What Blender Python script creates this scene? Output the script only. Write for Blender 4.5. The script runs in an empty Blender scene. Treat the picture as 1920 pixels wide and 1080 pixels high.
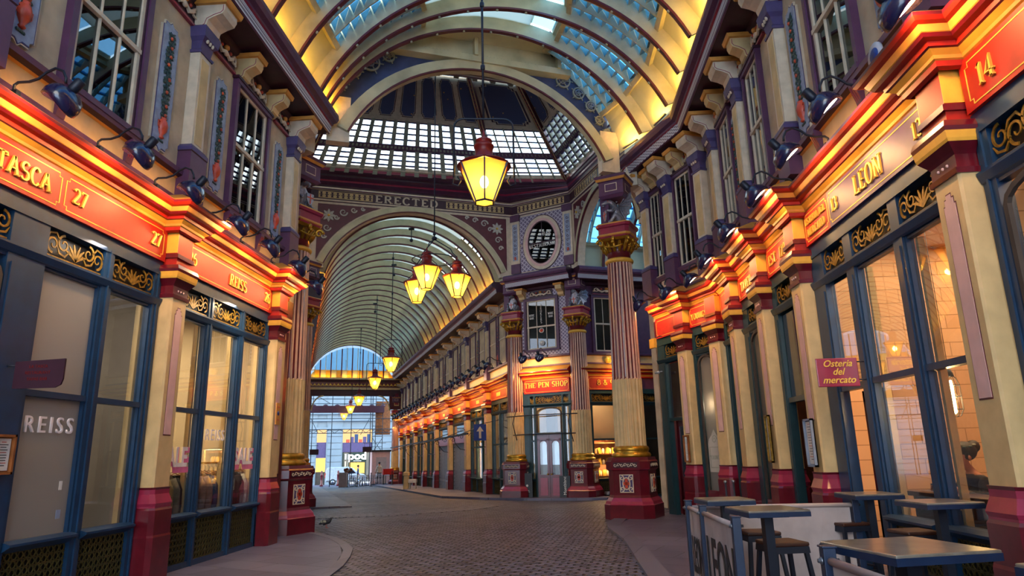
import bpy, math, random
from math import sin, cos, pi, radians, sqrt, atan2
from mathutils import Vector, Matrix
random.seed(7)
sc = bpy.context.scene
COL = sc.collection
# ------------------------------------------------------------------ camera
FPX = 1260.0; PITCH = radians(13.8); ROLL = radians(-1.3); YAW = radians(-3.44)
fw = Vector((sin(YAW)*cos(PITCH), cos(YAW)*cos(PITCH), sin(PITCH)))
rt0 = Vector((cos(YAW), -sin(YAW), 0)); up0 = rt0.cross(fw)
RT = rt0*cos(ROLL)+up0*sin(ROLL); UP = -rt0*sin(ROLL)+up0*cos(ROLL)
CAM = Vector((0, 0, 1.6))
cd = bpy.data.cameras.new('camera'); cam = bpy.data.objects.new('camera', cd); COL.objects.link(cam)
cd.sensor_width = 36; cd.lens = FPX/1920*36; cd.clip_end = 400; cd.clip_start = .05
R3 = Matrix((RT, UP, -fw)).transposed()
cam.matrix_world = Matrix.Translation(CAM) @ R3.to_4x4()
sc.camera = cam
def ray(px, py): return fw + RT*((px-960)/FPX) - UP*((py-540)/FPX)
# ------------------------------------------------------------------ exposure
sc.view_settings.view_transform = 'Standard'; sc.view_settings.look = 'None'
sc.view_settings.gamma = 1; sc.view_settings.use_curve_mapping = False
sc.view_settings.exposure = 1.0
# ------------------------------------------------------------------ dusk sky
w = bpy.data.worlds.new('dusk_sky'); sc.world = w; w.use_nodes = True
N = w.node_tree.nodes; L = w.node_tree.links; N.clear()
tc = N.new('ShaderNodeTexCoord'); sx = N.new('ShaderNodeSeparateXYZ'); cr = N.new('ShaderNodeValToRGB')
bg = N.new('ShaderNodeBackground'); wo = N.new('ShaderNodeOutputWorld')
L.new(tc.outputs['Generated'], sx.inputs[0])
nz = N.new('ShaderNodeTexNoise'); nz.inputs['Scale'].default_value = 3.5; nz.inputs['Detail'].default_value = 4
L.new(tc.outputs['Generated'], nz.inputs['Vector'])
ma = N.new('ShaderNodeMath'); ma.operation = 'MULTIPLY_ADD'; ma.inputs[1].default_value = .35; ma.inputs[2].default_value = -.17
L.new(nz.outputs['Fac'], ma.inputs[0])
ad = N.new('ShaderNodeMath'); ad.operation = 'ADD'; L.new(sx.outputs['Z'], ad.inputs[0]); L.new(ma.outputs[0], ad.inputs[1])
L.new(ad.outputs[0], cr.inputs[0]); L.new(cr.outputs[0], bg.inputs['Color']); L.new(bg.outputs[0], wo.inputs[0])
e = cr.color_ramp.elements
e[0].position = 0.0; e[0].color = (.50, .66, .90, 1)
e[1].position = 1.0; e[1].color = (.10, .26, .50, 1)
a = e.new(.34); a.color = (1.0, .93, .78, 1)
a = e.new(.52); a.color = (.55, .80, 1.0, 1)
a = e.new(.70); a.color = (.16, .42, .70, 1)
bg.inputs['Strength'].default_value = 3.6

def area(name, loc, direction, sx_, sy_, power, col, shape='RECTANGLE', spread=None, xdir=None):
    ld = bpy.data.lights.new(name, 'AREA'); ld.shape = shape; ld.size = sx_
    if shape in ('RECTANGLE', 'ELLIPSE'): ld.size_y = sy_
    ld.energy = power; ld.color = col
    if spread: ld.spread = spread
    o = bpy.data.objects.new(name, ld); COL.objects.link(o)
    z = -Vector(direction).normalized()
    x = Vector(xdir) if xdir is not None else (Vector((0, 0, 1)).cross(z) if abs(z.z) < .99 else Vector((1, 0, 0)))
    x = (x - z*x.dot(z)).normalized(); y = z.cross(x)
    o.matrix_world = Matrix.Translation(Vector(loc)) @ Matrix((x, y, z)).transposed().to_4x4()
    return o
def point(name, loc, power, col, r=.06, parent=None):
    ld = bpy.data.lights.new(name, 'POINT'); ld.energy = power; ld.color = col; ld.shadow_soft_size = r
    o = bpy.data.objects.new(name, ld); COL.objects.link(o); o.location = loc
    if parent: o.parent = parent
    return o

# ------------------------------------------------------------------ plan of the place
ORG = Vector((-3.6, 21.0, 0)); TH = radians(21.25)
U = Vector((cos(TH), sin(TH), 0)); V = Vector((-sin(TH), cos(TH), 0))
def W(u, v, z=0.0): return ORG + U*u + V*v + Vector((0, 0, z))
def uv(p): d = Vector((p[0], p[1], 0))-ORG; return d.dot(U), d.dot(V)
def gz(x, y):            # ground height: level in the near hall, falling along the far street
    v = uv((x, y))[1]
    if v < -3: return 0.0
    if v < 36: return -.018*(v+3)
    return -.702-.03*(v-36)
def frame(ox, oy, rot, oz=0.0): return Matrix.Translation((ox, oy, oz)) @ Matrix.Rotation(rot, 4, 'Z')
FL = frame(-5.75, 0, pi/2)
FR = frame(3.85, 0, -pi/2)
RA = atan2(-V.y, -V.x)
FA = frame(3.85, 15.2, RA)                 # angled end of the right frontage, local x = -distance
FH = Matrix.Translation(W(4.2, 0)) @ Matrix.Rotation(RA, 4, 'Z')   # far hall right frontage, local x = -v
FHL = Matrix.Translation(W(-4.2, 0)) @ Matrix.Rotation(RA+pi, 4, 'Z')  # far hall left frontage, local x = v
P1 = W(4.15, 5.0); P2 = W(6.0, 2.95)
FP = frame(P1.x, P1.y, atan2(P2.y-P1.y, P2.x-P1.x)); PW = (P2-P1).length
F8 = Matrix.Translation(W(0, 3.0)) @ Matrix.Rotation(TH, 4, 'Z')        # side street far wall, local x = u
def on_plane(px, py, M):
    """the point where a sight line meets the vertical plane y=0 of frame M, in that frame's coordinates"""
    Mi = M.inverted(); o = Mi @ CAM; d = Mi.to_3x3() @ ray(px, py)
    p = o + d*(-o.y/d.y); return p.x, p.z

# ------------------------------------------------------------------ materials
def lin(h):
    h = h.lstrip('#'); c = [int(h[i:i+2], 16)/255 for i in (0, 2, 4)]
    return tuple((x/12.92 if x <= .04045 else ((x+.055)/1.055)**2.4) for x in c)
MATS = {}
def mat(name, hexc, rough=.5, metal=0.0, var=.12, scale=6.0, bump=0.0, bscale=40.0, coat=0.0, spec=None):
    m = bpy.data.materials.new(name); m.use_nodes = True; n = m.node_tree.nodes; l = m.node_tree.links
    b = n['Principled BSDF']; c = lin(hexc)
    b.inputs['Roughness'].default_value = rough; b.inputs['Metallic'].default_value = metal
    if coat: b.inputs['Coat Weight'].default_value = coat; b.inputs['Coat Roughness'].default_value = .12
    if spec is not None: b.inputs['Specular IOR Level'].default_value = spec
    t = n.new('ShaderNodeTexCoord'); nt = n.new('ShaderNodeTexNoise'); nt.inputs['Scale'].default_value = scale; nt.inputs['Detail'].default_value = 5
    l.new(t.outputs['Object'], nt.inputs['Vector'])
    r = n.new('ShaderNodeValToRGB'); r.color_ramp.elements[0].position = .3; r.color_ramp.elements[1].position = .7
    r.color_ramp.elements[0].color = tuple(x*(1-var*1.6) for x in c)+(1,); r.color_ramp.elements[1].color = tuple(min(1, x*(1+var)) for x in c)+(1,)
    l.new(nt.outputs['Fac'], r.inputs[0]); l.new(r.outputs[0], b.inputs['Base Color'])
    if bump:
        n2 = n.new('ShaderNodeTexNoise'); n2.inputs['Scale'].default_value = bscale; l.new(t.outputs['Object'], n2.inputs['Vector'])
        bp = n.new('ShaderNodeBump'); bp.inputs['Strength'].default_value = bump; bp.inputs['Distance'].default_value = .01
        l.new(n2.outputs['Fac'], bp.inputs['Height']); l.new(bp.outputs[0], b.inputs['Normal'])
    MATS[name] = m; return m
def emis(name, col, strength):
    m = bpy.data.materials.new(name); m.use_nodes = True; n = m.node_tree.nodes; l = m.node_tree.links
    n.clear(); em = n.new('ShaderNodeEmission'); em.inputs[0].default_value = tuple(col)+(1,); em.inputs[1].default_value = strength
    o = n.new('ShaderNodeOutputMaterial'); l.new(em.outputs[0], o.inputs[0]); MATS[name] = m; return m
def glass(name, tint=(1, 1, 1), ior=1.5, rough=0.0, boost=1.0, haze=0.0, hazecol=(.5, .5, .5)):
    """a thin pane: what is behind it, tinted, with its reflection by angle; haze = share of frosting"""
    m = bpy.data.materials.new(name); m.use_nodes = True; n = m.node_tree.nodes; l = m.node_tree.links; n.clear()
    tr = n.new('ShaderNodeBsdfTransparent'); tr.inputs[0].default_value = tuple(tint)+(1,)
    gl = n.new('ShaderNodeBsdfGlossy'); gl.inputs['Roughness'].default_value = rough
    fr = n.new('ShaderNodeLayerWeight'); fr.inputs[0].default_value = .5
    pw = n.new('ShaderNodeMath'); pw.operation = 'POWER'; pw.inputs[1].default_value = 4.0; l.new(fr.outputs['Facing'], pw.inputs[0])
    mu = n.new('ShaderNodeMath'); mu.operation = 'MULTIPLY_ADD'; mu.inputs[1].default_value = .9*boost; mu.inputs[2].default_value = .045*boost; mu.use_clamp = True
    l.new(pw.outputs[0], mu.inputs[0]); mx = n.new('ShaderNodeMixShader'); l.new(mu.outputs[0], mx.inputs[0])
    src = tr.outputs[0]
    if haze:
        df = n.new('ShaderNodeBsdfDiffuse'); df.inputs[0].default_value = tuple(hazecol)+(1,)
        tl = n.new('ShaderNodeBsdfTranslucent'); tl.inputs[0].default_value = tuple(hazecol)+(1,)
        ah = n.new('ShaderNodeMixShader'); ah.inputs[0].default_value = .5; l.new(df.outputs[0], ah.inputs[1]); l.new(tl.outputs[0], ah.inputs[2])
        m2 = n.new('ShaderNodeMixShader'); m2.inputs[0].default_value = haze; l.new(tr.outputs[0], m2.inputs[1]); l.new(ah.outputs[0], m2.inputs[2]); src = m2.outputs[0]
    l.new(src, mx.inputs[1]); l.new(gl.outputs[0], mx.inputs[2])
    o = n.new('ShaderNodeOutputMaterial'); l.new(mx.outputs[0], o.inputs[0]); MATS[name] = m; return m

mat('cream_wall', '#b8a286', .75, var=.16, scale=2.5, bump=.25)
mat('cream', '#c9ab78', .55, var=.1, scale=4)
mat('cream_pale', '#cdbba2', .55, var=.1)
mat('pink_panel', '#cfa6a0', .55, var=.06)
mat('purple', '#56304f', .45, var=.12)
mat('purple_blue', '#463a66', .5, var=.12)
mat('plum', '#3a1729', .45, var=.15)
mat('burgundy', '#5c0e1d', .28, var=.18, coat=.3)
mat('rose', '#8e2340', .3, var=.12, coat=.3)
mat('sign_purple', '#43295e', .42, var=.12)
mat('red', '#9c1408', .5, var=.14)
mat('red_dark', '#7a0f08', .45, var=.1)
mat('orange_cream', '#c98a3a', .5, var=.1)
mat('sign_yellow', '#d9a53c', .45, var=.08)
mat('navy', '#0d3252', .42, var=.15, coat=.12)
mat('navy_green', '#12343c', .42, var=.15, coat=.1)
mat('dark_green', '#0c2a22', .4)
mat('gold', '#b98a2c', .35, metal=.75, var=.2, scale=12)
mat('gold_paint', '#e0b64a', .4, metal=.25, var=.06)
mat('old_gold', '#8a6a24', .45, metal=.5, var=.3, scale=20)
mat('silver', '#9a97a0', .38, metal=.6, var=.25, scale=14)
mat('lamp_blue', '#201c40', .22, var=.15, coat=.6)
mat('iron', '#1c2230', .45, metal=.3)
mat('black', '#0b0b0e', .4)
mat('roof_cream', '#bdb592', .6, var=.18, scale=1.7, bump=.15)
mat('roof_board', '#c3c2a6', .65, var=.12, scale=1.2)
mat('rib_red', '#5a1f2c', .45)
mat('slat_grey', '#8f907f', .5, var=.15)
mat('star_blue', '#3a4468', .65, var=.2, scale=3)
mat('greek', '#b9b9c4', .5)
mat('relief_blue', '#8d97ad', .6, var=.15, scale=10)
mat('leaf', '#27403c', .5, var=.3, scale=20)
mat('fruit', '#b0482a', .4, var=.25, scale=20)
mat('vase_red', '#c0452c', .4, var=.15)
mat('table_top', '#6d665c', .28, var=.25, scale=9, coat=.35)
mat('table_blue', '#152642', .35, var=.15)
mat('canvas', '#a89a98', .8, var=.08, scale=5)
mat('wood', '#8a4f22', .5, var=.25, scale=8)
mat('wood_dark', '#3a1d12', .5, var=.25, scale=8)
mat('stone', '#b6b0a4', .8, var=.12, scale=1.5)
mat('stone_blue', '#76848f', .8, var=.06, scale=.8)
mat('paper', '#d9d4cc', .7)
mat('shutter_grey', '#7d8799', .5, var=.12)
mat('skin', '#a8684a', .55, var=.06)
mat('hair', '#1c1210', .6)
mat('white_paint', '#9aa2ad', .35, coat=.2)
mat('tyre', '#14151a', .7)
mat('steel', '#8c9099', .3, metal=.9)
mat('interior_warm', '#c98444', .8, var=.15, scale=2)
mat('interior_dark', '#3c332e', .8, var=.2, scale=2)
mat('interior_grey', '#8b8174', .8, var=.1, scale=2)
mat('pigeon_grey', '#23252e', .6)
for nm, hx in (('cloth_tan', '#8f7b52'), ('cloth_blue', '#2e4468'), ('cloth_rose', '#8a6a66'), ('cloth_white', '#b9b4aa'), ('cloth_black', '#1b1b22'), ('cloth_check', '#7c7466'), ('cloth_red', '#b32020')):
    mat(nm, hx, .85, var=.2, scale=15)
emis('bulb', (1.0, .62, .20), 60); emis('bulb_core', (1.0, .80, .42), 90); emis('dish_glow', (1.0, .72, .38), 26)
emis('white_lit', (1, .93, .85), 3.0); emis('warm_lit', (1, .55, .18), 3.2); emis('neon_red', (1, .05, .03), 5); emis('exit_green', (.1, .9, .35), 2.0)
emis('window_warm', (1, .62, .28), .7); emis('window_gold', (1, .6, .15), 1.0)
glass('pane', (.92, .95, .95), 1.5, boost=1.5)
glass('pane_dark', (.30, .34, .42), 1.6, boost=1.4)
glass('pane_frost', (.6, .6, .6), 1.5, rough=.25, boost=.8, haze=.8, hazecol=(.42, .39, .37))
glass('pane_etched', (.6, .6, .58), 1.5, rough=.1, haze=.55, hazecol=(.45, .45, .42))
glass('roof_glass', (.30, .58, .80), 1.45, rough=.15, boost=1.0, haze=.25, hazecol=(.25, .45, .6))
glass('lantern_louvre', (.85, .93, 1.0), 1.45, rough=.1, boost=1.0, haze=.15, hazecol=(.6, .7, .8))
glass('louvre_blue', (.07, .26, .50), 1.45, rough=.15, boost=.6, haze=.3, hazecol=(.05, .19, .38))
# amber lantern glass: lets the lamp through and glows by scattering it
glass('roof_opal_daylight', (.35, .35, .33), 1.45, rough=.4, boost=.4, haze=.9, hazecol=(.33, .325, .26))  # translucent crown panels added so daylight fills the halls
glass('amber', (1.0, .62, .12), 1.45, rough=.05, boost=.6, haze=.55, hazecol=(1.0, .58, .10))

def cobble_mat(name, c1, c2, mortar, bw, bh, rough, rot=0.0, bump=.8, ms=.02, dist=.03):
    m = bpy.data.materials.new(name); m.use_nodes = True; n = m.node_tree.nodes; l = m.node_tree.links
    b = n['Principled BSDF']; g = n.new('ShaderNodeNewGeometry'); mp = n.new('ShaderNodeMapping'); mp.inputs['Rotation'].default_value = (0, 0, rot)
    nz = n.new('ShaderNodeTexNoise'); nz.inputs['Scale'].default_value = 1.3; nz.inputs['Detail'].default_value = 3
    l.new(g.outputs['Position'], mp.inputs[0]); l.new(mp.outputs[0], nz.inputs['Vector'])
    vm = n.new('ShaderNodeVectorMath'); vm.operation = 'MULTIPLY_ADD'; vm.inputs[1].default_value = (.10, .10, 0)
    l.new(nz.outputs['Color'], vm.inputs[0]); l.new(mp.outputs[0], vm.inputs[2])
    br = n.new('ShaderNodeTexBrick'); br.inputs['Scale'].default_value = 1; br.inputs['Brick Width'].default_value = bw; br.inputs['Row Height'].default_value = bh
    br.inputs['Mortar Size'].default_value = ms; br.inputs['Mortar Smooth'].default_value = .6
    br.inputs['Color1'].default_value = lin(c1)+(1,); br.inputs['Color2'].default_value = lin(c2)+(1,); br.inputs['Mortar'].default_value = lin(mortar)+(1,)
    l.new(vm.outputs[0], br.inputs['Vector'])
    n3 = n.new('ShaderNodeTexNoise'); n3.inputs['Scale'].default_value = .45; n3.inputs['Detail'].default_value = 6; l.new(g.outputs['Position'], n3.inputs['Vector'])
    mx = n.new('ShaderNodeMix'); mx.data_type = 'RGBA'; mx.blend_type = 'MULTIPLY'; mx.inputs[0].default_value = .55
    r3 = n.new('ShaderNodeValToRGB'); r3.color_ramp.elements[0].position = .35; r3.color_ramp.elements[1].position = .65
    r3.color_ramp.elements[0].color = (.45, .45, .48, 1); r3.color_ramp.elements[1].color = (1, 1, 1, 1)
    l.new(n3.outputs['Fac'], r3.inputs[0]); l.new(br.outputs['Color'], mx.inputs[6]); l.new(r3.outputs[0], mx.inputs[7]); l.new(mx.outputs[2], b.inputs['Base Color'])
    n4 = n.new('ShaderNodeTexNoise'); n4.inputs['Scale'].default_value = 22; l.new(g.outputs['Position'], n4.inputs['Vector'])
    s1 = n.new('ShaderNodeMath'); s1.operation = 'MULTIPLY_ADD'; s1.inputs[1].default_value = -1; s1.inputs[2].default_value = 1; l.new(br.outputs['Fac'], s1.inputs[0])
    s2 = n.new('ShaderNodeMath'); s2.operation = 'MULTIPLY_ADD'; s2.inputs[1].default_value = .55; l.new(n4.outputs['Fac'], s2.inputs[0]); l.new(s1.outputs[0], s2.inputs[2])
    bp = n.new('ShaderNodeBump'); bp.inputs['Strength'].default_value = bump; bp.inputs['Distance'].default_value = dist
    l.new(s2.outputs[0], bp.inputs['Height']); l.new(bp.outputs[0], b.inputs['Normal'])
    rr = n.new('ShaderNodeMath'); rr.operation = 'MULTIPLY_ADD'; rr.inputs[1].default_value = .3; rr.inputs[2].default_value = rough-.12
    l.new(n3.outputs['Fac'], rr.inputs[0]); l.new(rr.outputs[0], b.inputs['Roughness'])
    MATS[name] = m
cobble_mat('cobbles', '#7b7892', '#3a384e', '#0e0e14', .22, .13, .38, rot=radians(8), ms=.030, dist=.09, bump=1.0)
cobble_mat('cobbles_wide', '#8a8590', '#63606c', '#1a1a22', .26, .14, .42, rot=radians(-60), dist=.09, bump=1.0)
cobble_mat('flagstones', '#6a667c', '#545066', '#302f38', 1.0, .62, .42, rot=radians(25), bump=.35, ms=.010, dist=.012)
cobble_mat('kerbstone', '#6f6b7c', '#5f5b6c', '#3a3a42', 1.1, 3.0, .45, rot=0.3, bump=.2, ms=.008, dist=.01)
def star_mat():
    m = bpy.data.materials.new('star_panel'); m.use_nodes = True; n = m.node_tree.nodes; l = m.node_tree.links; b = n['Principled BSDF']
    t = n.new('ShaderNodeTexCoord'); v = n.new('ShaderNodeTexVoronoi'); v.inputs['Scale'].default_value = 3.2; v.inputs['Randomness'].default_value = 1.0
    l.new(t.outputs['Object'], v.inputs['Vector']); r = n.new('ShaderNodeValToRGB'); r.color_ramp.interpolation = 'CONSTANT'
    r.color_ramp.elements[0].color = lin('#d8a040')+(1,); r.color_ramp.elements[1].position = .085; r.color_ramp.elements[1].color = lin('#454c70')+(1,)
    l.new(v.outputs['Distance'], r.inputs[0]); l.new(r.outputs[0], b.inputs['Base Color']); b.inputs['Roughness'].default_value = .7; MATS['star_panel'] = m
star_mat()
def brick_mat():
    m = bpy.data.materials.new('warm_boarding'); m.use_nodes = True; n = m.node_tree.nodes; l = m.node_tree.links; b = n['Principled BSDF']
    t = n.new('ShaderNodeTexCoord'); br = n.new('ShaderNodeTexBrick'); br.inputs['Scale'].default_value = 1; br.inputs['Brick Width'].default_value = .6; br.inputs['Row Height'].default_value = .2
    br.inputs['Mortar Size'].default_value = .006; br.inputs['Color1'].default_value = lin('#dcae82')+(1,); br.inputs['Color2'].default_value = lin('#d2a274')+(1,); br.inputs['Mortar'].default_value = lin('#a0764e')+(1,)
    sp = n.new('ShaderNodeSeparateXYZ'); cb = n.new('ShaderNodeCombineXYZ'); l.new(t.outputs['Object'], sp.inputs[0])
    su = n.new('ShaderNodeMath'); l.new(sp.outputs[0], su.inputs[0]); l.new(sp.outputs[1], su.inputs[1]); l.new(su.outputs[0], cb.inputs[0]); l.new(sp.outputs[2], cb.inputs[1])
    l.new(cb.outputs[0], br.inputs['Vector']); l.new(br.outputs['Color'], b.inputs['Base Color']); b.inputs['Roughness'].default_value = .7; MATS['warm_boarding'] = m
brick_mat()
def mesh_mat(name, sc_, hexc, hole):
    """perforated metal: dark with a lattice of lighter strands"""
    m = bpy.data.materials.new(name); m.use_nodes = True; n = m.node_tree.nodes; l = m.node_tree.links; b = n['Principled BSDF']
    t = n.new('ShaderNodeTexCoord'); mp = n.new('ShaderNodeMapping'); mp.inputs['Rotation'].default_value = (0, radians(45), 0); l.new(t.outputs['Object'], mp.inputs[0])
    ck = n.new('ShaderNodeTexBrick'); ck.offset = 0; ck.inputs['Scale'].default_value = sc_; ck.inputs['Brick Width'].default_value = 1; ck.inputs['Row Height'].default_value = 1; ck.inputs['Mortar Size'].default_value = .16; ck.inputs['Mortar Smooth'].default_value = .2
    sp = n.new('ShaderNodeSeparateXYZ'); cb = n.new('ShaderNodeCombineXYZ'); l.new(mp.outputs[0], sp.inputs[0]); l.new(sp.outputs[0], cb.inputs[0]); l.new(sp.outputs[2], cb.inputs[1]); l.new(cb.outputs[0], ck.inputs['Vector'])
    ck.inputs['Color1'].default_value = lin(hole)+(1,); ck.inputs['Color2'].default_value = lin(hole)+(1,); ck.inputs['Mortar'].default_value = lin(hexc)+(1,)
    l.new(ck.outputs['Color'], b.inputs['Base Color']); b.inputs['Roughness'].default_value = .5; MATS[name] = m
mesh_mat('lattice_grey', 9, '#b5aab8', '#6d5f78'); mesh_mat('lattice_gold', 14, '#7a6a30', '#141a14'); mat('vent_gold', '#4f4620', .5, metal=.3)

# ------------------------------------------------------------------ mesh builder
class MB:
    def __init__(s): s.v = []; s.f = []; s.m = []; s.sm = []
    def add(s, vs, fs, m, smooth=False):
        b = len(s.v); s.v += [tuple(p) for p in vs]
        for k, f in enumerate(fs):
            s.f.append([b+i for i in f]); s.m.append(m[k] if isinstance(m, (list, tuple)) else m); s.sm.append(smooth)
    def box(s, x0, x1, y0, y1, z0, z1, m):
        if x0 > x1: x0, x1 = x1, x0
        if y0 > y1: y0, y1 = y1, y0
        if z0 > z1: z0, z1 = z1, z0
        s.add([(x0, y0, z0), (x1, y0, z0), (x1, y1, z0), (x0, y1, z0), (x0, y0, z1), (x1, y0, z1), (x1, y1, z1), (x0, y1, z1)],
              [(0, 3, 2, 1), (4, 5, 6, 7), (0, 1, 5, 4), (1, 2, 6, 5), (2, 3, 7, 6), (3, 0, 4, 7)], m); return s
    def frustum(s, cx, cy, z0, z1, hx0, hy0, hx1, hy1, m, ch=0.0):
        def ring(hx, hy, z):
            if ch: 
                c = ch*min(hx, hy)
                return [(cx-hx+c, cy-hy, z), (cx+hx-c, cy-hy, z), (cx+hx, cy-hy+c, z), (cx+hx, cy+hy-c, z), (cx+hx-c, cy+hy, z), (cx-hx+c, cy+hy, z), (cx-hx, cy+hy-c, z), (cx-hx, cy-hy+c, z)]
            return [(cx-hx, cy-hy, z), (cx+hx, cy-hy, z), (cx+hx, cy+hy, z), (cx-hx, cy+hy, z)]
        a = ring(hx0, hy0, z0); b = ring(hx1, hy1, z1); n = len(a)
        s.add(a+b, [tuple(range(n))[::-1], tuple(range(n, 2*n))]+[(i, (i+1) % n, n+(i+1) % n, n+i) for i in range(n)], m); return s
    def stack(s, cx, cy, rows, m, ch=0.0):
        """rows of (z, halfx, halfy[, material]) joined by sloping faces"""
        for a, b in zip(rows[:-1], rows[1:]):
            mm = b[3] if len(b) > 3 else m
            s.frustum(cx, cy, a[0], b[0], a[1], a[2], b[1], b[2], mm, ch)
        return s
    def poly(s, pts, y0, y1, m):
        """outline in x,z extruded along y"""
        n = len(pts); a = [(p[0], y0, p[1]) for p in pts]; b = [(p[0], y1, p[1]) for p in pts]
        s.add(a+b, [tuple(range(n)), tuple(range(n, 2*n))[::-1]]+[(i, n+i, n+(i+1) % n, (i+1) % n) for i in range(n)], m); return s
    def slab(s, pts, z0, z1, m):
        n = len(pts); a = [(p[0], p[1], z0) for p in pts]; b = [(p[0], p[1], z1) for p in pts]
        s.add(a+b, [tuple(range(n))[::-1], tuple(range(n, 2*n))]+[(i, (i+1) % n, n+(i+1) % n, n+i) for i in range(n)], m); return s
    def prof(s, pr, x0, x1, m, caps=True):
        """profile of (y,z) points extruded along x; m may be one name per segment"""
        n = len(pr); a = [(x0, p[0], p[1]) for p in pr]; b = [(x1, p[0], p[1]) for p in pr]
        fs = [(i, i+1, n+i+1, n+i) for i in range(n-1)]; mm = list(m) if isinstance(m, (list, tuple)) else [m]*(n-1)
        if caps: fs += [tuple(range(n))[::-1], tuple(range(n, 2*n))]; mm += [mm[0], mm[0]]
        s.add(a+b, fs, mm); return s
    def sweep(s, pr, path, m, closed=False, caps=True, zf=None):
        """profile of (offset to the left of travel, z) swept along a plan path with mitres"""
        P = [Vector((p[0], p[1])) for p in path]; n = len(P); rings = []
        for i in range(n):
            if closed: d0 = (P[i]-P[i-1]).normalized(); d1 = (P[(i+1) % n]-P[i]).normalized()
            else:
                d1 = (P[i+1]-P[i]).normalized() if i < n-1 else (P[i]-P[i-1]).normalized()
                d0 = (P[i]-P[i-1]).normalized() if i > 0 else d1
            n0 = Vector((-d0.y, d0.x)); n1 = Vector((-d1.y, d1.x)); q = (n0+n1); q = q/max(.2, q.dot(n1))
            dz = zf(P[i].x, P[i].y) if zf else 0
            rings.append([(P[i].x+q.x*o, P[i].y+q.y*o, z+dz) for o, z in pr])
        k = len(pr); mm = list(m) if isinstance(m, (list, tuple)) else [m]*(k-1)
        vs = [p for r in rings for p in r]; fs = []; ml = []
        for i in range(n if closed else n-1):
            j = (i+1) % n
            for q in range(k-1): fs.append((i*k+q, j*k+q, j*k+q+1, i*k+q+1)); ml.append(mm[q])
        if caps and not closed: fs += [tuple(range(k))[::-1], tuple((n-1)*k+q for q in range(k))]; ml += [mm[0], mm[0]]
        s.add(vs, fs, ml); return s
    def lathe(s, pr, m, c=(0, 0, 0), seg=24, axis='z', flute=0, fd=0.0, smooth=True, mf=None):
        """profile (r,z) turned round an upright axis; flute>0 cuts that many grooves fd deep"""
        ng = seg if not flute else flute*4; vs = []; k = len(pr)
        for r, z in pr:
            for i in range(ng):
                a = 2*pi*i/ng; rr = r
                if flute and i % 4 in (1, 2): rr = r-fd
                p = (rr*cos(a), rr*sin(a), z)
                if axis == 'y': p = (p[0], p[2], p[1])
                if axis == 'x': p = (p[2], p[0], p[1])
                vs.append((p[0]+c[0], p[1]+c[1], p[2]+c[2]))
        fs = []; ml = []
        for q in range(k-1):
            for i in range(ng):
                j = (i+1) % ng; fs.append((q*ng+i, q*ng+j, (q+1)*ng+j, (q+1)*ng+i))
                ml.append((mf if (mf and i % 4 in (0, 1, 2) and flute) else m))
        fs += [tuple(range(ng))[::-1], tuple((k-1)*ng+i for i in range(ng))]; ml += [m, m]
        s.add(vs, fs, ml, smooth and not flute); return s
    def tube(s, pts, r, m, seg=8, closed=False, smooth=True):
        P = [Vector(p) for p in pts]; n = len(P); vs = []; prev = None
        for i in range(n):
            if closed: t = (P[(i+1) % n]-P[i-1])
            else: t = (P[min(i+1, n-1)]-P[max(i-1, 0)])
            t = t.normalized() if t.length > 1e-9 else Vector((0, 0, 1))
            if prev is None: a = Vector((0, 0, 1)) if abs(t.z) < .9 else Vector((1, 0, 0)); x = (a-t*a.dot(t)).normalized()
            else: x = (prev-t*prev.dot(t)).normalized()
            prev = x; y = t.cross(x); rr = r[i] if isinstance(r, (list, tuple)) else r
            vs += [P[i]+x*(rr*cos(2*pi*k/seg))+y*(rr*sin(2*pi*k/seg)) for k in range(seg)]
        fs = [(i*seg+k, i*seg+(k+1) % seg, ((i+1) % n)*seg+(k+1) % seg, ((i+1) % n)*seg+k) for i in range(n if closed else n-1) for k in range(seg)]
        if not closed: fs += [tuple(range(seg))[::-1], tuple((n-1)*seg+k for k in range(seg))]
        s.add(vs, fs, m, smooth); return s
    def bar(s, a, b, w_, h_, m):
        """square bar between two points"""
        a = Vector(a); b = Vector(b); t = (b-a).normalized(); q = Vector((0, 0, 1)) if abs(t.z) < .9 else Vector((0, 1, 0))
        x = t.cross(q).normalized()*w_/2; y = x.cross(t).normalized()*h_/2
        s.add([a-x-y, a+x-y, a+x+y, a-x+y, b-x-y, b+x-y, b+x+y, b-x+y], [(0, 1, 2, 3), (7, 6, 5, 4), (0, 4, 5, 1), (1, 5, 6, 2), (2, 6, 7, 3), (3, 7, 4, 0)], m); return s
    def ball(s, c, r, m, sc_=(1, 1, 1), seg=10, rings=6, f=None):
        vs = []; 
        for i in range(rings+1):
            th = pi*i/rings
            for k in range(seg):
                a = 2*pi*k/seg; p = Vector((sin(th)*cos(a), sin(th)*sin(a), cos(th)))
                q = r*(f(p) if f else 1); vs.append((c[0]+p.x*q*sc_[0], c[1]+p.y*q*sc_[1], c[2]+p.z*q*sc_[2]))
        s.add(vs, [(i*seg+k, (i+1)*seg+k, (i+1)*seg+(k+1) % seg, i*seg+(k+1) % seg) for i in range(rings) for k in range(seg)], m, True); return s
    def ribbon(s, pts, w_, y, t, m):
        """flat strip following a polyline in x,z; w_ = half width (number, list or function of direction)"""
        n = len(pts); Lp = []; Rp = []
        for i in range(n):
            a = pts[max(i-1, 0)]; b = pts[min(i+1, n-1)]; dx = b[0]-a[0]; dz = b[1]-a[1]; q = sqrt(dx*dx+dz*dz) or 1e-6; dx /= q; dz /= q
            h = w_(dx, dz) if callable(w_) else (w_[i] if isinstance(w_, (list, tuple)) else w_)
            Lp.append((pts[i][0]-dz*h, pts[i][1]+dx*h)); Rp.append((pts[i][0]+dz*h, pts[i][1]-dx*h))
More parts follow.
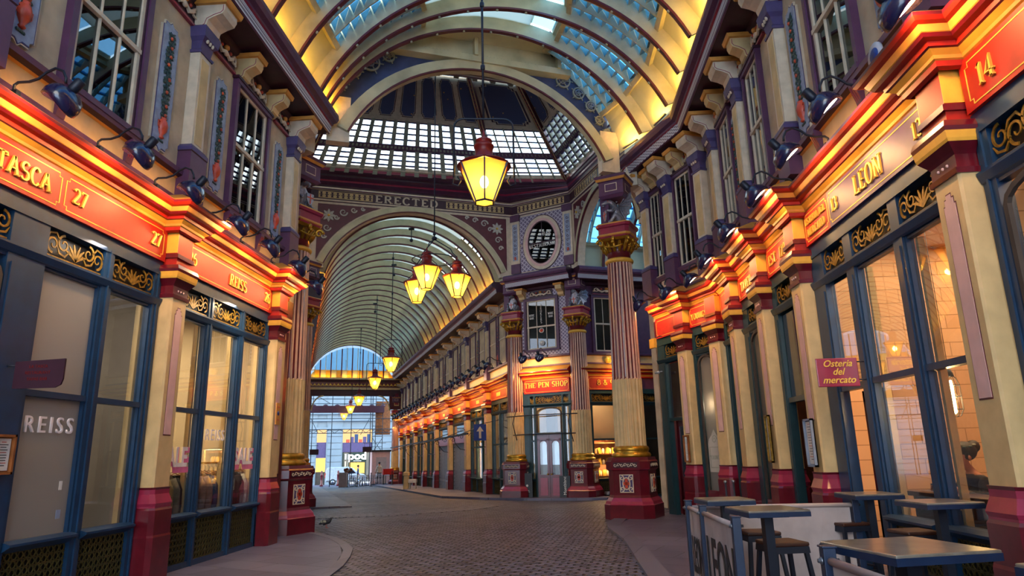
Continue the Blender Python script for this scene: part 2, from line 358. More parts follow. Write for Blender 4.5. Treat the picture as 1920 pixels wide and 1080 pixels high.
        vs = [(p[0], y-t, p[1]) for p in Lp]+[(p[0], y-t, p[1]) for p in Rp]+[(p[0], y, p[1]) for p in Lp]+[(p[0], y, p[1]) for p in Rp]
        fs = []
        for i in range(n-1):
            fs += [(i, i+1, n+i+1, n+i), (i, 2*n+i, 2*n+i+1, i+1), (n+i, n+i+1, 3*n+i+1, 3*n+i)]
        fs += [(0, n, 3*n, 2*n), (n-1, 3*n-1, 4*n-1, 2*n-1)]
        s.add(vs, fs, m); return s
    def build(s, name, parent=None, M=None, bevel=0.0):
        me = bpy.data.meshes.new(name); me.from_pydata(s.v, [], s.f)
        names = []; idx = {}
        for q in s.m:
            if q not in idx: idx[q] = len(names); names.append(q); me.materials.append(MATS[q])
        me.polygons.foreach_set('material_index', [idx[q] for q in s.m]); me.polygons.foreach_set('use_smooth', s.sm); me.update()
        o = bpy.data.objects.new(name, me); COL.objects.link(o)
        if parent: o.parent = parent
        if M is not None: o.matrix_world = M
        if bevel:
            b = o.modifiers.new('bevel', 'BEVEL'); b.width = bevel; b.segments = 2; b.limit_method = 'ANGLE'
        return o
def tag(o, label=None, cat=None, group=None, kind=None):
    if label: o['label'] = label
    if cat: o['category'] = cat
    if group: o['group'] = group
    if kind: o['kind'] = kind
    return o
def thing(name, label, cat, M=None, group=None):
    o = bpy.data.objects.new(name, None); COL.objects.link(o); o.empty_display_size = .1
    if M is not None: o.matrix_world = M
    return tag(o, label, cat, group)
def struct(name, mb, M=None): o = mb.build(name, None, M); o['kind'] = 'structure'; return o
def dup(root, M, label=None, group=None):
    r = root.copy(); COL.objects.link(r); r.matrix_world = M
    if label: r['label'] = label
    if group: r['group'] = group
    for ch in list(root.children):
        c = ch.copy(); COL.objects.link(c); c.parent = r; c.matrix_basis = ch.matrix_basis
        for g in ch.children:
            d = g.copy(); COL.objects.link(d); d.parent = c; d.matrix_basis = g.matrix_basis
    return r
def T(x, y, z): return Matrix.Translation((x, y, z))
def S(x, y, z): return Matrix.Diagonal((x, y, z, 1))
ORD = ['first', 'second', 'third', 'fourth', 'fifth', 'sixth', 'seventh', 'eighth', 'ninth', 'tenth', 'eleventh', 'twelfth', 'thirteenth', 'fourteenth', 'fifteenth', 'sixteenth', 'seventeenth', 'eighteenth', 'nineteenth', 'twentieth',
       'twenty-first', 'twenty-second', 'twenty-third', 'twenty-fourth', 'twenty-fifth', 'twenty-sixth', 'twenty-seventh', 'twenty-eighth', 'twenty-ninth', 'thirtieth', 'thirty-first', 'thirty-second', 'thirty-third', 'thirty-fourth', 'thirty-fifth', 'thirty-sixth', 'thirty-seventh', 'thirty-eighth', 'thirty-ninth', 'fortieth']
# ------------------------------------------------------------------ slab-serif lettering drawn with a broad pen
def arc(cx, cy, rx, ry, a0, a1, n=9): return [(cx+rx*cos(radians(a0+(a1-a0)*i/n)), cy+ry*sin(radians(a0+(a1-a0)*i/n))) for i in range(n+1)]
GL = {
 'A': (.80, [[(.08, 0), (.40, 1)], [(.40, 1), (.72, 0)], [(.2, .34), (.6, .34)]], [(.08, 0), (.72, 0)]),
 'B': (.72, [[(.16, 0), (.16, 1)], [(.16, 1), (.36, 1)]+arc(.36, .765, .22, .235, 90, -90)+[(.16, .53)], [(.16, .53), (.38, .53)]+arc(.38, .265, .26, .265, 90, -90)+[(.16, 0)]], []),
 'C': (.74, [arc(.40, .5, .32, .5, 40, 320, 16)], []),
 'D': (.78, [[(.16, 0), (.16, 1)], [(.16, 1), (.34, 1)]+arc(.34, .5, .36, .5, 90, -90, 12)+[(.16, 0)]], []),
 'E': (.66, [[(.16, 0), (.16, 1)], [(.16, .97), (.58, .97), (.58, .84)], [(.16, .5), (.46, .5)], [(.16, .03), (.60, .03), (.60, .18)]], [(.16, 0), (.16, 1)]),
 'G': (.78, [arc(.40, .5, .32, .5, 40, 340, 16), [(.66, .42), (.66, .05)]], []),
 'H': (.82, [[(.16, 0), (.16, 1)], [(.66, 0), (.66, 1)], [(.16, .5), (.66, .5)]], [(.16, 0), (.16, 1), (.66, 0), (.66, 1)]),
 'I': (.36, [[(.18, 0), (.18, 1)]], [(.18, 0), (.18, 1)]),
 'K': (.78, [[(.16, 0), (.16, 1)], [(.64, 1), (.18, .45)], [(.3, .6), (.68, 0)]], [(.16, 0), (.16, 1), (.66, 0), (.62, 1)]),
 'L': (.62, [[(.16, 0), (.16, 1)], [(.16, .03), (.56, .03), (.56, .2)]], [(.16, 1), (.16, 0)]),
 'M': (.96, [[(.14, 0), (.16, 1)], [(.16, 1), (.48, .15)], [(.48, .15), (.80, 1)], [(.80, 1), (.82, 0)]], [(.14, 0), (.82, 0), (.14, 1), (.82, 1)]),
 'N': (.82, [[(.14, 0), (.14, 1)], [(.14, 1), (.68, 0)], [(.68, 0), (.68, 1)]], [(.14, 0), (.14, 1), (.68, 1)]),
 'O': (.82, [arc(.41, .5, .33, .5, 0, 360, 20)], []),
 'P': (.70, [[(.16, 0), (.16, 1)], [(.16, 1), (.36, 1)]+arc(.36, .74, .25, .26, 90, -90)+[(.16, .48)]], [(.16, 0)]),
 'R': (.78, [[(.16, 0), (.16, 1)], [(.16, 1), (.36, 1)]+arc(.36, .76, .24, .24, 90, -90)+[(.16, .52)], [(.36, .52), (.66, 0)]], [(.16, 0), (.68, 0)]),
 'S': (.68, [arc(.35, .74, .24, .25, 30, 270, 12)+arc(.35, .25, .27, .25, 90, -150, 12)[1:]], []),
 'T': (.74, [[(.37, 0), (.37, 1)], [(.06, .8), (.06, .97), (.68, .97), (.68, .8)]], [(.37, 0)]),
 'U': (.80, [[(.15, 1), (.15, .3)]+arc(.40, .3, .25, .3, 180, 360, 10)+[(.65, 1)]], [(.15, 1), (.65, 1)]),
 'V': (.78, [[(.08, 1), (.39, 0)], [(.39, 0), (.70, 1)]], [(.08, 1), (.70, 1)]),
 'W': (1.05, [[(.08, 1), (.3, 0)], [(.3, 0), (.52, .9)], [(.52, .9), (.74, 0)], [(.74, 0), (.97, 1)]], [(.08, 1), (.97, 1)]),
 'X': (.76, [[(.08, 1), (.68, 0)], [(.08, 0), (.68, 1)]], []),
 'Y': (.76, [[(.08, 1), (.38, .45)], [(.68, 1), (.38, .45)], [(.38, .45), (.38, 0)]], [(.08, 1), (.68, 1), (.38, 0)]),
 '0': (.66, [arc(.33, .5, .25, .5, 0, 360, 18)], []),
 '1': (.44, [[(.24, 0), (.24, 1), (.08, .82)]], [(.24, 0)]),
 '2': (.64, [arc(.31, .74, .23, .25, 160, -20, 10)+[(.08, .04)], [(.08, .04), (.58, .04), (.58, .16)]], []),
 '3': (.62, [arc(.30, .76, .21, .23, 150, -80, 9)+arc(.30, .27, .24, .27, 85, -150, 10)], []),
 '4': (.68, [[(.44, 0), (.44, 1), (.06, .3), (.64, .3)]], [(.44, 0)]),
 '6': (.64, [arc(.48, .55, .40, .45, 95, 180, 6)+arc(.33, .30, .25, .30, 180, 540, 14)], []),
 '7': (.60, [[(.06, .82), (.06, .97), (.56, .97), (.22, 0)]], []),
 '8': (.64, [arc(.32, .76, .20, .23, 0, 360, 14), arc(.32, .27, .25, .27, 0, 360, 14)], []),
 '9': (.64, [arc(.31, .70, .24, .30, 0, 360, 14)+arc(.15, .5, .40, .5, 0, -60, 6)], []),
 '&': (.86, [[(.76, .05), (.22, .72)]+arc(.36, .82, .15, .16, 200, -20, 8)+[(.16, .36)]+arc(.32, .24, .22, .24, 150, 320, 8)+[(.74, .5)]], []),
 '.': (.28, [[(.10, .05), (.18, .05)]], []), ' ': (.40, [], []), '!': (.3, [[(.15, .3), (.15, 1)], [(.12, .05), (.18, .05)]], []), '/': (.5, [[(.05, 0), (.45, 1)]], []),
}
def text_width(t, h, wx=1.0, sp=.08): return sum((GL[c][0]+sp)*h*wx for c in t)
def serif(mb, t, x, z, h, y, m, wx=1.0, sp=.08, th=.012, thick=.085, thin=.035, serifs=True, center=False):
    if center: x -= text_width(t, h, wx, sp)/2
    for c in t:
        wd, st, sf = GL[c]
        for k, pl in enumerate(st):
            pts = [(x+p[0]*h*wx, z+p[1]*h) for p in pl]
            mb.ribbon(pts, lambda dx, dz: h*(thin+(thick-thin)*abs(dz)**1.3), y, th, m)
        if serifs:
            for p in sf:
                zz = z+p[1]*h+(.03*h if p[1] < .5 else -.03*h)
                mb.ribbon([(x+(p[0]-.15)*h*wx, zz), (x+(p[0]+.15)*h*wx, zz)], .034*h, y, th, m)
        x += (wd+sp)*h*wx
    return x
def font_text(name, t, size, parent, M, m, extrude=.002, shear=0.0, offset=0.0, align='CENTER', sx_=1.0, spacing=1.0):
    """plain sans lettering, turned into a mesh; lies in local x,z and faces -y"""
    cu = bpy.data.curves.new(name, 'FONT'); cu.body = t; cu.size = size; cu.extrude = extrude; cu.shear = shear; cu.offset = offset
    cu.align_x = align; cu.space_character = spacing; cu.resolution_u = 3
    o = bpy.data.objects.new('tmp', cu); COL.objects.link(o)
    me = bpy.data.meshes.new_from_object(o); bpy.data.objects.remove(o); me.name = name
    me.transform(Matrix.Rotation(pi/2, 4, 'X') @ S(sx_, 1, 1)); me.materials.clear(); me.materials.append(MATS[m])
    q = bpy.data.objects.new(name, me); COL.objects.link(q)
    if parent: q.parent = parent; q.matrix_basis = M
    else: q.matrix_world = M
    return q
# ------------------------------------------------------------------ ornament shared by many pieces
def spiral(cx, cz, r, turns, a0, sgn=1, n=26): return [(cx+r*(1-.82*i/n)*cos(a0+sgn*turns*2*pi*i/n), cz+r*(1-.82*i/n)*sin(a0+sgn*turns*2*pi*i/n)) for i in range(n+1)]
def scroll_fill(mb, x0, x1, z0, z1, y, m, t=.012, k=1.0):
    """gilt scrollwork: a fan of leaves in the middle, pairs of scrolls running out to both ends"""
    h = z1-z0; cx = (x0+x1)/2; cz = (z0+z1)/2; w2 = (x1-x0)/2; hw = h*.028*k
    for a in (-62, -38, -15, 15, 38, 62):
        l = h*.62; A = radians(90-a); p = [(cx+cos(A)*l*q, z0+h*.1+sin(A)*l*q+.05*h*sin(q*pi)) for q in (0, .3, .6, 1)]
        mb.ribbon(p, [hw*.6, hw*1.6, hw*1.8, hw*.5], y, t, m)
    mb.ribbon([(x0, z0+.02*h), (x1, z0+.02*h)], hw*.8, y, t, m); mb.ribbon([(x0, z1-.02*h), (x1, z1-.02*h)], hw*.8, y, t, m)
    n = max(1, int(round((w2-h*.3)/(h*.52))))
    for sg in (-1, 1):
        for i in range(n):
            c = cx+sg*(h*.38+(w2-h*.38)*(i+.5)/n); r = min(h*.34, (w2-h*.38)/n*.62); up = 1 if i % 2 == 0 else -1
            pts = spiral(c, cz+up*h*.06, r, 1.25, radians(90 if up > 0 else -90), -sg*up)
            mb.ribbon(pts, [hw*(1.5-.9*j/len(pts)) for j in range(len(pts))], y, t, m)
            mb.ribbon([(c-sg*r, cz-up*h*.1), (c-sg*r*.3, cz-up*h*.36), (c+sg*r*.6, cz-up*h*.30), (c+sg*r, cz-up*h*.1)], [hw*.5, hw*1.4, hw*1.2, hw*.4], y, t, m)
# ------------------------------------------------------------------ ground
def fans(name, pts, z, m, th=.12):
    """a paved area: outline in plan, following the fall of the ground"""
    bm = MB()
    n = len(pts); top = [(p[0], p[1], gz(*p)+z) for p in pts]; bot = [(p[0], p[1], gz(*p)+z-th) for p in pts]
    bm.add(top+bot, [tuple(range(n))]+[(i, n+i, n+(i+1) % n, (i+1) % n) for i in range(n)], m); o = struct(name, bm); return o
g = MB()
vs = []; NX, NY = 22, 60
for j in range(NY+1):
    y = -12+j*(112/NY)
    for i in range(NX+1): x = -75+i*5; vs.append((x, y, gz(x, y)))
g.add(vs, [(j*(NX+1)+i, j*(NX+1)+i+1, (j+1)*(NX+1)+i+1, (j+1)*(NX+1)+i) for j in range(NY) for i in range(NX)], 'cobbles')
struct('floor', g)
# strips that follow the slope, built as narrow quads
def strip(name, rail_a, rail_b, z, m, n=16, edge=.1):
    def samp(r, t):
        L_ = [0]
        for a, b in zip(r[:-1], r[1:]): L_.append(L_[-1]+sqrt((b[0]-a[0])**2+(b[1]-a[1])**2))
        d = t*L_[-1]
        for k in range(len(r)-1):
            if d <= L_[k+1]+1e-9: q = (d-L_[k])/(L_[k+1]-L_[k]); return (r[k][0]+(r[k+1][0]-r[k][0])*q, r[k][1]+(r[k+1][1]-r[k][1])*q)
        return r[-1]
    bm = MB(); A = [samp(rail_a, i/n) for i in range(n+1)]; B = [samp(rail_b, i/n) for i in range(n+1)]
    vs = [(p[0], p[1], gz(*p)+z) for p in A]+[(p[0], p[1], gz(*p)+z) for p in B]+[(p[0], p[1], gz(*p)-edge) for p in A]+[(p[0], p[1], gz(*p)-edge) for p in B]
    k = n+1
    fs = [(i, i+1, k+i+1, k+i) for i in range(n)]+[(i, 2*k+i, 2*k+i+1, i+1) for i in range(n)]+[(k+i, k+i+1, 3*k+i+1, 3*k+i) for i in range(n)]+[(0, k, 3*k, 2*k), (n, 2*k+n, 3*k+n, k+n)]
    bm.add(vs, fs, m); return struct(name, bm)
LE = [(-2.9, -10), (-2.95, 6), (-3.0, 9.5), (-3.15, 11), (-3.6, 12.8), (-4.3, 14.2), (-5.2, 15.3), (-6.6, 16.4), (-8.5, 17.2)]
LEk = [(-3.2, -10), (-3.25, 6), (-3.3, 9.4), (-3.45, 10.9), (-3.85, 12.5), (-4.5, 13.85), (-5.35, 14.95), (-6.6, 15.95), (-8.5, 16.7)]
LEw = [(-6.4, -10), (-6.4, 6), (-6.4, 9.4), (-6.4, 10.9), (-6.4, 12.5), (-6.4, 13.85), (-6.4, 14.95), (-6.9, 15.9), (-8.5, 16.2)]
LE = [((a[0]+c[0])/2, (a[1]+c[1])/2) for a, c in zip(LE, LEk)]
strip('floor_pavement_west', LEk, LEw, .018, 'flagstones', 24); strip('floor_kerb_west', LE, LEk, .022, 'kerbstone', 30)
RE = [(1.05, -10), (1.05, 6), (1.1, 10), (1.15, 13), (1.0, 15.2), (1.1, 16.6), (1.9, 18.2), (3.3, 19.2)]
REk = [(1.35, -10), (1.35, 6), (1.4, 10), (1.42, 13), (1.3, 15.1), (1.4, 16.4), (2.1, 17.9), (3.4, 18.9)]
REw = [(4.4, -10), (4.4, 6), (4.4, 10), (4.4, 13), (4.2, 15.1), (3.9, 16.6), (3.7, 17.9), (3.9, 18.6)]
strip('floor_pavement_east', REk, REw, .035, 'flagstones', 24); strip('floor_kerb_east', RE, REk, .045, 'kerbstone', 30)
def wl(u, v): p = W(u, v); return (p.x, p.y)
strip('floor_pavement_far_east', [wl(1.9, 8.8), wl(1.9, 38)], [wl(4.6, 7.6), wl(4.6, 38)], .09, 'flagstones', 10)
strip('floor_pavement_far_corner', [wl(7.2, 1.7), wl(5.6, 2.1), wl(3.9, 3.9), wl(3.0, 5.6), wl(1.9, 8.8)], [wl(8, 3.4), wl(6.2, 3.4), wl(5.0, 4.8), wl(4.6, 6.0), wl(4.6, 8.8)], .09, 'flagstones', 14)
strip('floor_pavement_far_west', [wl(-2.6, 4.6), wl(-2.5, 38)], [wl(-4.6, 4.6), wl(-4.6, 38)], .06, 'flagstones', 10)
strip('floor_kerb_far_west', [wl(-2.2, 4.6), wl(-2.15, 38)], [wl(-2.6, 4.6), wl(-2.5, 38)], .05, 'kerbstone', 10)
strip('floor_gutter', [wl(-4.6, -.6), wl(-1.4, -.9), wl(1.0, -.2), wl(2.6, 1.6)], [wl(-4.6, .6), wl(-1.6, .3), wl(.6, .8), wl(1.9, 2.2)], .012, 'cobbles_wide', 16, .05)
strip('floor_street_outside', [(-60, 64), (-10, 66)], [(-60, 100), (-5, 100)], .02, 'flagstones', 6)

# ------------------------------------------------------------------ walls of the near hall
wb = MB(); wb.box(-8, 14.3, 0, .3, 4.95, 9.7, 'cream_wall'); wb.box(-8, 14.3, .0, .3, 4.4, 4.95, 'burgundy'); struct('wall_west_upper', wb, FL)
wb = MB(); wb.box(-15.2, 8, 0, .3, 4.95, 9.7, 'cream_wall'); wb.box(-15.2, 8, .0, .3, 4.4, 4.95, 'burgundy'); struct('wall_east_upper', wb, FR)
wb = MB(); wb.box(-3.1, 0, 0, .3, 4.95, 9.7, 'cream_wall'); wb.box(-3.1, 0, 0, .3, 4.4, 4.95, 'burgundy'); struct('wall_east_angled', wb, FA)
b = MB(); b.box(13.42, 14.2, 0.02, .3, 0, 4.4, 'burgundy'); b.box(13.55, 13.85, -.06, .02, 1.3, 4.2, 'cream'); b.box(13.5, 13.9, -.10, .02, 0, 1.25, 'burgundy'); b.box(13.5, 13.9, -.1, .02, 4.2, 4.4, 'rose'); struct('wall_west_end', b, FL)
q1 = W(-6.3, -2.9); b = MB(); b.slab([(-5.8, 14.2), (-6.2, 14.2), (q1.x-.4, q1.y), (q1.x, q1.y)], 0, 9.7, 'burgundy'); struct('wall_west_corner', b)
# string course, dado strip and ledge below the first-floor windows
def ledge(name, M, x0, x1):
    bm = MB()
    bm.prof([(-.04, 5.5), (-.04, 5.56), (-.015, 5.57), (-.015, 5.84), (-.05, 5.86), (-.12, 5.89), (-.13, 5.96), (-.02, 5.99)], x0, x1, ['purple', 'plum', 'cream', 'orange_cream', 'plum', 'purple', 'purple_blue'])
    struct(name, bm, M)
ledge('trim_1', FL, -8, 14.1); ledge('trim_2', FR, -15.2, 8); ledge('trim_3', FA, -3.05, 0)
CORN = [(.0, 8.93), (-.06, 8.97), (-.10, 9.06), (-.58, 9.10), (-.60, 9.06), (-.63, 9.08), (-.66, 9.26), (-.70, 9.27), (-.71, 9.31), (-.80, 9.34), (-.84, 9.42), (-.83, 9.52), (-.76, 9.58), (.1, 9.62)]
CM = ['plum', 'plum', 'plum', 'cream', 'purple', 'greek_key', 'rose', 'purple', 'purple', 'purple', 'purple', 'purple_blue', 'plum']
mesh_mat('greek_key', 22, '#c9c9d2', '#6b6070')
bm = MB(); bm.sweep([(-.40, 9.45), (-.40, 10.6)], [(-5.75, -8), (-5.75, 14.6)], 'roof_board', caps=False); bm.sweep([(-.40, 9.45), (-.40, 10.8)], [tuple((FA @ Vector((-3.2, 0, 0))).to_2d()), (3.85, 15.2), (3.85, -8)], 'roof_board', caps=False); struct('ceiling_eaves_sky_stop', bm)  # added boards behind the vault feet, blocking sky through the gap
bm = MB(); bm.sweep(CORN, [(-5.75, -8), (-5.75, 14.35)], CM); tag(bm.build('eaves_cornice'), 'heavy plum eaves cornice with pale key-pattern band above the left frontage', 'cornice')
e1 = FA @ Vector((-3.0, 0, 0))
bm = MB(); bm.sweep(CORN, [(e1.x, e1.y), (3.85, 15.2), (3.85, -8)], CM); tag(bm.build('eaves_cornice'), 'heavy plum eaves cornice with key-pattern band bending above the right frontage', 'cornice')

# ------------------------------------------------------------------ pilaster between shops
def make_pilaster(label):
    t = thing('shop_pilaster', label, 'pilaster', group='pilasters between the near shopfronts')
    b = MB(); b.stack(0, -.02, [(0, .33, .30), (.60, .33, .30), (.63, .32, .29), (.95, .32, .29), (.98, .30, .27), (1.0, .30, .27, 'rose'), (1.04, .315, .285, 'rose'), (1.16, .27, .24, 'rose'), (1.22, .27, .24, 'rose'), (1.25, .28, .25)], 'burgundy', ch=.22)
    b.build('plinth', t)
    b = MB(); b.frustum(0, -.02, 1.25, 3.92, .25, .22, .25, .22, 'cream', ch=.12); s_ = b.build('shaft', t)
    b = MB(); o = [(-.12, 1.95), (.12, 1.95), (.12, 3.70), (.09, 3.70), (.09, 3.76), (.05, 3.76), (.05, 3.80), (-.05, 3.80), (-.05, 3.76), (-.09, 3.76), (-.09, 3.70), (-.12, 3.70)]
    b.poly(o, -.243, -.236, 'burgundy'); b.poly([(x*.90, z-.012 if z > 3 else z+.015) for x, z in o], -.247, -.240, 'pink_panel'); b.build('inset_panel', s_)
    b = MB(); b.stack(0, -.02, [(3.92, .27, .24), (3.97, .28, .25), (3.98, .25, .22), (4.10, .25, .22), (4.13, .27, .24), (4.20, .33, .30), (4.23, .34, .31, 'sign_yellow'), (4.30, .35, .32, 'sign_yellow'), (4.34, .36, .33), (4.40, .34, .31)], 'burgundy')
    for k in (-1, 0, 1): b.ball((k*.09, -.245, 4.04), .016, 'pink_panel', seg=8, rings=4)
    b.build('capital', t)
    b = MB(); b.box(-.25, .25, -.25, .1, 4.38, 4.97, 'red'); b.box(-.28, .28, -.28, .1, 4.52, 4.58, 'burgundy')
    for k in (-1, 1): b.box(k*.25, k*.257, -.25, .1, 4.6, 4.95, 'sign_yellow')
    b.build('console_block', t)
    return t
pil0 = make_pilaster('cream shop pilaster with burgundy plinth between the shops numbered 27 and 26')
PX = S(.80, .92, 1)
pil0.matrix_world = FL @ T(9.43, 0, 0) @ PX
for M, lab in [(FL @ T(13.22, 0, 0), 'cream shop pilaster with burgundy plinth ending the left frontage, beside the fluted column'),
               (FL @ T(4.65, 0, 0), 'cream shop pilaster at the near end of the left frontage under the first gilt sign'),
               (FL @ T(.2, 0, 0), 'cream shop pilaster on the left frontage furthest from the crossing'),
               (FR @ T(-5.98, 0, 0), 'broad cream pilaster with pink inset panel between the shops numbered 13 and 14'),
               (FR @ T(-9.98, 0, 0), 'cream pilaster with burgundy plinth beside the small hanging restaurant sign'),
               (FR @ T(-11.86, 0, 0), 'cream pilaster with burgundy plinth below the joint between the two tavern fascias'),
               (FR @ T(-13.77, 0, 0), 'cream pilaster with burgundy plinth before the bend in the right frontage'),
               (FR @ T(-1.9, 0, 0), 'cream shop pilaster on the right frontage nearest the camera'),
               (FA @ T(-.14, 0, 0), 'cream pilaster with burgundy plinth just past the bend in the right frontage'),
               (FA @ T(-1.50, 0, 0), 'cream pilaster with burgundy plinth beside the last burgundy door on the right frontage')]:
    dup(pil0, M @ PX, lab)

# ------------------------------------------------------------------ cornice over the fascias, breaking forward at every pilaster
FC = [(-.0, 4.90), (-.04, 4.92), (-.05, 4.97), (-.07, 4.98), (-.08, 5.01), (-.13, 5.05), (-.15, 5.06), (-.16, 5.10), (-.22, 5.11), (-.24, 5.14), (-.25, 5.145), (-.28, 5.20), (-.33, 5.21), (-.36, 5.24), (-.36, 5.275), (-.30, 5.32), (0, 5.50)]
FM = ['red', 'red', 'sign_yellow', 'orange_cream', 'sign_yellow', 'burgundy', 'red', 'red', 'burgundy', 'sign_yellow', 'orange_cream', 'red', 'red', 'burgundy', 'orange_cream', 'orange_cream']
def jog(xs, x0, x1, hw=.26, d=.25):
    p = [(x0, 0)]
    for x in sorted(xs):
        if x-hw > x0: p += [(x-hw, 0), (x-hw, -d)]
        else: p = [(x0, -d)]
        if x+hw < x1: p += [(x+hw, -d), (x+hw, 0)]
        else: p += [(x1, -d)]; return p
    return p+[(x1, 0)]
def fascia_cornice(M, xs, x0, x1, label, hw=.26, d=.25, group=None):
    bm = MB(); bm.sweep(FC, jog(xs, x0, x1, hw, d), FM); o = bm.build('fascia_cornice', None, M); return tag(o, label, 'cornice', group)
fascia_cornice(FL, [.2, 4.65, 9.43, 13.22], -4, 13.95, 'moulded orange and red cornice over the signs of the left frontage')
fascia_cornice(FR, [-13.77, -11.86, -9.98, -5.98, -1.9], -15.12, 4, 'moulded orange and red cornice over the signs of the right frontage')
fascia_cornice(FA, [-1.50], -2.9, -.02, 'short moulded cornice over the sign of the angled shop at the end of the right frontage')

# ------------------------------------------------------------------ fascia boards with gilt lines and lettering
def notched(x0, x1, z0, z1, n=.045): return [(x0+n, z0), (x1-n, z0), (x1-n, z0+n), (x1, z0+n), (x1, z1-n), (x1-n, z1-n), (x1-n, z1), (x0+n, z1), (x0+n, z1-n), (x0, z1-n), (x0, z0+n), (x0+n, z0+n), (x0+n, z0)]
def fascia(M, x0, x1, label, panels, ground='red', z0=4.45, z1=4.95, y=-.07, lh=.19, split=None):
    t = thing('fascia_sign', label, 'sign', M @ T((x0+x1)/2, y, z0), 'painted shop fascias'); c = (x0+x1)/2
    b = MB(); b.box(x0-c, (split or x1)-c, 0, .08, 0, z1-z0, ground); (b.box(split-c, x1-c, 0, .08, 0, z1-z0, 'sign_purple') if split else None); b.build('board', t)
    g = MB()
    for (a, d_, texts) in panels:
        g.ribbon(notched(a-c, d_-c, .05, z1-z0-.05), .006, 0, .004, 'gold_paint')
    g.build('gilt_line', t)
    for (a, d_, texts) in panels:
        for (s_, px, h, zz) in texts:
            q = MB(); serif(q, s_, px-c, zz-z0, h, 0, 'gold_paint', wx=.95, center=True, th=.022); q.build('lettering', t)
    return t
fascia(FL, 5.0, 9.2, 'red fascia sign with gilt lettering and number 27 at both ends', [(5.3, 7.0, [('TASCA', 6.45, .2, 4.6)]), (7.08, 9.12, [('27', 7.32, .19, 4.62), ('27', 8.92, .19, 4.62)])])
fascia(FL, 9.66, 13.0, 'red fascia sign reading REISS with number 26 at both ends', [(9.74, 12.92, [('26', 9.92, .19, 4.62), ('REISS', 11.5, .2, 4.6), ('26', 12.75, .19, 4.62)])])
fascia(FL, .5, 4.35, 'plain red fascia board over the shop nearest the camera on the left', [(.6, 4.25, [])])
fascia(FR, -9.75, -6.22, 'long fascia sign reading OSTERIA DEL MERCATO and LEON with number 13 at both ends', [(-9.70, -8.88, [('OSTERIA DEL', -9.29, .095, 4.74), ('MERCATO', -9.29, .11, 4.56)]), (-8.82, -6.28, [('13', -8.62, .17, 4.62), ('LEON', -7.65, .24, 4.58), ('13', -6.5, .18, 4.62)])], split=-8.85)
fascia(FR, -5.74, -2.2, 'deep red fascia sign with the gilt number 14', [(-5.66, -2.3, [('14', -5.38, .2, 4.6)])])
fascia(FR, -11.62, -10.22, 'narrow orange red fascia sign reading EST. 1780', [(-11.56, -10.28, [('EST.', -11.22, .18, 4.62), ('1780', -10.66, .18, 4.62)])])
fascia(FR, -13.53, -12.1, 'orange red fascia sign reading TAVERN', [(-13.46, -12.16, [('TAVERN', -12.82, .19, 4.6)])])
fascia(FR, -15.1, -14.0, 'short plain orange red fascia board in the corner where the right frontage bends', [(-15.02, -14.08, [])])
fascia(FA, -1.26, -.38, 'red fascia sign reading YOUNGS on the angled front', [(-1.22, -.42, [('YOUNGS', -.82, .14, 4.62)])])
fascia(FA, -2.9, -1.75, 'short plain red fascia board above the last door on the right', [(-2.85, -1.8, [])])

# ------------------------------------------------------------------ timber shopfronts
GRILLE = {}
def grille_mesh(w_, h_, m='old_gold'):
    k = (round(w_, 2), round(h_, 2), m)
    if k not in GRILLE:
        b = MB(); scroll_fill(b, -w_/2, w_/2, 0, h_, 0, m); o = b.build('tmp'); GRILLE[k] = o.data; bpy.data.objects.remove(o)
    return GRILLE[k]
def vent_mesh(w_, h_):
    k = ('vent', round(w_, 2), round(h_, 2))
    if k not in GRILLE:
        b = MB(); b.box(-w_/2, w_/2, .03, .05, 0, h_, 'black'); n = max(3, int(w_/.085)); m = max(3, int(h_/.085)); m2 = 'vent_gold'
        for i in range(n):
            cx = -w_/2+(i+.5)*w_/n
            for j in range(m):
                cz = (j+.5)*h_/m; r = min(w_/n, h_/m)*.46
                b.ribbon([(cx+r*cos(a*pi/3), cz+r*sin(a*pi/3)) for a in range(7)], .006, .02, .012, m2)
        for j in range(m+1): b.box(-w_/2, w_/2, .008, .022, j*h_/m-.005, j*h_/m+.005, m2)
        o = b.build('tmp'); GRILLE[k] = o.data; bpy.data.objects.remove(o)
    return GRILLE[k]
def obj_from(me, name, parent, M):
    o = bpy.data.objects.new(name, me); COL.objects.link(o); o.parent = parent; o.matrix_basis = M; return o
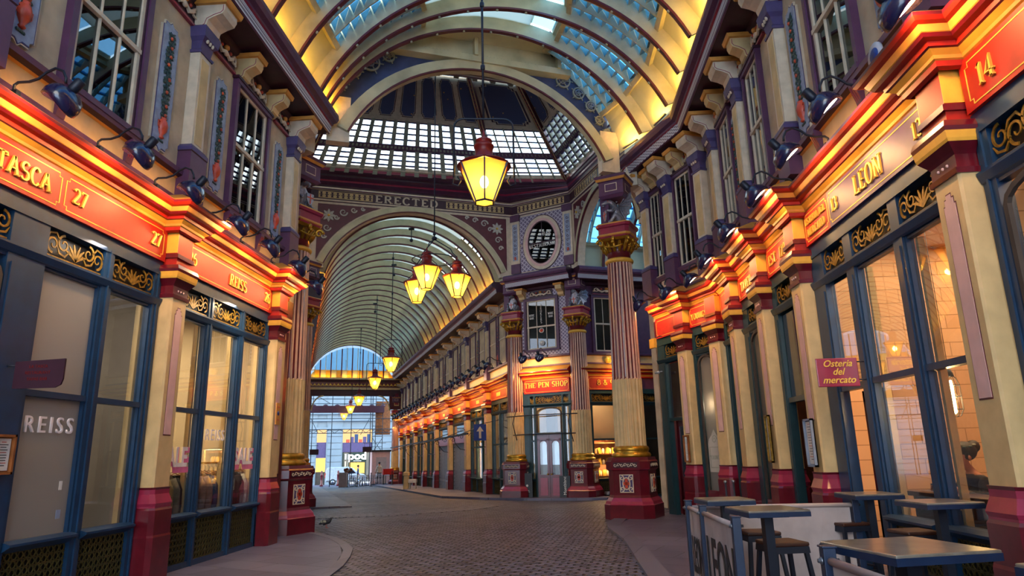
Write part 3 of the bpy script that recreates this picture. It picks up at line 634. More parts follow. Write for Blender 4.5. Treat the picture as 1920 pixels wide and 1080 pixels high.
def shopfront(M, x0, x1, label, lights, frame_m='navy', z=(.10, .78, 2.36, 3.80, 3.88, 4.28, 4.45), pane='pane', lining='cream', group='timber shopfronts of the near hall'):
    """lights: list of dict(x0,x1,kind='window'|'door'|'solid'|'arch', pane=...)"""
    c = (x0+x1)/2; t = thing('shopfront', label, 'shopfront', M @ T(c, 0, 0), group)
    f = MB(); z0, zs, zt, zg, zh, zf, ze = z
    f.box(x0-c, x1-c, -.03, .09, zf, ze, frame_m); f.prof([(-.02, zg-.02), (-.05, zg), (-.08, zh-.01), (-.08, zh+.015), (-.02, zh+.03), (.09, zh+.03), (.09, zg-.02)], x0-c, x1-c, frame_m)
    f.box(x0-c, x1-c, -.05, .09, zf-.03, zf+.02, frame_m)
    edges = sorted(set([x0]+[q for l in lights for q in (l['x0'], l['x1'])]+[x1]))
    ins = [(l['x0'], l['x1']) for l in lights]
    for a, b in zip(edges[:-1], edges[1:]):
        if not any(p <= a+1e-6 and b <= q+1e-6 for p, q in ins):
            f.box(a-c, b-c, -.035, .09, 0, zf, frame_m)
            if b-a > .2: f.box(a-c+.05, b-c-.05, -.05, -.03, .2, 3.7, frame_m)
            else: f.box((a+b)/2-c-.014, (a+b)/2-c+.014, -.055, -.03, 0, zf, frame_m)
    li = MB()
    for l in lights:
        a, b = l['x0']-c, l['x1']-c; kd = l.get('kind', 'window'); pm = l.get('pane', pane)
        if kd == 'window':
            f.box(a, b, -.03, .09, 0, z0, frame_m); f.prof([(0, zs-.08), (-.04, zs-.06), (-.12, zs-.01), (-.12, zs+.015), (-.03, zs+.04), (.09, zs+.04), (.09, zs-.08)], a-.02, b+.02, frame_m)
            f.box(a, b, -.02, .08, zt-.035, zt+.035, frame_m); f.box(a, a+.03, -.01, .07, zs, zg, frame_m); f.box(b-.03, b, -.01, .07, zs, zg, frame_m)
            f.box(a, b, .0, .07, zg-.05, zg, frame_m)
            for (q0, q1, pmm) in ((zs+.04, zt-.035, l.get('low', pm)), (zt+.035, zg-.05, pm)):
                g_ = MB(); g_.box(a+.03, b-.03, .035, .043, q0, q1, pmm); g_.build('window_pane', t)
            for e_ in (a, b-.05): li.box(e_, e_+.05, .10, .17, zs, zg-.03, lining)
            obj_from(vent_mesh(b-a, zs-.08-z0), 'vent_grille', t, T((a+b)/2, 0, z0))
        elif kd == 'arch':
            hz = zg-.05; n = 10; r = (b-a)/2-.05
            pts = [(a+.05, zs-.1)]+[(a+.05+r+r*cos(pi-pi*i/n)*1.0, hz-.22+.2*sin(pi*i/n)) for i in range(n+1)]+[(b-.05, zs-.1)]
            out = [(a, zs-.1), (a, hz), (b, hz), (b, zs-.1)]
            f.ribbon(pts, .025, .0, .04, 'interior_dark'); f.box(a, b, -.02, .07, hz-.0, zg, frame_m); f.box(a, b, -.03, .09, 0, zs-.1, l.get('base', frame_m))
            g_ = MB(); g_.poly(pts, .035, .043, pm); g_.build('window_pane', t)
        elif kd == 'door':
            dm = l.get('dm', 'burgundy'); f.box(a, b, -.02, .08, zt-.06, zt+.02, frame_m)
            g_ = MB(); g_.box(a+.03, b-.03, .035, .043, zt+.03, zg-.05, pm); g_.build('window_pane', t)
            rc = l.get('recess', .12); d_ = MB(); wd = b-a
            d_.box(a, a+.12, rc, rc+.05, 0, zt-.06, dm); d_.box(b-.12, b, rc, rc+.05, 0, zt-.06, dm); d_.box(a, b, rc, rc+.05, 0, .95, dm); d_.box(a, b, rc, rc+.05, zt-.2, zt-.06, dm)
            d_.box(a+.16, b-.16, rc-.015, rc, .2, .8, dm); dd = d_.build('door_leaf', t)
            g_ = MB(); g_.box(a+.12, b-.12, rc+.02, rc+.028, .95, zt-.2, pm); g_.build('door_pane', dd)
            h_ = MB(); h_.ball((b-.07, rc-.04, 1.05), .028, 'gold'); h_.tube([(b-.07, rc, 1.05), (b-.07, rc-.04, 1.05)], .01, 'gold'); h_.build('door_knob', dd)
        elif kd == 'solid':
            f.box(a, b, .03, .06, 0, zg, l.get('m', frame_m))
        o = obj_from(grille_mesh(b-a-.04, zf-zh-.06), 'fanlight_grille', t, T((a+b)/2, .0, zh+.045))
    bk = MB(); bk.box(x0-c, x1-c, .09, .11, zh, zf, 'black'); bk.build('fanlight_backing', t)
    f.build('frame', t)
    if li.v: li.build('window_lining', t)
    return t
def D(a, b, **k): d = dict(x0=a, x1=b); d.update(k); return d
sf27 = shopfront(FL, 5.0, 9.22, 'navy timber shopfront numbered 27 with a frosted pane lettered REISS', [D(5.15, 6.45, kind='arch', pane='pane_dark'), D(6.98, 7.96, pane='pane_frost'), D(8.14, 9.06)])
sf26 = shopfront(FL, 9.64, 13.02, 'navy timber shopfront numbered 26 with garments hanging behind three windows', [D(9.72, 10.64), D(10.80, 11.80), D(11.98, 12.92)])
shopfront(FL, .47, 4.38, 'navy timber shopfront nearest the camera on the left frontage', [D(.6, 1.75), D(1.9, 3.0), D(3.15, 4.25)])
sf13 = shopfront(FR, -9.77, -6.2, 'tall navy timber shopfront numbered 13 with warm boarded room behind', [D(-9.36, -8.66, kind='door', recess=.25), D(-8.44, -7.42), D(-7.22, -6.30)])
shopfront(FR, -5.77, -2.17, 'dark navy shopfront numbered 14 with curved-top windows', [D(-5.6, -4.15, kind='arch', base='navy'), D(-3.95, -2.4, kind='arch', base='navy')])
shopfront(FR, -11.65, -10.2, 'dark green tavern doorway bay with wooden transom window', [D(-11.45, -10.4, kind='door', dm='wood_dark', recess=.35, pane='pane_dark')], frame_m='navy_green')
shopfront(FR, -13.55, -12.08, 'dark green tavern window bay with tall arched glass', [D(-13.2, -12.35, kind='arch', pane='pane_etched', base='burgundy')], frame_m='navy_green')
shopfront(FR, -15.1, -13.98, 'narrow dark green timber panel in the corner where the right frontage bends', [D(-14.9, -14.2, kind='solid', m='navy_green')], frame_m='navy_green')
shopfront(FA, -1.28, -.36, 'dark green tavern window bay with tall etched glass on the angled front', [D(-1.16, -.48, kind='arch', pane='pane_etched', base='burgundy')], frame_m='navy_green')
shopfront(FA, -2.95, -1.73, 'dark green doorway bay with narrow burgundy double doors on the angled front', [D(-2.6, -1.85, kind='door', recess=.15, pane='pane_dark')], frame_m='navy_green')

for i, x in enumerate((-3.55, -7.9)): shopfront(FL, x, x+3.9, 'navy timber shopfront on the left, '+ORD[i]+' one behind the camera', [D(x+.15, x+1.3), D(x+1.4, x+2.5), D(x+2.6, x+3.75)])
for i, x in enumerate((-1.65, 2.6)): shopfront(FR, x, x+3.9, 'navy timber shopfront on the right, '+ORD[i]+' one behind the camera', [D(x+.15, x+1.3), D(x+1.4, x+2.5), D(x+2.6, x+3.75)])
b = MB(); b.box(-8, .2, .5, .6, 0, 4.45, 'interior_dark'); struct('wall_west_rear', b, FL); b = MB(); b.box(-1.9, 8, .5, .6, 0, 4.45, 'interior_dark'); struct('wall_east_rear', b, FR)
# ------------------------------------------------------------------ first floor: windows, panels, pilasters, brackets
def make_window(label, w_=1.5, z0=5.98, z1=8.5, cols=3, fm='purple', pane='pane_dark', group='first-floor sash windows', name='sash_window', mid=.5, rows=(1, 1)):
    t = thing(name, label, 'window', group=group); h = w_/2
    b = MB()
    for s_ in (-1, 1): b.prof([(-.0, 0), (-.0, 0)], 0, 0, fm) if 0 else b.box(s_*h, s_*(h-.10), -.10, .0, z0, z1, fm); b.box(s_*(h-.10), s_*(h-.13), -.07, .0, z0, z1-.1, 'plum')
    b.box(-h, h, -.11, 0, z1-.10, z1, fm); b.box(-h-.04, h+.04, -.13, 0, z1-.02, z1+.03, 'plum'); b.box(-h-.03, h+.03, -.14, 0, z0-.03, z0+.05, fm)
    b.build('window_surround', t)
    zm = z0+(z1-z0)*mid; f = MB(); a = h-.13
    f.box(-a, -a+.06, -.05, -.005, z0+.05, z1-.1, 'cream_pale'); f.box(a-.06, a, -.05, -.005, z0+.05, z1-.1, 'cream_pale')
    f.box(-a, a, -.05, -.005, z0+.05, z0+.12, 'cream_pale'); f.box(-a, a, -.05, -.005, z1-.15, z1-.1, 'cream_pale'); f.box(-a, a, -.07, -.005, zm-.035, zm+.03, 'cream_pale')
    for i in range(1, cols):
        x = -a+2*a*i/cols; f.box(x-.011, x+.011, -.045, -.005, z0+.1, z1-.12, 'cream_pale')
    f.build('sash', t)
    g_ = MB(); g_.box(-a+.05, a-.05, -.022, -.018, zm, z1-.14, pane); g_.box(-a+.05, a-.05, -.012, -.008, z0+.1, zm, pane); g_.build('window_pane', t)
    k_ = MB(); k_.box(-a, a, -.004, 0, z0+.05, z1-.1, 'interior_dark'); k_.build('window_backing', t)  # plain dark sheet set behind the sashes
    return t
def make_panel(label, w_=.46, z0=6.08, z1=8.16):
    t = thing('relief_panel', label, 'relief panel', group='painted fruit relief panels'); h = w_/2; c = .07
    def o(k, q=0): return [(-h+c+k*.3, z0+k), (-.05, z0+k), (0, z0-.05+k), (.05, z0+k), (h-c-k*.3, z0+k), (h-c-k*.3, z0+c), (h-k, z0+c+.03), (h-k, z1-c-.03), (h-c-k*.3, z1-c), (h-c-k*.3, z1-k), (.05, z1-k), (0, z1+.05-k), (-.05, z1-k), (-h+c+k*.3, z1-k), (-h+c+k*.3, z1-c), (-h+k, z1-c-.03), (-h+k, z0+c+.03), (-h+c+k*.3, z0+c)]
    b = MB(); b.poly(o(0), -.035, 0, 'cream_pale'); b.poly(o(.018), -.042, -.034, 'purple_blue'); b.poly(o(.032), -.046, -.04, 'relief_blue'); b.build('panel_board', t)
    rnd = random.Random(3); g = MB(); z = z0+.52
    while z < z1-.16:
        for s_ in (-1, 1):
            x = s_*(.03+rnd.random()*.05); a = rnd.random()*3
            g.ball((x, -.055, z+rnd.random()*.04), .032, 'leaf', (1+.5*sin(a), .4, 1.2-.4*sin(a)), 6, 4)
            g.ribbon([(0, z), (x*.6, z+.05), (x*1.3, z+.08*s_*sin(a)+.02)], [.006, .018, .004], -.05, .012, 'leaf')
        if rnd.random() < .62: g.ball(((rnd.random()-.5)*.09, -.065, z+.03), .03, 'fruit', (1, .8, 1), 8, 5)
        z += .075
    g.tube([(0, -.05, z0+.4), (.02, -.055, z0+.9), (-.02, -.055, z0+1.4), (0, -.05, z1-.15)], .008, 'leaf', 5); g.build('fruit_garland', t)
    v = MB(); v.lathe([(.02, z0+.16), (.05, z0+.18), (.03, z0+.21), (.075, z0+.28), (.09, z0+.36), (.07, z0+.44), (.05, z0+.47), (.06, z0+.49)], 'vase_red', (0, -.045, 0), 12)
    for s_ in (-1, 1): v.tube([(s_*.07, -.06, z0+.40), (s_*.115, -.06, z0+.42), (s_*.11, -.06, z0+.33), (s_*.08, -.06, z0+.30)], .008, 'vase_red', 5)
    for a in range(5): v.ball((-.05+a*.025, -.05, z0+.13), .022, 'leaf', (1, .5, 1), 6, 4)
    v.build('vase', t); return t
def make_upper_pilaster(label):
    t = thing('wall_pilaster', label, 'pilaster', group='first-floor pilasters with scrolled capitals')
    b = MB(); b.stack(0, -.05, [(5.56, .24, .17), (6.30, .24, .17), (6.32, .25, .18, 'plum'), (6.38, .25, .18, 'purple_blue'), (6.44, .20, .14, 'purple_blue')], 'purple'); b.build('pedestal', t)
    b = MB(); b.box(-.17, .17, -.17, 0, 6.4, 8.12, 'cream_pale'); b.box(-.11, .11, -.176, -.168, 6.5, 8.0, 'cream'); b.build('shaft', t)
    b = MB(); b.stack(0, -.05, [(8.08, .19, .14), (8.12, .20, .15), (8.16, .16, .11), (8.30, .17, .14), (8.36, .22, .2), (8.52, .25, .22), (8.56, .22, .2)], 'purple_blue')
    for s_ in (-1, 1): b.lathe([(.0, -.03), (.075, -.03), (.06, 0), (.075, .03), (0, .03)], 'gold_paint', (s_*.15, -.22, 8.44), 12, 'y')
    for k in range(3): b.ball((-.08+.08*k, -.22, 8.34), .035, 'cream_pale', (1, .8, 1.5), 8, 4)
    b.build('capital', t); return t
def make_bracket(label, big):
    t = thing('eaves_bracket', label, 'bracket', group='scrolled brackets under the eaves'); w_ = .21 if big else .13; k = 1.0 if big else .8
    o = [(0, 8.50), (-.10*k, 8.50), (-.20*k, 8.56), (-.23*k, 8.66), (-.34*k, 8.72), (-.46*k, 8.76), (-.50*k, 8.84), (-.50*k, 8.93), (0, 8.93)]
    b = MB(); b.prof(o, -w_, w_, 'cream_pale' if big else 'cream'); b.build('scroll', t)
    c = MB(); 
    for s_ in (-1, 1): c.tube([(s_*(w_+.002), y+.03, z+.02*(1 if z < 8.8 else -1)) for y, z in o[1:-1]], .007, 'rose', 4)
    c.build('painted_line', t)
    c = MB(); c.prof([(0, 8.93), (-.54*k, 8.93), (-.56*k, 8.96), (-.58*k, 9.01), (0, 9.01)], -w_-.06, w_+.06, 'orange_cream'); c.build('top_moulding', t)
    return t
def make_frieze(label, w_=.86):
    t = thing('carved_frieze_panel', label, 'frieze', group='carved frieze panels between the eaves brackets')
    b = MB(); b.box(-w_/2, w_/2, -.03, 0, 8.56, 8.92, 'plum'); b.box(-w_/2, w_/2, -.06, 0, 8.53, 8.57, 'rose'); b.build('backing', t)
    g = MB(); g.ball((0, -.08, 8.80), .055, 'orange_cream', seg=8, rings=6); g.ball((0, -.07, 8.70), .06, 'cream_pale', (1.2, .7, 1), 8, 5)
    for s_ in (-1, 1):
        g.ribbon([(s_*.04, 8.72), (s_*.14, 8.66), (s_*.24, 8.72), (s_*.30, 8.82)], [.02, .035, .03, .01], -.05, .04, 'cream_pale')
        g.ribbon(spiral(s_*.30, 8.73, .09, 1.1, pi/2, -s_), .014, -.05, .03, 'cream_pale'); g.ball((s_*.16, -.07, 8.78), .035, 'vase_red', seg=7, rings=4)
        g.ball((s_*.38, -.06, 8.68), .035, 'cream_pale', (1.4, .6, .8), 7, 4)
    g.build('figures', t); return t
win0 = make_window('big sash window of the left frontage nearer the camera, three panes wide'); win0.matrix_world = FL @ T(7.5, 0, 0)
pan0 = make_panel('fruit relief panel on the left wall between the two pilasters, nearest camera'); pan0.matrix_world = FL @ T(6.12, 0, 0)
up0_ = make_upper_pilaster('first-floor pilaster on the left wall between the two sash windows'); up0_.matrix_world = FL @ T(9.58, 0, 0)
brB = make_bracket('large scrolled bracket above the middle left pilaster', True); brB.matrix_world = FL @ T(9.58, -.04, 0)
brS = make_bracket('small scrolled bracket over the near edge of the far left window', False); brS.matrix_world = FL @ T(11.05, 0, 0)
fz0 = make_frieze('carved cherub frieze panel above the far left sash window'); fz0.matrix_world = FL @ T(11.72, 0, 0)
dup(win0, FL @ T(11.6, 0, 0), 'sash window of the left frontage nearer the crossing, reflecting red signs'); dup(win0, FL @ T(3.4, 0, 0), 'sash window on the left wall nearest the camera')
for s_, l in [(8.80, 'fruit relief panel with red vase just beyond the near left window'), (10.42, 'fruit relief panel between the middle left pilaster and far left window'), (12.95, 'narrow fruit relief panel beside the last left pilaster'), (4.9, 'fruit relief panel on the left wall beside the nearest pilaster')]:
    dup(pan0, FL @ T(s_, 0, 0), l)
for s_, l in [(13.6, 'last first-floor pilaster of the left wall beside the winged beast'), (5.6, 'first-floor pilaster of the left wall before the near window')]:
    dup(up0_, FL @ T(s_, 0, 0), l); dup(brB, FL @ T(s_, -.04, 0), l.replace('first-floor pilaster', 'large eaves bracket').replace('beside the winged beast', 'lit orange'))
for i, s_ in enumerate([6.95, 8.3, 12.37]): dup(brS, FL @ T(s_, 0, 0), 'small scrolled bracket under the left eaves, '+['above the near window', 'just before the middle pilaster', 'over the far edge of the far left window'][i])
for i, s_ in enumerate([6.28, 7.62, 9.0, 10.38, 13.05]): dup(fz0, FL @ T(s_, 0, 0), ORD[i]+' carved frieze panel counted from the camera under the left eaves, far window one excluded')
# right frontage
WR = [(FR, -8.05, 1.3, 'sash window above the LEON sign with blue plaque beside it'), (FR, -11.3, .95, 'narrow sash window above the EST. 1780 sign'), (FR, -13.35, .98, 'narrow sash window above the TAVERN sign'), (FR, -4.0, 1.45, 'sash window on the right wall nearest the camera'),
      (FA, -1.08, .86, 'lamplit sash window above the YOUNGS sign'), (FA, -2.45, .66, 'lamplit sash window at the far end of the angled right frontage')]
for i, (M, s_, w_, l) in enumerate(WR): dup(win0, M @ T(s_, 0, 0) @ S(w_/1.5, 1, 1), l, 'first-floor sash windows')
PR = [(FR, -5.95), (FR, -9.85), (FR, -12.15), (FR, -14.3), (FA, -.25), (FA, -1.72), (FA, -2.92)]
for i, (M, s_) in enumerate(PR):
    dup(up0_, M @ T(s_, 0, 0), ORD[i]+' first-floor pilaster of the right frontage counted from the camera'); dup(brB, M @ T(s_, -.04, 0), ORD[i]+' large scrolled bracket under the right eaves counted from the camera')
for i, (M, s_) in enumerate([(FR, -7.6), (FR, -8.95), (FR, -11.3), (FR, -13.3), (FA, -1.08), (FA, -2.35)]): dup(brS, M @ T(s_, 0, 0), ORD[i]+' small scrolled bracket under the right eaves counted from the camera')
for i, (M, s_) in enumerate([(FR, -6.95), (FR, -8.28), (FR, -9.6), (FR, -10.78), (FR, -11.8), (FR, -12.8), (FR, -13.8), (FA, -.75), (FA, -1.4), (FA, -2.1), (FA, -2.65)]): dup(fz0, M @ T(s_, 0, 0) @ S(.72, 1, 1), ORD[i]+' carved frieze panel under the right eaves counted from the camera')
for M, s_, l in [(FR, -9.3, 'long fruit relief panel between the first two right windows'), (FR, -6.75, 'fruit relief panel on the right wall beside the nearest pilaster'), (FR, -12.75, 'slim fruit relief panel beside the third right window')]: dup(pan0, M @ T(s_, 0, 0), l)
# small cream consoles in the strip under the windows
def make_console(label):
    t = thing('sill_console', label, 'bracket', group='fluted consoles under the window sills'); b = MB(); b.prof([(0, 5.56), (-.05, 5.56), (-.07, 5.66), (-.13, 5.84), (-.13, 5.89), (0, 5.89)], -.07, .07, 'purple'); b.build('body', t)
    b = MB()
    for k in (-1, 0, 1): b.prof([(-.055, 5.60), (-.078, 5.68), (-.133, 5.82), (-.10, 5.82)], k*.04-.009, k*.04+.009, 'rose')
    b.build('fluting', t); return t
cs0 = make_console('fluted console below the near left window, near corner'); cs0.matrix_world = FL @ T(6.85, 0, 0)
for M, s_, l in [(FL, 8.15, 'fluted console below the near left window, far corner'), (FL, 10.95, 'fluted console below the far left window, near corner'), (FL, 12.25, 'fluted console below the far left window, far corner'), (FR, -7.6, 'fluted console below the first right window, near corner'), (FR, -8.9, 'fluted console below the first right window, far corner'), (FR, -10.95, 'fluted console below the second right window'), (FR, -13.0, 'fluted console below the third right window'), (FA, -1.4, 'fluted console below the window over the YOUNGS sign')]:
    dup(cs0, M @ T(s_, 0, 0), l)

# ------------------------------------------------------------------ gooseneck lamps
SHELL = [(.0, .115), (.035, .11), (.04, .10), (.09, .085), (.135, .045), (.155, -.01), (.15, -.055), (.142, -.058), (.135, -.02), (.0, .03)]
def make_lamp(label, power=0):
    t = thing('wall_lamp', label, 'lamp', group='gooseneck lamps over the shop signs')
    a = MB(); a.tube([(0, -.20, 5.36), (0, -.20, 5.47), (0, -.24, 5.50), (0, -.36, 5.50), (0, -.46, 5.53), (0, -.54, 5.60), (0, -.63, 5.64), (0, -.72, 5.60), (0, -.76, 5.52), (0, -.765, 5.46)], .015, 'iron', 7); a.box(-.03, .03, -.26, -.14, 5.33, 5.40, 'iron'); a.build('arm', t)
    s_ = MB(); s_.lathe([(.04, -.01), (.045, .02), (.045, .11), (.03, .12)], 'iron', (0, 0, .10), 12); pr = SHELL
    vs = []; ng = 24
    for r, z in pr:
        for i in range(ng):
            q = 2*pi*i/ng; rr = r*(1+.06*abs(cos(2*q))); vs.append((rr*cos(q), rr*sin(q)*1.05, z+(.02*cos(2*q) if r > .05 else 0)))
    s_.add(vs, [(q*ng+i, q*ng+(i+1) % ng, (q+1)*ng+(i+1) % ng, (q+1)*ng+i) for q in range(len(pr)-1) for i in range(ng)], 'lamp_blue', True)
    sh = s_.build('lamp_shade', t); sh.matrix_basis = T(0, -.76, 5.27) @ Matrix.Rotation(radians(41), 4, 'X') @ S(1.2, 1.2, 1.25)
    b = MB(); b.lathe([(.0, -.0395), (.125, -.0395), (.125, -.0365), (0, -.0365)], 'dish_glow', seg=20); bb = b.build('bulb', sh)
    return t
lampA = make_lamp('first gooseneck lamp from the camera over the left fascia')
def fascia_lamp(M, s_, label, power, first=False, sc_=1.0, light=True):
    if first: lampA.matrix_world = M @ T(s_, 0, 0); r = lampA; r['label'] = label
    else: r = dup(lampA, M @ T(s_, 0, 0) @ S(sc_, sc_, 1), label)
    if light:
        p = M @ Vector((s_, -.70, 5.20)); d = M.to_3x3() @ Vector((0, .78, -.55)); area('lamp_light', p, d, .16, .16, power, (1, .44, .10), 'DISK', xdir=M.to_3x3() @ Vector((1, 0, 0)))
    return r
PWR = 7
for i, s_ in enumerate([6.0, 7.33, 8.55, 9.98, 11.22, 12.55]): fascia_lamp(FL, s_, ORD[i]+' gooseneck lamp from the camera over the left fascia', PWR, i == 0)
fascia_lamp(FL @ T(0, 0, -.15), 13.55, 'gooseneck lamp in front of the left fluted column, lit face showing', 2.5)
fascia_lamp(FL, 4.0, 'gooseneck lamp over the left fascia behind the camera edge', PWR)
for i, (M, s_) in enumerate([(FR, -7.0), (FR, -8.25), (FR, -9.65), (FR, -11.4), (FR, -13.2), (FR, -14.75), (FA, -1.1), (FA, -2.5)]): fascia_lamp(M, s_, ORD[i]+' gooseneck lamp from the camera over the right fascia', PWR)
fascia_lamp(FR, -5.3, 'gooseneck lamp over the number 14 sign', PWR); fascia_lamp(FR, -3.5, 'gooseneck lamp over the right fascia behind the camera edge', PWR)
# ------------------------------------------------------------------ fluted columns with winged beasts
mat('shaft_pink', '#c9a08a', .5, var=.08)
def crest(mb, cx, y, z0, z1, w_, face=0):
    mb.box(cx-w_/2, cx+w_/2, y-.012, y, z0, z1, 'cream_pale'); mb.box(cx-w_/2+.02, cx+w_/2-.02, y-.016, y-.011, z0+.02, z1-.02, 'purple_blue')
    cz = (z0+z1)/2; h = (z1-z0)
    mb.box(cx-.035, cx+.035, y-.03, y-.012, cz-h*.26, cz+h*.26, 'vase_red'); mb.box(cx-w_*.22, cx+w_*.22, y-.03, y-.012, cz-.035, cz+.035, 'vase_red')
    mb.ribbon([(cx+w_*.26*cos(a*pi/8), cz+h*.33*sin(a*pi/8)) for a in range(17)], .012, y-.014, .012, 'cream_pale')
    for sx_ in (-1, 1):
        for sz in (-1, 1): mb.ribbon(spiral(cx+sx_*w_*.33, cz+sz*h*.30, .06, 1.1, pi/2*sz, sx_*sz), .011, y-.014, .012, 'cream_pale')
def make_column(label, r=.36, crests=True, group='great fluted columns of the crossing'):
    t = thing('fluted_column', label, 'column', group=group)
    b = MB(); b.stack(0, 0, [(0, .62, .62), (.34, .62, .62), (.36, .60, .60, 'rose'), (.42, .58, .58, 'rose'), (.50, .52, .52, 'rose'), (.56, .50, .50), (1.12, .50, .50), (1.15, .53, .53), (1.17, .55, .55, 'rose'), (1.34, .55, .55), (1.37, .52, .52), (1.44, .50, .50)], 'burgundy', ch=.34)
    pl = b.build('plinth', t)
    c = MB()
    if crests:
        for q in range(4):
            k = MB(); crest(k, 0, -.502, .62, 1.04, .34); c2 = Matrix.Rotation(q*pi/2, 4, 'Z'); k.v = [tuple(c2 @ Vector(p)) for p in k.v]
            k2 = MB(); k2.box(-.30, .30, -.556, -.552, 1.20, 1.32, 'plum')
            for i in range(7): k2.ribbon(spiral(-.25+i*.083, 1.26, .045, 1.0, 0, 1 if i % 2 else -1, 10), .007, -.552, .012, 'cream_pale')
            k2.v = [tuple(c2 @ Vector(p)) for p in k2.v]
            for kk in (k, k2): b0 = len(c.v); c.v += kk.v; c.f += [[i+b0 for i in f] for f in kk.f]; c.m += kk.m; c.sm += kk.sm
        c.build('painted_crest', pl)
    b = MB(); b.lathe([(.47, 1.44), (.49, 1.48), (.47, 1.53), (.42, 1.56), (.44, 1.60), (.45, 1.64), (.43, 1.68), (.39, 1.71)], 'gold', seg=32); b.build('base_ring', t)
    b = MB(); b.lathe([(r+.035, 1.70), (r+.03, 1.78), (r+.02, 3.33), (r+.0, 3.36)], 'cream', seg=20, flute=22, fd=.022); b.build('lower_shaft', t)
    b = MB(); b.lathe([(r, 3.34), (r-.01, 3.4), (r-.05, 6.42)], 'burgundy', flute=22, fd=-.016, mf=None); 
    # pale fillets between the dark grooves
    ng = 88
    b.m = [('shaft_pink' if (i % 4) in (0, 1) and i < len(b.f)-2 else 'burgundy') for i, _ in enumerate(b.f)]
    b.build('upper_shaft', t)
    b = MB(); b.lathe([(r-.04, 6.40), (r+.01, 6.43), (r+.02, 6.47), (r-.02, 6.52)], 'sign_yellow', seg=28); b.lathe([(r-.06, 6.50), (r-.05, 6.72), (r+.0, 6.82)], 'burgundy', seg=24)
    for i in range(16):
        a = 2*pi*i/16; R_ = r+.0
        b.tube([(R_*cos(a)*.86, R_*sin(a)*.86, 6.70), (R_*cos(a)*1.04, R_*sin(a)*1.04, 6.82), (R_*cos(a)*1.25, R_*sin(a)*1.25, 6.93), (R_*cos(a)*1.3, R_*sin(a)*1.3, 6.86)], [.04, .05, .035, .015], 'gold', 6)
    for i in range(4):
        a = pi/4+pi/2*i; c = (cos(a)*(r+.16), sin(a)*(r+.16)); d_ = Vector((-sin(a), cos(a), 0))
        pts = [Vector((c[0], c[1], 6.93))+Vector((cos(a), sin(a), 0))*(.10*(1-.8*k/14)*cos(k*.55))+Vector((0, 0, .11*(1-.8*k/14)*sin(k*.55))) for k in range(15)]
        b.tube(pts, [.045-.0022*k for k in range(15)], 'gold', 6)
        m_ = pi/2*i; b.ball((cos(m_)*(r+.05), sin(m_)*(r+.05), 7.02), .06, 'gold', (1, 1, 1.3), 8, 5); b.ball((cos(m_)*(r+.09), sin(m_)*(r+.09), 6.92), .055, 'gold', (1, 1, .8), 8, 5)
        b.tube([(cos(m_+q*.12)*(r+.06), sin(m_+q*.12)*(r+.06), 6.86-.07*cos(q*.3)) for q in range(-5, 6)], .025, 'gold', 5)
    b.stack(0, 0, [(7.0, .36, .36), (7.06, .42, .42, 'gold')], 'gold'); b.build('capital', t)
    b = MB(); b.stack(0, 0, [(7.06, .42, .42), (7.10, .44, .44), (7.12, .46, .46, 'orange_cream'), (7.16, .46, .46, 'orange_cream'), (7.18, .42, .42), (7.34, .42, .42), (7.36, .46, .46), (7.42, .48, .48), (7.46, .46, .46, 'orange_cream')], 'rose', ch=.2); b.build('abacus', t)
    b = MB(); b.stack(0, 0, [(8.20, .30, .30), (8.27, .36, .36), (8.30, .34, .34), (8.66, .34, .34), (8.68, .38, .38), (8.74, .42, .42, 'orange_cream'), (8.80, .44, .44), (8.84, .40, .40)], 'purple')
    for q in range(4):
        k = MB(); k.box(-.17, .17, -.35, -.344, 8.38, 8.60, 'cream_pale'); k.box(-.15, .15, -.354, -.349, 8.40, 8.58, 'purple'); c2 = Matrix.Rotation(q*pi/2, 4, 'Z'); b0 = len(b.v); b.v += [tuple(c2 @ Vector(p)) for p in k.v]; b.f += [[i+b0 for i in f] for f in k.f]; b.m += k.m; b.sm += k.sm
    b.stack(0, .26, [(7.44, .20, .12), (8.3, .20, .12)], 'purple')
    b.build('top_block', t); return t
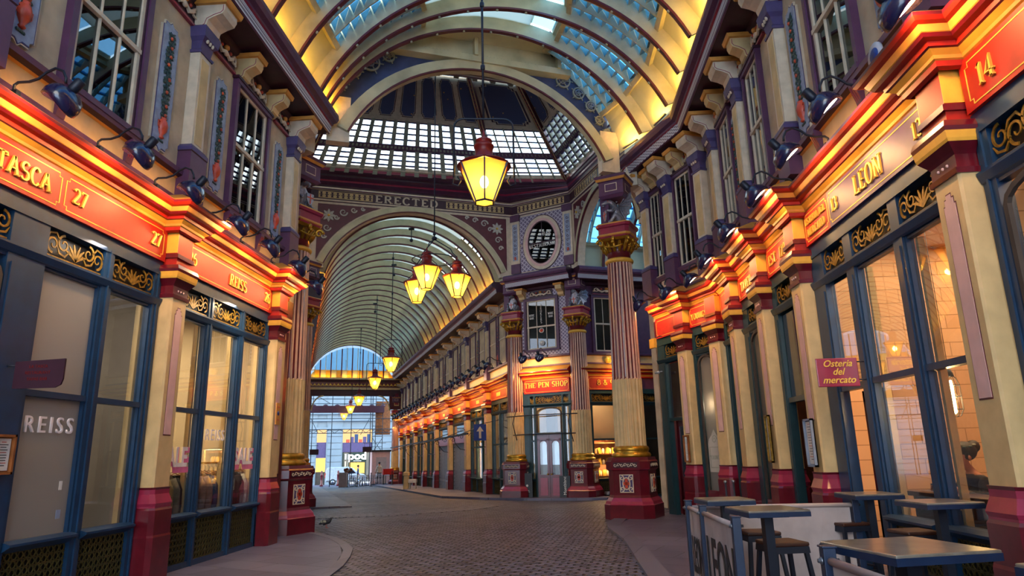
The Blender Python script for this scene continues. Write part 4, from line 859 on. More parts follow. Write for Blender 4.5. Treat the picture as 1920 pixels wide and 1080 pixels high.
def make_dragon(label):
    """crouching winged beast, snout forward (-y), holding a shield"""
    t = thing('winged_beast_statue', label, 'statue', group='silver winged beasts on the column heads')
    def skin(name, V_, E_, R_, m, lv=1, par=None):
        me = bpy.data.meshes.new(name); me.from_pydata(V_, E_, []); o = bpy.data.objects.new(name, me); COL.objects.link(o); o.parent = par
        md = o.modifiers.new('skin', 'SKIN'); sv = me.skin_vertices[0].data if me.skin_vertices else None
        if sv is None:
            bpy.context.view_layer.objects.active = o; sv = me.skin_vertices[0].data
        for i, r in enumerate(R_): sv[i].radius = (r, r) if not isinstance(r, tuple) else r
        sv[0].use_root = True
        ss = o.modifiers.new('sub', 'SUBSURF'); ss.levels = lv; ss.render_levels = lv
        dg = bpy.context.evaluated_depsgraph_get(); me2 = bpy.data.meshes.new_from_object(o.evaluated_get(dg)); o.modifiers.clear(); o.data = me2; bpy.data.meshes.remove(me)
        me2.materials.clear(); me2.materials.append(MATS[m]); me2.polygons.foreach_set('use_smooth', [True]*len(me2.polygons)); return o
    V_ = [(0, .10, 7.62), (0, .02, 7.80), (0, -.05, 7.98), (0, -.10, 8.12), (0, -.20, 8.16), (0, -.34, 8.10), (0, -.42, 8.06),  # 0 hip,1 belly,2 chest,3 neck,4 head,5,6 snout
          (.17, .02, 7.60), (.20, -.14, 7.74), (.18, -.22, 7.58), (.18, -.32, 7.50), (-.17, .02, 7.60), (-.20, -.14, 7.74), (-.18, -.22, 7.58), (-.18, -.32, 7.50),
          (.15, -.10, 7.94), (.20, -.22, 7.82), (.15, -.34, 7.86), (-.15, -.10, 7.94), (-.20, -.22, 7.80), (-.12, -.34, 7.72),
          (.10, .22, 7.52), (.26, .16, 7.50), (.34, -.02, 7.50), (.33, -.16, 7.54)]
    E_ = [(0, 1), (1, 2), (2, 3), (3, 4), (4, 5), (5, 6), (0, 7), (7, 8), (8, 9), (9, 10), (0, 11), (11, 12), (12, 13), (13, 14), (2, 15), (15, 16), (16, 17), (2, 18), (18, 19), (19, 20), (0, 21), (21, 22), (22, 23), (23, 24)]
    R_ = [.15, .15, .14, .09, .085, .055, .035, .10, .09, .05, .05, .10, .09, .05, .05, .06, .045, .04, .06, .045, .04, .06, .045, .035, .015]
    body = skin('body', V_, E_, R_, 'silver', 1, t)
    w_ = MB()
    for s_ in (-1, 1):
        root = Vector((s_*.10, .06, 8.02)); tips = [Vector((s_*.34, .30, 8.36)), Vector((s_*.44, .30, 8.12)), Vector((s_*.46, .24, 7.90)), Vector((s_*.40, .18, 7.70)), Vector((s_*.26, .14, 7.58))]
        vs = [root]+tips; b0 = len(w_.v)
        mids = [(tips[i]+tips[i+1])*.5*.86+root*.14 for i in range(4)]; o_ = Vector((0, .02, 0))
        allp = [root, tips[0], mids[0], tips[1], mids[1], tips[2], mids[2], tips[3], mids[3], tips[4]]
        w_.add(allp+[p+o_ for p in allp], [(0, i, i+1) for i in range(1, 9)]+[(10, i+11, i+10) for i in range(1, 9)], 'silver')
        for q in tips: w_.tube([root, root*.5+q*.5+Vector((0, -.03, .03)), q], [.028, .018, .008], 'silver', 5)
    w_.build('wings', t)
    h_ = MB()
    for s_ in (-1, 1):
        h_.tube([(s_*.05, -.16, 8.22), (s_*.09, -.10, 8.30), (s_*.10, -.03, 8.33)], [.025, .018, .006], 'silver', 5); h_.ball((s_*.055, -.26, 8.165), .018, 'vase_red', seg=6, rings=4)
    for k in range(6): h_.tube([(0, -.02+.03*k, 8.24-.07*k), (0, .05+.03*k, 8.28-.07*k)], [.03, .005], 'silver', 4)
    h_.ball((0, -.36, 8.02), .035, 'silver', (.8, 1.6, .5), 7, 4); h_.build('horns_and_crest', t)
    s_ = MB(); s_.poly([(-.10, 7.86), (.10, 7.86), (.10, 7.70), (.05, 7.60), (0, 7.56), (-.05, 7.60), (-.10, 7.70)], -.37, -.345, 'silver'); s_.box(-.014, .014, -.38, -.37, 7.60, 7.85, 'vase_red'); s_.box(-.09, .09, -.38, -.37, 7.74, 7.77, 'vase_red'); o_ = s_.build('shield', t); o_.matrix_basis = T(.05, 0, 0)
    return t
col0 = make_column('great fluted column at the right corner of the crossing beside the tavern')
CW = [('R', W(3.75, -5.35), 0), ('L', W(-4.46, -4.50), 0), ('P1', W(4.15, 5.05), 0), ('P2', W(6.05, 3.0), 0)]
dr0 = make_dragon('silver winged beast on the right column, shield held before it')
RZ = TH
def colM(p, rot): return Matrix.Translation((p.x, p.y, gz(p.x, p.y))) @ Matrix.Rotation(rot, 4, 'Z')
pR, pL, pA, pB = [c[1] for c in CW]
fit = lambda p: S(1, 1, 1+(-gz(p.x, p.y))/8.8)
col0.matrix_world = colM(pR, TH+pi/4); dr0.matrix_world = Matrix.Translation((pR.x, pR.y, 0)) @ Matrix.Rotation(radians(-70), 4, 'Z')
for p, r_, rd, l, dl in [(pL, TH+pi/4, radians(60), 'great fluted column at the end of the left frontage', 'silver winged beast on the left column, wings folded'),
                     (pA, TH+pi/4, TH-pi/4, 'fluted column left of THE PEN SHOP sign', 'silver winged beast left of the BROKERS window'),
                     (pB, TH+pi/4, TH-pi/4, 'fluted column between THE PEN SHOP and the 8 & 9 signs', 'silver winged beast right of the BROKERS window')]:
    k_ = 1.0 if p is pL else (.985 if p is pA else .965); g0 = gz(p.x, p.y)
    dup(col0, Matrix.Translation((p.x, p.y, g0)) @ Matrix.Rotation(r_, 4, 'Z') @ S(k_, k_, k_), l); dup(dr0, Matrix.Translation((p.x, p.y, g0)) @ Matrix.Rotation(rd, 4, 'Z') @ S(k_, k_, k_), dl)
for p in (W(-4.15, 5.05), W(-6.05, 3.0)):
    dup(col0, colM(p, TH+pi/4) @ fit(p), 'fluted column of the crossing hidden behind the near frontages')
# ------------------------------------------------------------------ glazed vaults: ribs, slatted glass, boarding
class Arch:
    """circular arch standing between two feet (plan points) at height z0 with given rise; r offsets move outwards"""
    def __init__(s, A, B, z0, rise):
        s.A = Vector(A).to_2d(); s.B = Vector(B).to_2d(); s.z0 = z0; s.h = (s.B-s.A).length/2; s.R = (s.h**2+rise**2)/(2*rise); s.cz = rise-s.R
        s.am = math.asin(min(1, s.h/s.R)); s.M = (s.A+s.B)/2; s.d = (s.B-s.A).normalized()
    def p(s, t, off=0.0, along=0.0):
        a = -s.am+2*s.am*t; R = s.R+off; x = R*sin(a); n = Vector((-s.d.y, s.d.x)); q = s.M+s.d*x+n*along
        return Vector((q.x, q.y, s.z0+s.cz+R*cos(a)))
def rib_mb(b, ar, i0, i1, hw, m, t0=0.0, t1=1.0, n=28):
    P = []
    for k in range(n+1):
        t = t0+(t1-t0)*k/n; P.append((ar.p(t, i0, -hw), ar.p(t, i0, hw), ar.p(t, i1, hw), ar.p(t, i1, -hw)))
    vs = [q for r in P for q in r]; fs = []
    for k in range(n):
        for j in range(4): fs.append((k*4+j, (k+1)*4+j, (k+1)*4+(j+1) % 4, k*4+(j+1) % 4))
    fs += [(0, 1, 2, 3), (n*4+3, n*4+2, n*4+1, n*4)]; b.add(vs, fs, m)
def make_rib(ar, label, group, depth=.42, bolts=True, n=28, hw=.045):
    t = thing('roof_rib', label, 'roof rib', Matrix.Translation((ar.M.x, ar.M.y, 0)), group); inv = Matrix.Translation((-ar.M.x, -ar.M.y, 0))
    def bld(b, nm): 
        b.v = [tuple(inv @ Vector(p)) for p in b.v]; o = b.build(nm, t); return o
    b = MB(); rib_mb(b, ar, .03, depth, hw*.55, 'roof_cream', n=n); bld(b, 'web')
    b = MB(); rib_mb(b, ar, -.02, .03, hw*1.25, 'rib_red', n=n); bld(b, 'lower_flange')
    if bolts:
        for k in range(1, 14):
            q = inv @ ar.p(k/14, -.03)
            if 'socket' not in GRILLE: b = MB(); b.ball((0, 0, 0), .035, 'slat_grey', seg=8, rings=5); o = b.build('tmp'); GRILLE['socket'] = o.data; bpy.data.objects.remove(o)
            obj_from(GRILLE['socket'], 'lamp_socket', t, Matrix.Translation(q))
    return t
def lerp_arch(a0, a1, f, t, off): return a0.p(t, off)*(1-f)+a1.p(t, off)*f
def skin_gap(a0, a1, name, boards=((.33, .67),), glass_z=((.11, .33), (.67, .89)), foot=((0, .11), (.89, 1)), cols=3, slats=9, skylight=True, far=False, tag_kind='structure'):
    dd = .10 if far else .17
    bd = MB(); ft = MB(); gl = MB(); rf = MB()
    def patch(b, t0, t1, f0, f1, o0, o1, m, n=4):
        vs = []
        for k in range(n+1):
            t = t0+(t1-t0)*k/n; o = o0+(o1-o0)*k/n; vs += [lerp_arch(a0, a1, f0, t, o+dd), lerp_arch(a0, a1, f1, t, o+dd)]
        b.add(vs, [(2*k, 2*k+2, 2*k+3, 2*k+1) for k in range(n)], m)
    for t0, t1 in boards:
        if skylight:
            patch(bd, t0, .595, 0, 1, .22, .22, 'roof_opal_daylight', 6); patch(bd, .655, t1, 0, 1, .22, .22, 'roof_board', 2)
            patch(gl, .595, .655, .04, .96, .30, .30, 'roof_glass', 2); patch(bd, .595, .6, 0, 1, .22, .34, 'roof_cream', 1); patch(bd, .65, .655, 0, 1, .34, .22, 'roof_cream', 1)
        else: patch(bd, t0, t1, 0, 1, .22, .22, 'roof_opal_daylight', 8)  # crown made translucent here to bring daylight down
    for t0, t1 in foot: patch(ft, t0, t1, 0, 1, .20, .20, 'roof_board', 4)
    if far:
        for t0, t1 in glass_z: 
            patch(gl, t0, t1, .18, .82, .24, .24, 'roof_glass', 4); patch(bd, t0, t1, 0, .18, .21, .21, 'roof_board', 4); patch(bd, t0, t1, .82, 1, .21, .21, 'roof_board', 4)
            for i in range(5):
                tt = t0+(t1-t0)*(i+.5)/5; patch(rf, tt-.004, tt+.004, .18, .82, .20, .20, 'slat_grey', 1)
    else:
        for t0, t1 in glass_z:
            up = 1 if t0 < .5 else -1
            for c in range(cols):
                f0 = c/cols+.015; f1 = (c+1)/cols-.015; sh = .5 if c % 2 else 0
                for i in range(-1, slats+1):
                    q0 = t0+(t1-t0)*(i+sh)/slats; q1 = t0+(t1-t0)*(i+1+sh)/slats; q0 = max(q0, t0); q1 = min(q1, t1)
                    if q1-q0 < .004: continue
                    qm = q0+(q1-q0)*.55
                    if up > 0: patch(gl, q0, q1, f0, f1, .12, .30, 'louvre_blue', 1); patch(rf, q1-.004, q1, f0, f1, .10, .30, 'slat_grey', 1)
                    else: patch(gl, q0, q1, f0, f1, .30, .12, 'louvre_blue', 1); patch(rf, q0, q0+.004, f0, f1, .10, .30, 'slat_grey', 1)
            for c in range(0, cols+1):
                f = c/cols
                vs = []; n = 8
                for k in range(n+1):
                    t = t0+(t1-t0)*k/n; vs += [lerp_arch(a0, a1, min(1, f+.012), t, .04+dd), lerp_arch(a0, a1, min(1, f+.012), t, .34+dd), lerp_arch(a0, a1, max(0, f-.012), t, .34+dd), lerp_arch(a0, a1, max(0, f-.012), t, .04+dd)]
                rf.add(vs, [(4*k+j, 4*k+4+j, 4*k+4+(j+1) % 4, 4*k+(j+1) % 4) for k in range(n) for j in range(4)], 'roof_cream')
            for tt in (t0, t1):
                vs = [lerp_arch(a0, a1, f, tt+s_, o+dd) for s_ in (-.006, .006) for f in (0, 1) for o in (.06, .30)]
                rf.add(vs, [(0, 1, 3, 2), (4, 6, 7, 5), (0, 2, 6, 4), (1, 5, 7, 3)], 'roof_cream')
    t = bd.build('ceiling_boards'); t['kind'] = 'structure'
    for b, nm in ((ft, 'ceiling_foot_boards'), (rf, 'ceiling_rafters'), (gl, 'ceiling_glazing')):
        if b.v: o = b.build(nm, t)
# near vault: square ribs, then ribs fanning round to the line of the crossing
feet = [((-5.03, y), (2.93, y)) for y in (-8, -6.67, -5.33, -4.0, -2.67, -1.33, 0, 1.33, 2.67, 4.0, 5.33, 6.67, 8.0, 9.33, 10.67, 12.0, 13.33)]
feet += [((-5.03, 13.72), (2.9, 14.75)), ((-5.05, 14.05), (2.45, 16.15))]
def w2(u, v): p = W(u, v); return (p.x, p.y)
feet.append((w2(-3.75, -5.35), w2(3.62, -5.35)))
near = [Arch(a, b, 9.56, 2.55 if i < 19 else 3.0) for i, (a, b) in enumerate(feet)]
for i, ar in enumerate(near):
    if i < 8 or i == len(near)-1: continue
    make_rib(ar, ORD[len(near)-2-i]+' roof rib of the near vault counted back from the crossing arch', 'roof ribs of the near vault', n=36)
for i in range(len(near)-1):
    skin_gap(near[i], near[i+1], 'near', cols=3 if i >= 9 else 2, slats=8 if i >= 9 else 4, skylight=i < len(near)-2)
# crossing arch of the near hall
NA = Arch(w2(-3.35, -5.45), w2(3.35, -5.45), 9.25, 2.17)
def face_wall(name, M, x0, x1, z0, z1, ar_h, ar_z0, ar_rise, m='cream_pale', th=.3, y=0.0):
    """upright wall with an arched opening, local x along it"""
    b = MB(); n = 24; R_ = (ar_h**2+ar_rise**2)/(2*ar_rise); am = math.asin(min(1, ar_h/R_)) if ar_rise <= ar_h else pi-math.asin(ar_h/R_)
    pts = [(R_*sin(-am+2*am*k/n), ar_z0+ar_rise-R_+R_*cos(-am+2*am*k/n)) for k in range(n+1)]
    for k in range(n):
        a, c = pts[k], pts[k+1]
        for yy, rev in ((y, 0), (y+th, 1)):
            f = [(a[0], yy, a[1]), (c[0], yy, c[1]), (c[0], yy, z1), (a[0], yy, z1)]; b.add(f, [(0, 1, 2, 3) if not rev else (3, 2, 1, 0)], m)
        b.add([(a[0], y, a[1]), (c[0], y, c[1]), (c[0], y+th, c[1]), (a[0], y+th, a[1])], [(3, 2, 1, 0)], m)
    for s_ in ((x0, -ar_h), (ar_h, x1)):
        if s_[1]-s_[0] > .01: b.box(s_[0], s_[1], y, y+th, z0, z1, m)
    b.box(-ar_h-.001, ar_h+.001, y, y+th, z1-.001, z1, m)
    return struct(name, b, M)
def band(M, h, z0, rise, wd, y0, y1, m, b=None, n=30):
    """arched band wd deep following the opening"""
    b = b or MB(); R_ = (h**2+rise**2)/(2*rise); am = math.asin(min(1, h/R_)); vs = []
    for k in range(n+1):
        a = -am+2*am*k/n
        for rr, y in ((R_, y0), (R_+wd, y0), (R_+wd, y1), (R_, y1)): vs.append((rr*sin(a), y, z0+rise-R_+rr*cos(a)))
    b.add(vs, [(4*k+j, 4*k+4+j, 4*k+4+(j+1) % 4, 4*k+(j+1) % 4) for k in range(n) for j in range(4)]+[(0, 1, 2, 3), (4*n+3, 4*n+2, 4*n+1, 4*n)], m); return b
FN = Matrix.Translation(W(0, -5.45)) @ Matrix.Rotation(TH, 4, 'Z')         # local x = u, y = v
t = thing('crossing_arch', 'broad cream arch ring at the end of the near vault framing the lantern', 'arch', FN)
band(FN, 3.4, 9.25, 2.17, .30, -.10, .12, 'roof_cream').build('arch_ring', t); band(FN, 3.38, 9.24, 2.17, .045, -.13, -.08, 'rib_red').build('lower_edge', t)
# pierced ironwork between the arch ring and the roof, each side
def ironwork(M, pts, label):
    t = thing('pierced_spandrel', label, 'ironwork', M, 'pierced spandrels beside the crossing arch'); b = MB()
    for (x, z, r) in pts:
        b.ribbon([(x+r*cos(a*pi/8), z+r*sin(a*pi/8)) for a in range(17)], .02, 0, .05, 'slat_grey'); b.ribbon(spiral(x, z, r*.75, 1.5, 0, 1), .014, 0, .04, 'silver')
        for k in range(5): b.ribbon([(x, z), (x+r*1.5*cos(k*1.3), z+r*1.5*sin(k*1.3))], .012, -.01, .03, 'slat_grey')
    b.build('scrolls', t)
ironwork(FN @ T(0, .1, 0), [(-2.9, 11.30, .22), (-3.3, 11.0, .16), (-2.45, 11.55, .14), (-3.6, 10.6, .14)], 'pierced scroll ironwork left above the crossing arch')
ironwork(FN @ T(0, .1, 0), [(2.35, 11.62, .2), (2.8, 11.3, .16), (3.15, 10.95, .14), (3.4, 10.55, .12), (3.6, 10.2, .1)], 'pierced scroll ironwork right above the crossing arch')
# riveted girder carrying the roof edge over the crossing arch
t = thing('riveted_girder', 'cream riveted girder spanning above the crossing arch', 'girder', FN)
b = MB(); b.box(-2.75, 2.5, -.16, .12, 11.66, 11.84, 'roof_cream'); b.box(-2.55, 2.2, .0, .08, 11.84, 12.34, 'roof_cream'); b.box(-2.5, 2.1, -.5, .1, 12.32, 12.38, 'roof_board')
for x in (-.2, 2.15, -2.5): b.box(x-.05, x+.05, -.22, .1, 11.82, 12.4, 'roof_cream')
b.build('beam', t); b = MB()
for i in range(46): b.ball((-2.4+i*.098, -.005, 11.94), .014, 'slat_grey', seg=5, rings=3)
b.build('rivets', t)
# gable infill between the last vault rib and the crossing arch
last = near[-1]; b = MB(); n = 30
for s_ in (-1, 1): b.box(s_*3.36, s_*3.9, 0, .25, 9.0, 10.2, 'cream_pale')
la = near[-1]; R_a = (3.4**2+2.17**2)/(2*2.17)+.28; ca = 9.25+2.17+.28-R_a
vs = []
for k in range(n+1):
    x = -3.66+7.32*k/n; zi = ca+sqrt(max(0, R_a**2-x*x)) if abs(x) < 3.6 else 9.4; zo = la.z0+la.cz+sqrt(max(0, (la.R+.37)**2-x*x)); vs += [(x, .14, min(zi, zo)), (x, .14, zo)]
b.add(vs, [(2*k, 2*k+2, 2*k+3, 2*k+1) for k in range(n)], 'star_blue'); struct('ceiling_gable', b, FN)

# ------------------------------------------------------------------ the crossing: arches, frieze, lantern
OCT = [(4.15, -5.3), (6.0, -2.95), (6.0, 2.95), (4.15, 5.0), (-4.15, 5.0), (-6.0, 2.95), (-6.0, -2.95), (-4.15, -5.3)]
octw = [W(u, v) for u, v in OCT]
def facef(i):
    a = octw[i]; c = octw[(i+1) % 8]; m_ = (a+c)/2; d_ = (c-a).normalized()     # travelling counter-clockwise: left is the middle of the crossing
    # local x must run so that -y faces the middle: x = -d
    return Matrix.Translation(m_) @ Matrix.Rotation(atan2(-d_.y, -d_.x), 4, 'Z'), (c-a).length
MF, LF_ = facef(3)      # far arch
MS, LS_ = facef(1)      # side arch on the right
MSL, LSL = facef(5)     # side arch on the left
MC, LC_ = facef(2)      # chamfer over the pen shop
MCL, LCL = facef(4); MCN, LCN = facef(0); MCN2, LCN2 = facef(6)
def arch_face(M, half, label, z0=8.7, sp=8.85, rise=2.35, ah=3.55, z1=11.42):
    face_wall('wall_crossing', M, -half, half, z0, z1, ah, sp, rise, 'cream_pale', .3)
    t = thing('arch_ring', label, 'arch', M, 'cream arches round the crossing')
    band(M, ah, sp, rise, .26, -.07, 0, 'roof_cream').build('ring', t); band(M, ah-.01, sp, rise, .04, -.10, -.02, 'rib_red').build('lower_edge', t)
    R_ = ((ah**2+rise**2)/(2*rise))+.33; cz = sp+rise-R_+.33
    for s_ in (-1, 1):
        pts = []; ztop = z1-.14; xe = half-.30
        x_at = lambda z: sqrt(max(0, R_**2-(z-cz)**2))
        xs0 = min(x_at(ztop), xe-.2); pts = [(xe, ztop)]; 
        n = 10; a1 = atan2(ztop-cz, x_at(ztop)); zb = cz+sqrt(max(0, R_**2-xe**2)); a2 = atan2(zb-cz, xe)
        pts += [(xe, zb)]+[(R_*cos(a2+(a1-a2)*k/n), cz+R_*sin(a2+(a1-a2)*k/n)) for k in range(n+1)]
        P_ = [(s_*x, z) for x, z in pts]; P_ = P_[::-1] if s_ > 0 else P_
        b = MB(); b.poly(P_, -.03, 0, 'rib_red'); o = b.build('spandrel_panel', t)
        g_ = MB(); cx, cz2 = s_*(xe-.42), z1-.62
        for k in range(8):
            a = k*pi/4; g_.ribbon([(cx+.05*cos(a), cz2+.05*sin(a)), (cx+.16*cos(a), cz2+.16*sin(a)), (cx+.26*cos(a), cz2+.26*sin(a))], [.02, .055, .012], -.03, .05, 'stone')
        g_.ball((cx, -.09, cz2), .05, 'gold_paint', seg=8, rings=5)
        for dx, dz, r in ((-.55, .18, .16), (-.95, .30, .12), (-1.3, .38, .08), (.05, -.5, .15), (.16, -.85, .10), (-.30, -.05, .1)):
            x = cx+s_*dx; 
            if abs(x) > half-.36: x = s_*(half-.42)
            if cz2+dz < cz+sqrt(max(0, R_**2-x*x))+r*.4: continue
            g_.ribbon(spiral(x, cz2+dz, r, 1.3, 0, s_), [.03-.0008*k for k in range(27)], -.03, .035, 'stone')
        g_.build('flower_relief', o)
    return t
arch_face(MF, LF_/2, 'cream arch with flower spandrels under the word ERECTED'); arch_face(MS, LS_/2, 'cream arch on the right opening to the side street', ah=2.5, rise=2.2)
arch_face(MSL, LSL/2, 'cream arch on the left side of the crossing hidden by the left frontage', ah=2.5, rise=2.2)
for M, l_ in ((MC, LC_), (MCL, LCL), (MCN, LCN), (MCN2, LCN2)):
    b = MB(); b.box(-l_/2, l_/2, 0, .3, 0 if M is MCL else 8.7, 11.45, 'cream_pale'); struct('wall_crossing_corner', b, M)
# corner pilasters with painted panels on the chamfer
for s_, l in ((-1, 'cream corner pilaster with painted arabesque left of the oval window'), (1, 'cream corner pilaster with painted arabesque right of the oval window')):
    t = thing('corner_pilaster', l, 'pilaster', MC @ T(s_*(LC_/2-.16), 0, 0), 'painted pilasters beside the oval window')
    b = MB(); b.box(-.20, .20, -.10, .02, 9.25, 11.2, 'cream_pale'); b.box(-.21, .21, -.12, .02, 8.85, 9.25, 'purple'); b.box(-.22, .22, -.13, .02, 11.12, 11.42, 'purple'); b.build('shaft', t)
    b = MB(); b.box(-.12, .12, -.108, -.10, 9.4, 11.0, 'relief_blue')
    for k in range(7): b.ribbon(spiral(0, 9.7+k*.19, .07, 1.1, 0, 1 if k % 2 else -1, 12), .010, -.106, .006, 'plum')
    b.lathe([(0, 0), (.06, .05), (.03, .12), (.05, .14)], 'vase_red', (0, -.112, 9.42), 8); b.build('painted_panel', t)
t = thing('oval_window', 'oval window lettered BAR RESTAURANT in a lattice wall', 'window', MC @ T(.02, 0, 10.02) @ S(1.22, 1, 1.18))
b = MB(); b.box(-.86, .86, -.03, 0, -.96, 1.08, 'lattice_grey'); b.build('lattice_board', t)
el = lambda rx, rz, n=40: [(rx*cos(2*pi*k/n), rz*sin(2*pi*k/n)) for k in range(n)]
b = MB(); 
for rx, rz, w_, y, m in ((.66, .92, .06, -.06, 'cream_pale'), (.58, .83, .045, -.08, 'pink_panel'), (.72, .99, .02, -.05, 'plum'), (.525, .77, .02, -.06, 'plum')):
    p = el(rx, rz); b.ribbon(p+p[:2], w_, y+.03, .04, m)
b.box(-.012, .012, -.05, -.035, -.1, .75, 'plum'); b.box(-.52, .52, -.05, -.035, -.02, .02, 'plum'); b.build('oval_frame', t)
b = MB(); b.poly(el(.53, .78), -.04, -.035, 'pane_dark'); b.build('window_pane', t)
b = MB(); b.poly(el(.52, .76), -.033, -.03, 'interior_dark'); b.build('window_backing', t)  # dark oval sheet behind the pane
b = MB(); serif(b, 'BAR', .20, .24, .13, -.045, 'paper', center=True, th=.006); serif(b, 'RESTAURANT', 0, -.16, .12, -.045, 'paper', center=True, th=.006); b.build('lettering', t)
b = MB()
for s_ in (-1, 1): b.lathe([(0, 0), (.07, 0), (.05, .02), (0, .03)], 'gold_paint', (s_*.83, -.03, 0), 14, 'y')
b.build('roundels', t)
# frieze and cornice sweep right round; the left of counter-clockwise travel is inwards
pw = [(p.x, p.y) for p in octw]
b = MB(); b.sweep([(.0, 11.38), (.06, 11.40), (.08, 11.46), (.04, 11.48), (.04, 11.84), (.10, 11.86), (.12, 11.90)], pw, ['purple', 'cream_pale', 'purple', 'plum', 'cream_pale', 'purple'], closed=True)
fr_ = tag(b.build('crossing_frieze'), 'purple frieze band round the crossing with pale pattern blocks and lettering', 'frieze')
LB = [(5.77, -2.84), (5.77, 2.84), (2.97, 3.52), (-4.4, 4.13), (-5.9, 2.9), (-5.77, -2.84), (-2.97, -3.52), (2.97, -3.52)]
order = [1, 2, 3, 4, 5, 6, 7, 0]
b = MB()
rings = []
for f_, z in ((0, 11.90), (.10, 11.94), (.14, 12.02), (.34, 12.10), (.38, 12.16), (.62, 12.22), (.66, 12.30), (.92, 12.34), (.95, 12.44), (1.02, 12.46), (1.02, 12.60)):
    r = []
    for j, i in enumerate(order):
        a = OCT[i]; c = LB[j]; r.append(W(a[0]*.985+(c[0]-a[0]*.985)*f_, a[1]*.985+(c[1]-a[1]*.985)*f_, z))
    rings.append(r)
cm = ['cream_pale', 'plum', 'purple', 'rose', 'purple', 'plum', 'purple', 'rose', 'cream_pale', 'cream_pale']
for q in range(len(rings)-1):
    vs = rings[q]+rings[q+1]; b.add(vs, [(j, (j+1) % 8, 8+(j+1) % 8, 8+j) for j in range(8)], cm[q])
tag(b.build('lantern_cornice'), 'deep purple and rose cornice ringing the crossing under the louvred lantern', 'cornice')
def pattern(M, x0, x1, label):
    t = thing('frieze_pattern', label, 'painted pattern', M, 'pale pattern blocks on the crossing frieze'); b = MB(); b.box(x0, x1, -.052, -.045, 11.52, 11.80, 'cream'); n = max(2, int((x1-x0)/.20))
    for i in range(n):
        cx = x0+(i+.5)*(x1-x0)/n; b.poly([(cx-.05, 11.55), (cx+.05, 11.55), (cx+.02, 11.66), (cx+.05, 11.77), (cx-.05, 11.77), (cx-.02, 11.66)], -.056, -.05, 'plum'); b.box(cx-.075, cx+.075, -.058, -.05, 11.645, 11.675, 'plum')
    b.build('blocks', t)
pattern(MF, -3.85, -1.75, 'pale pattern block on the frieze left of ERECTED'); pattern(MF, 1.25, 3.75, 'pale pattern block on the frieze right of ERECTED')
pattern(MC, -1.1, 1.1, 'pale pattern block on the frieze above the oval window'); pattern(MS, -2.4, -.3, 'pale pattern block on the frieze before the letters AD')
b = MB(); serif(b, 'ERECTED', -.35, 11.51, .30, -.045, 'cream_pale', wx=1.45, sp=.14, center=True, th=.02, thick=.125, thin=.07); tag(b.build('frieze_lettering', None, MF), 'pale serif letters reading ERECTED on the crossing frieze', 'lettering')
b = MB(); serif(b, 'AD', .3, 11.51, .30, -.045, 'cream_pale', wx=1.4, sp=.18, center=True, th=.02, thick=.125, thin=.07); tag(b.build('frieze_lettering', None, MS), 'pale serif letters reading AD on the right side of the frieze', 'lettering')

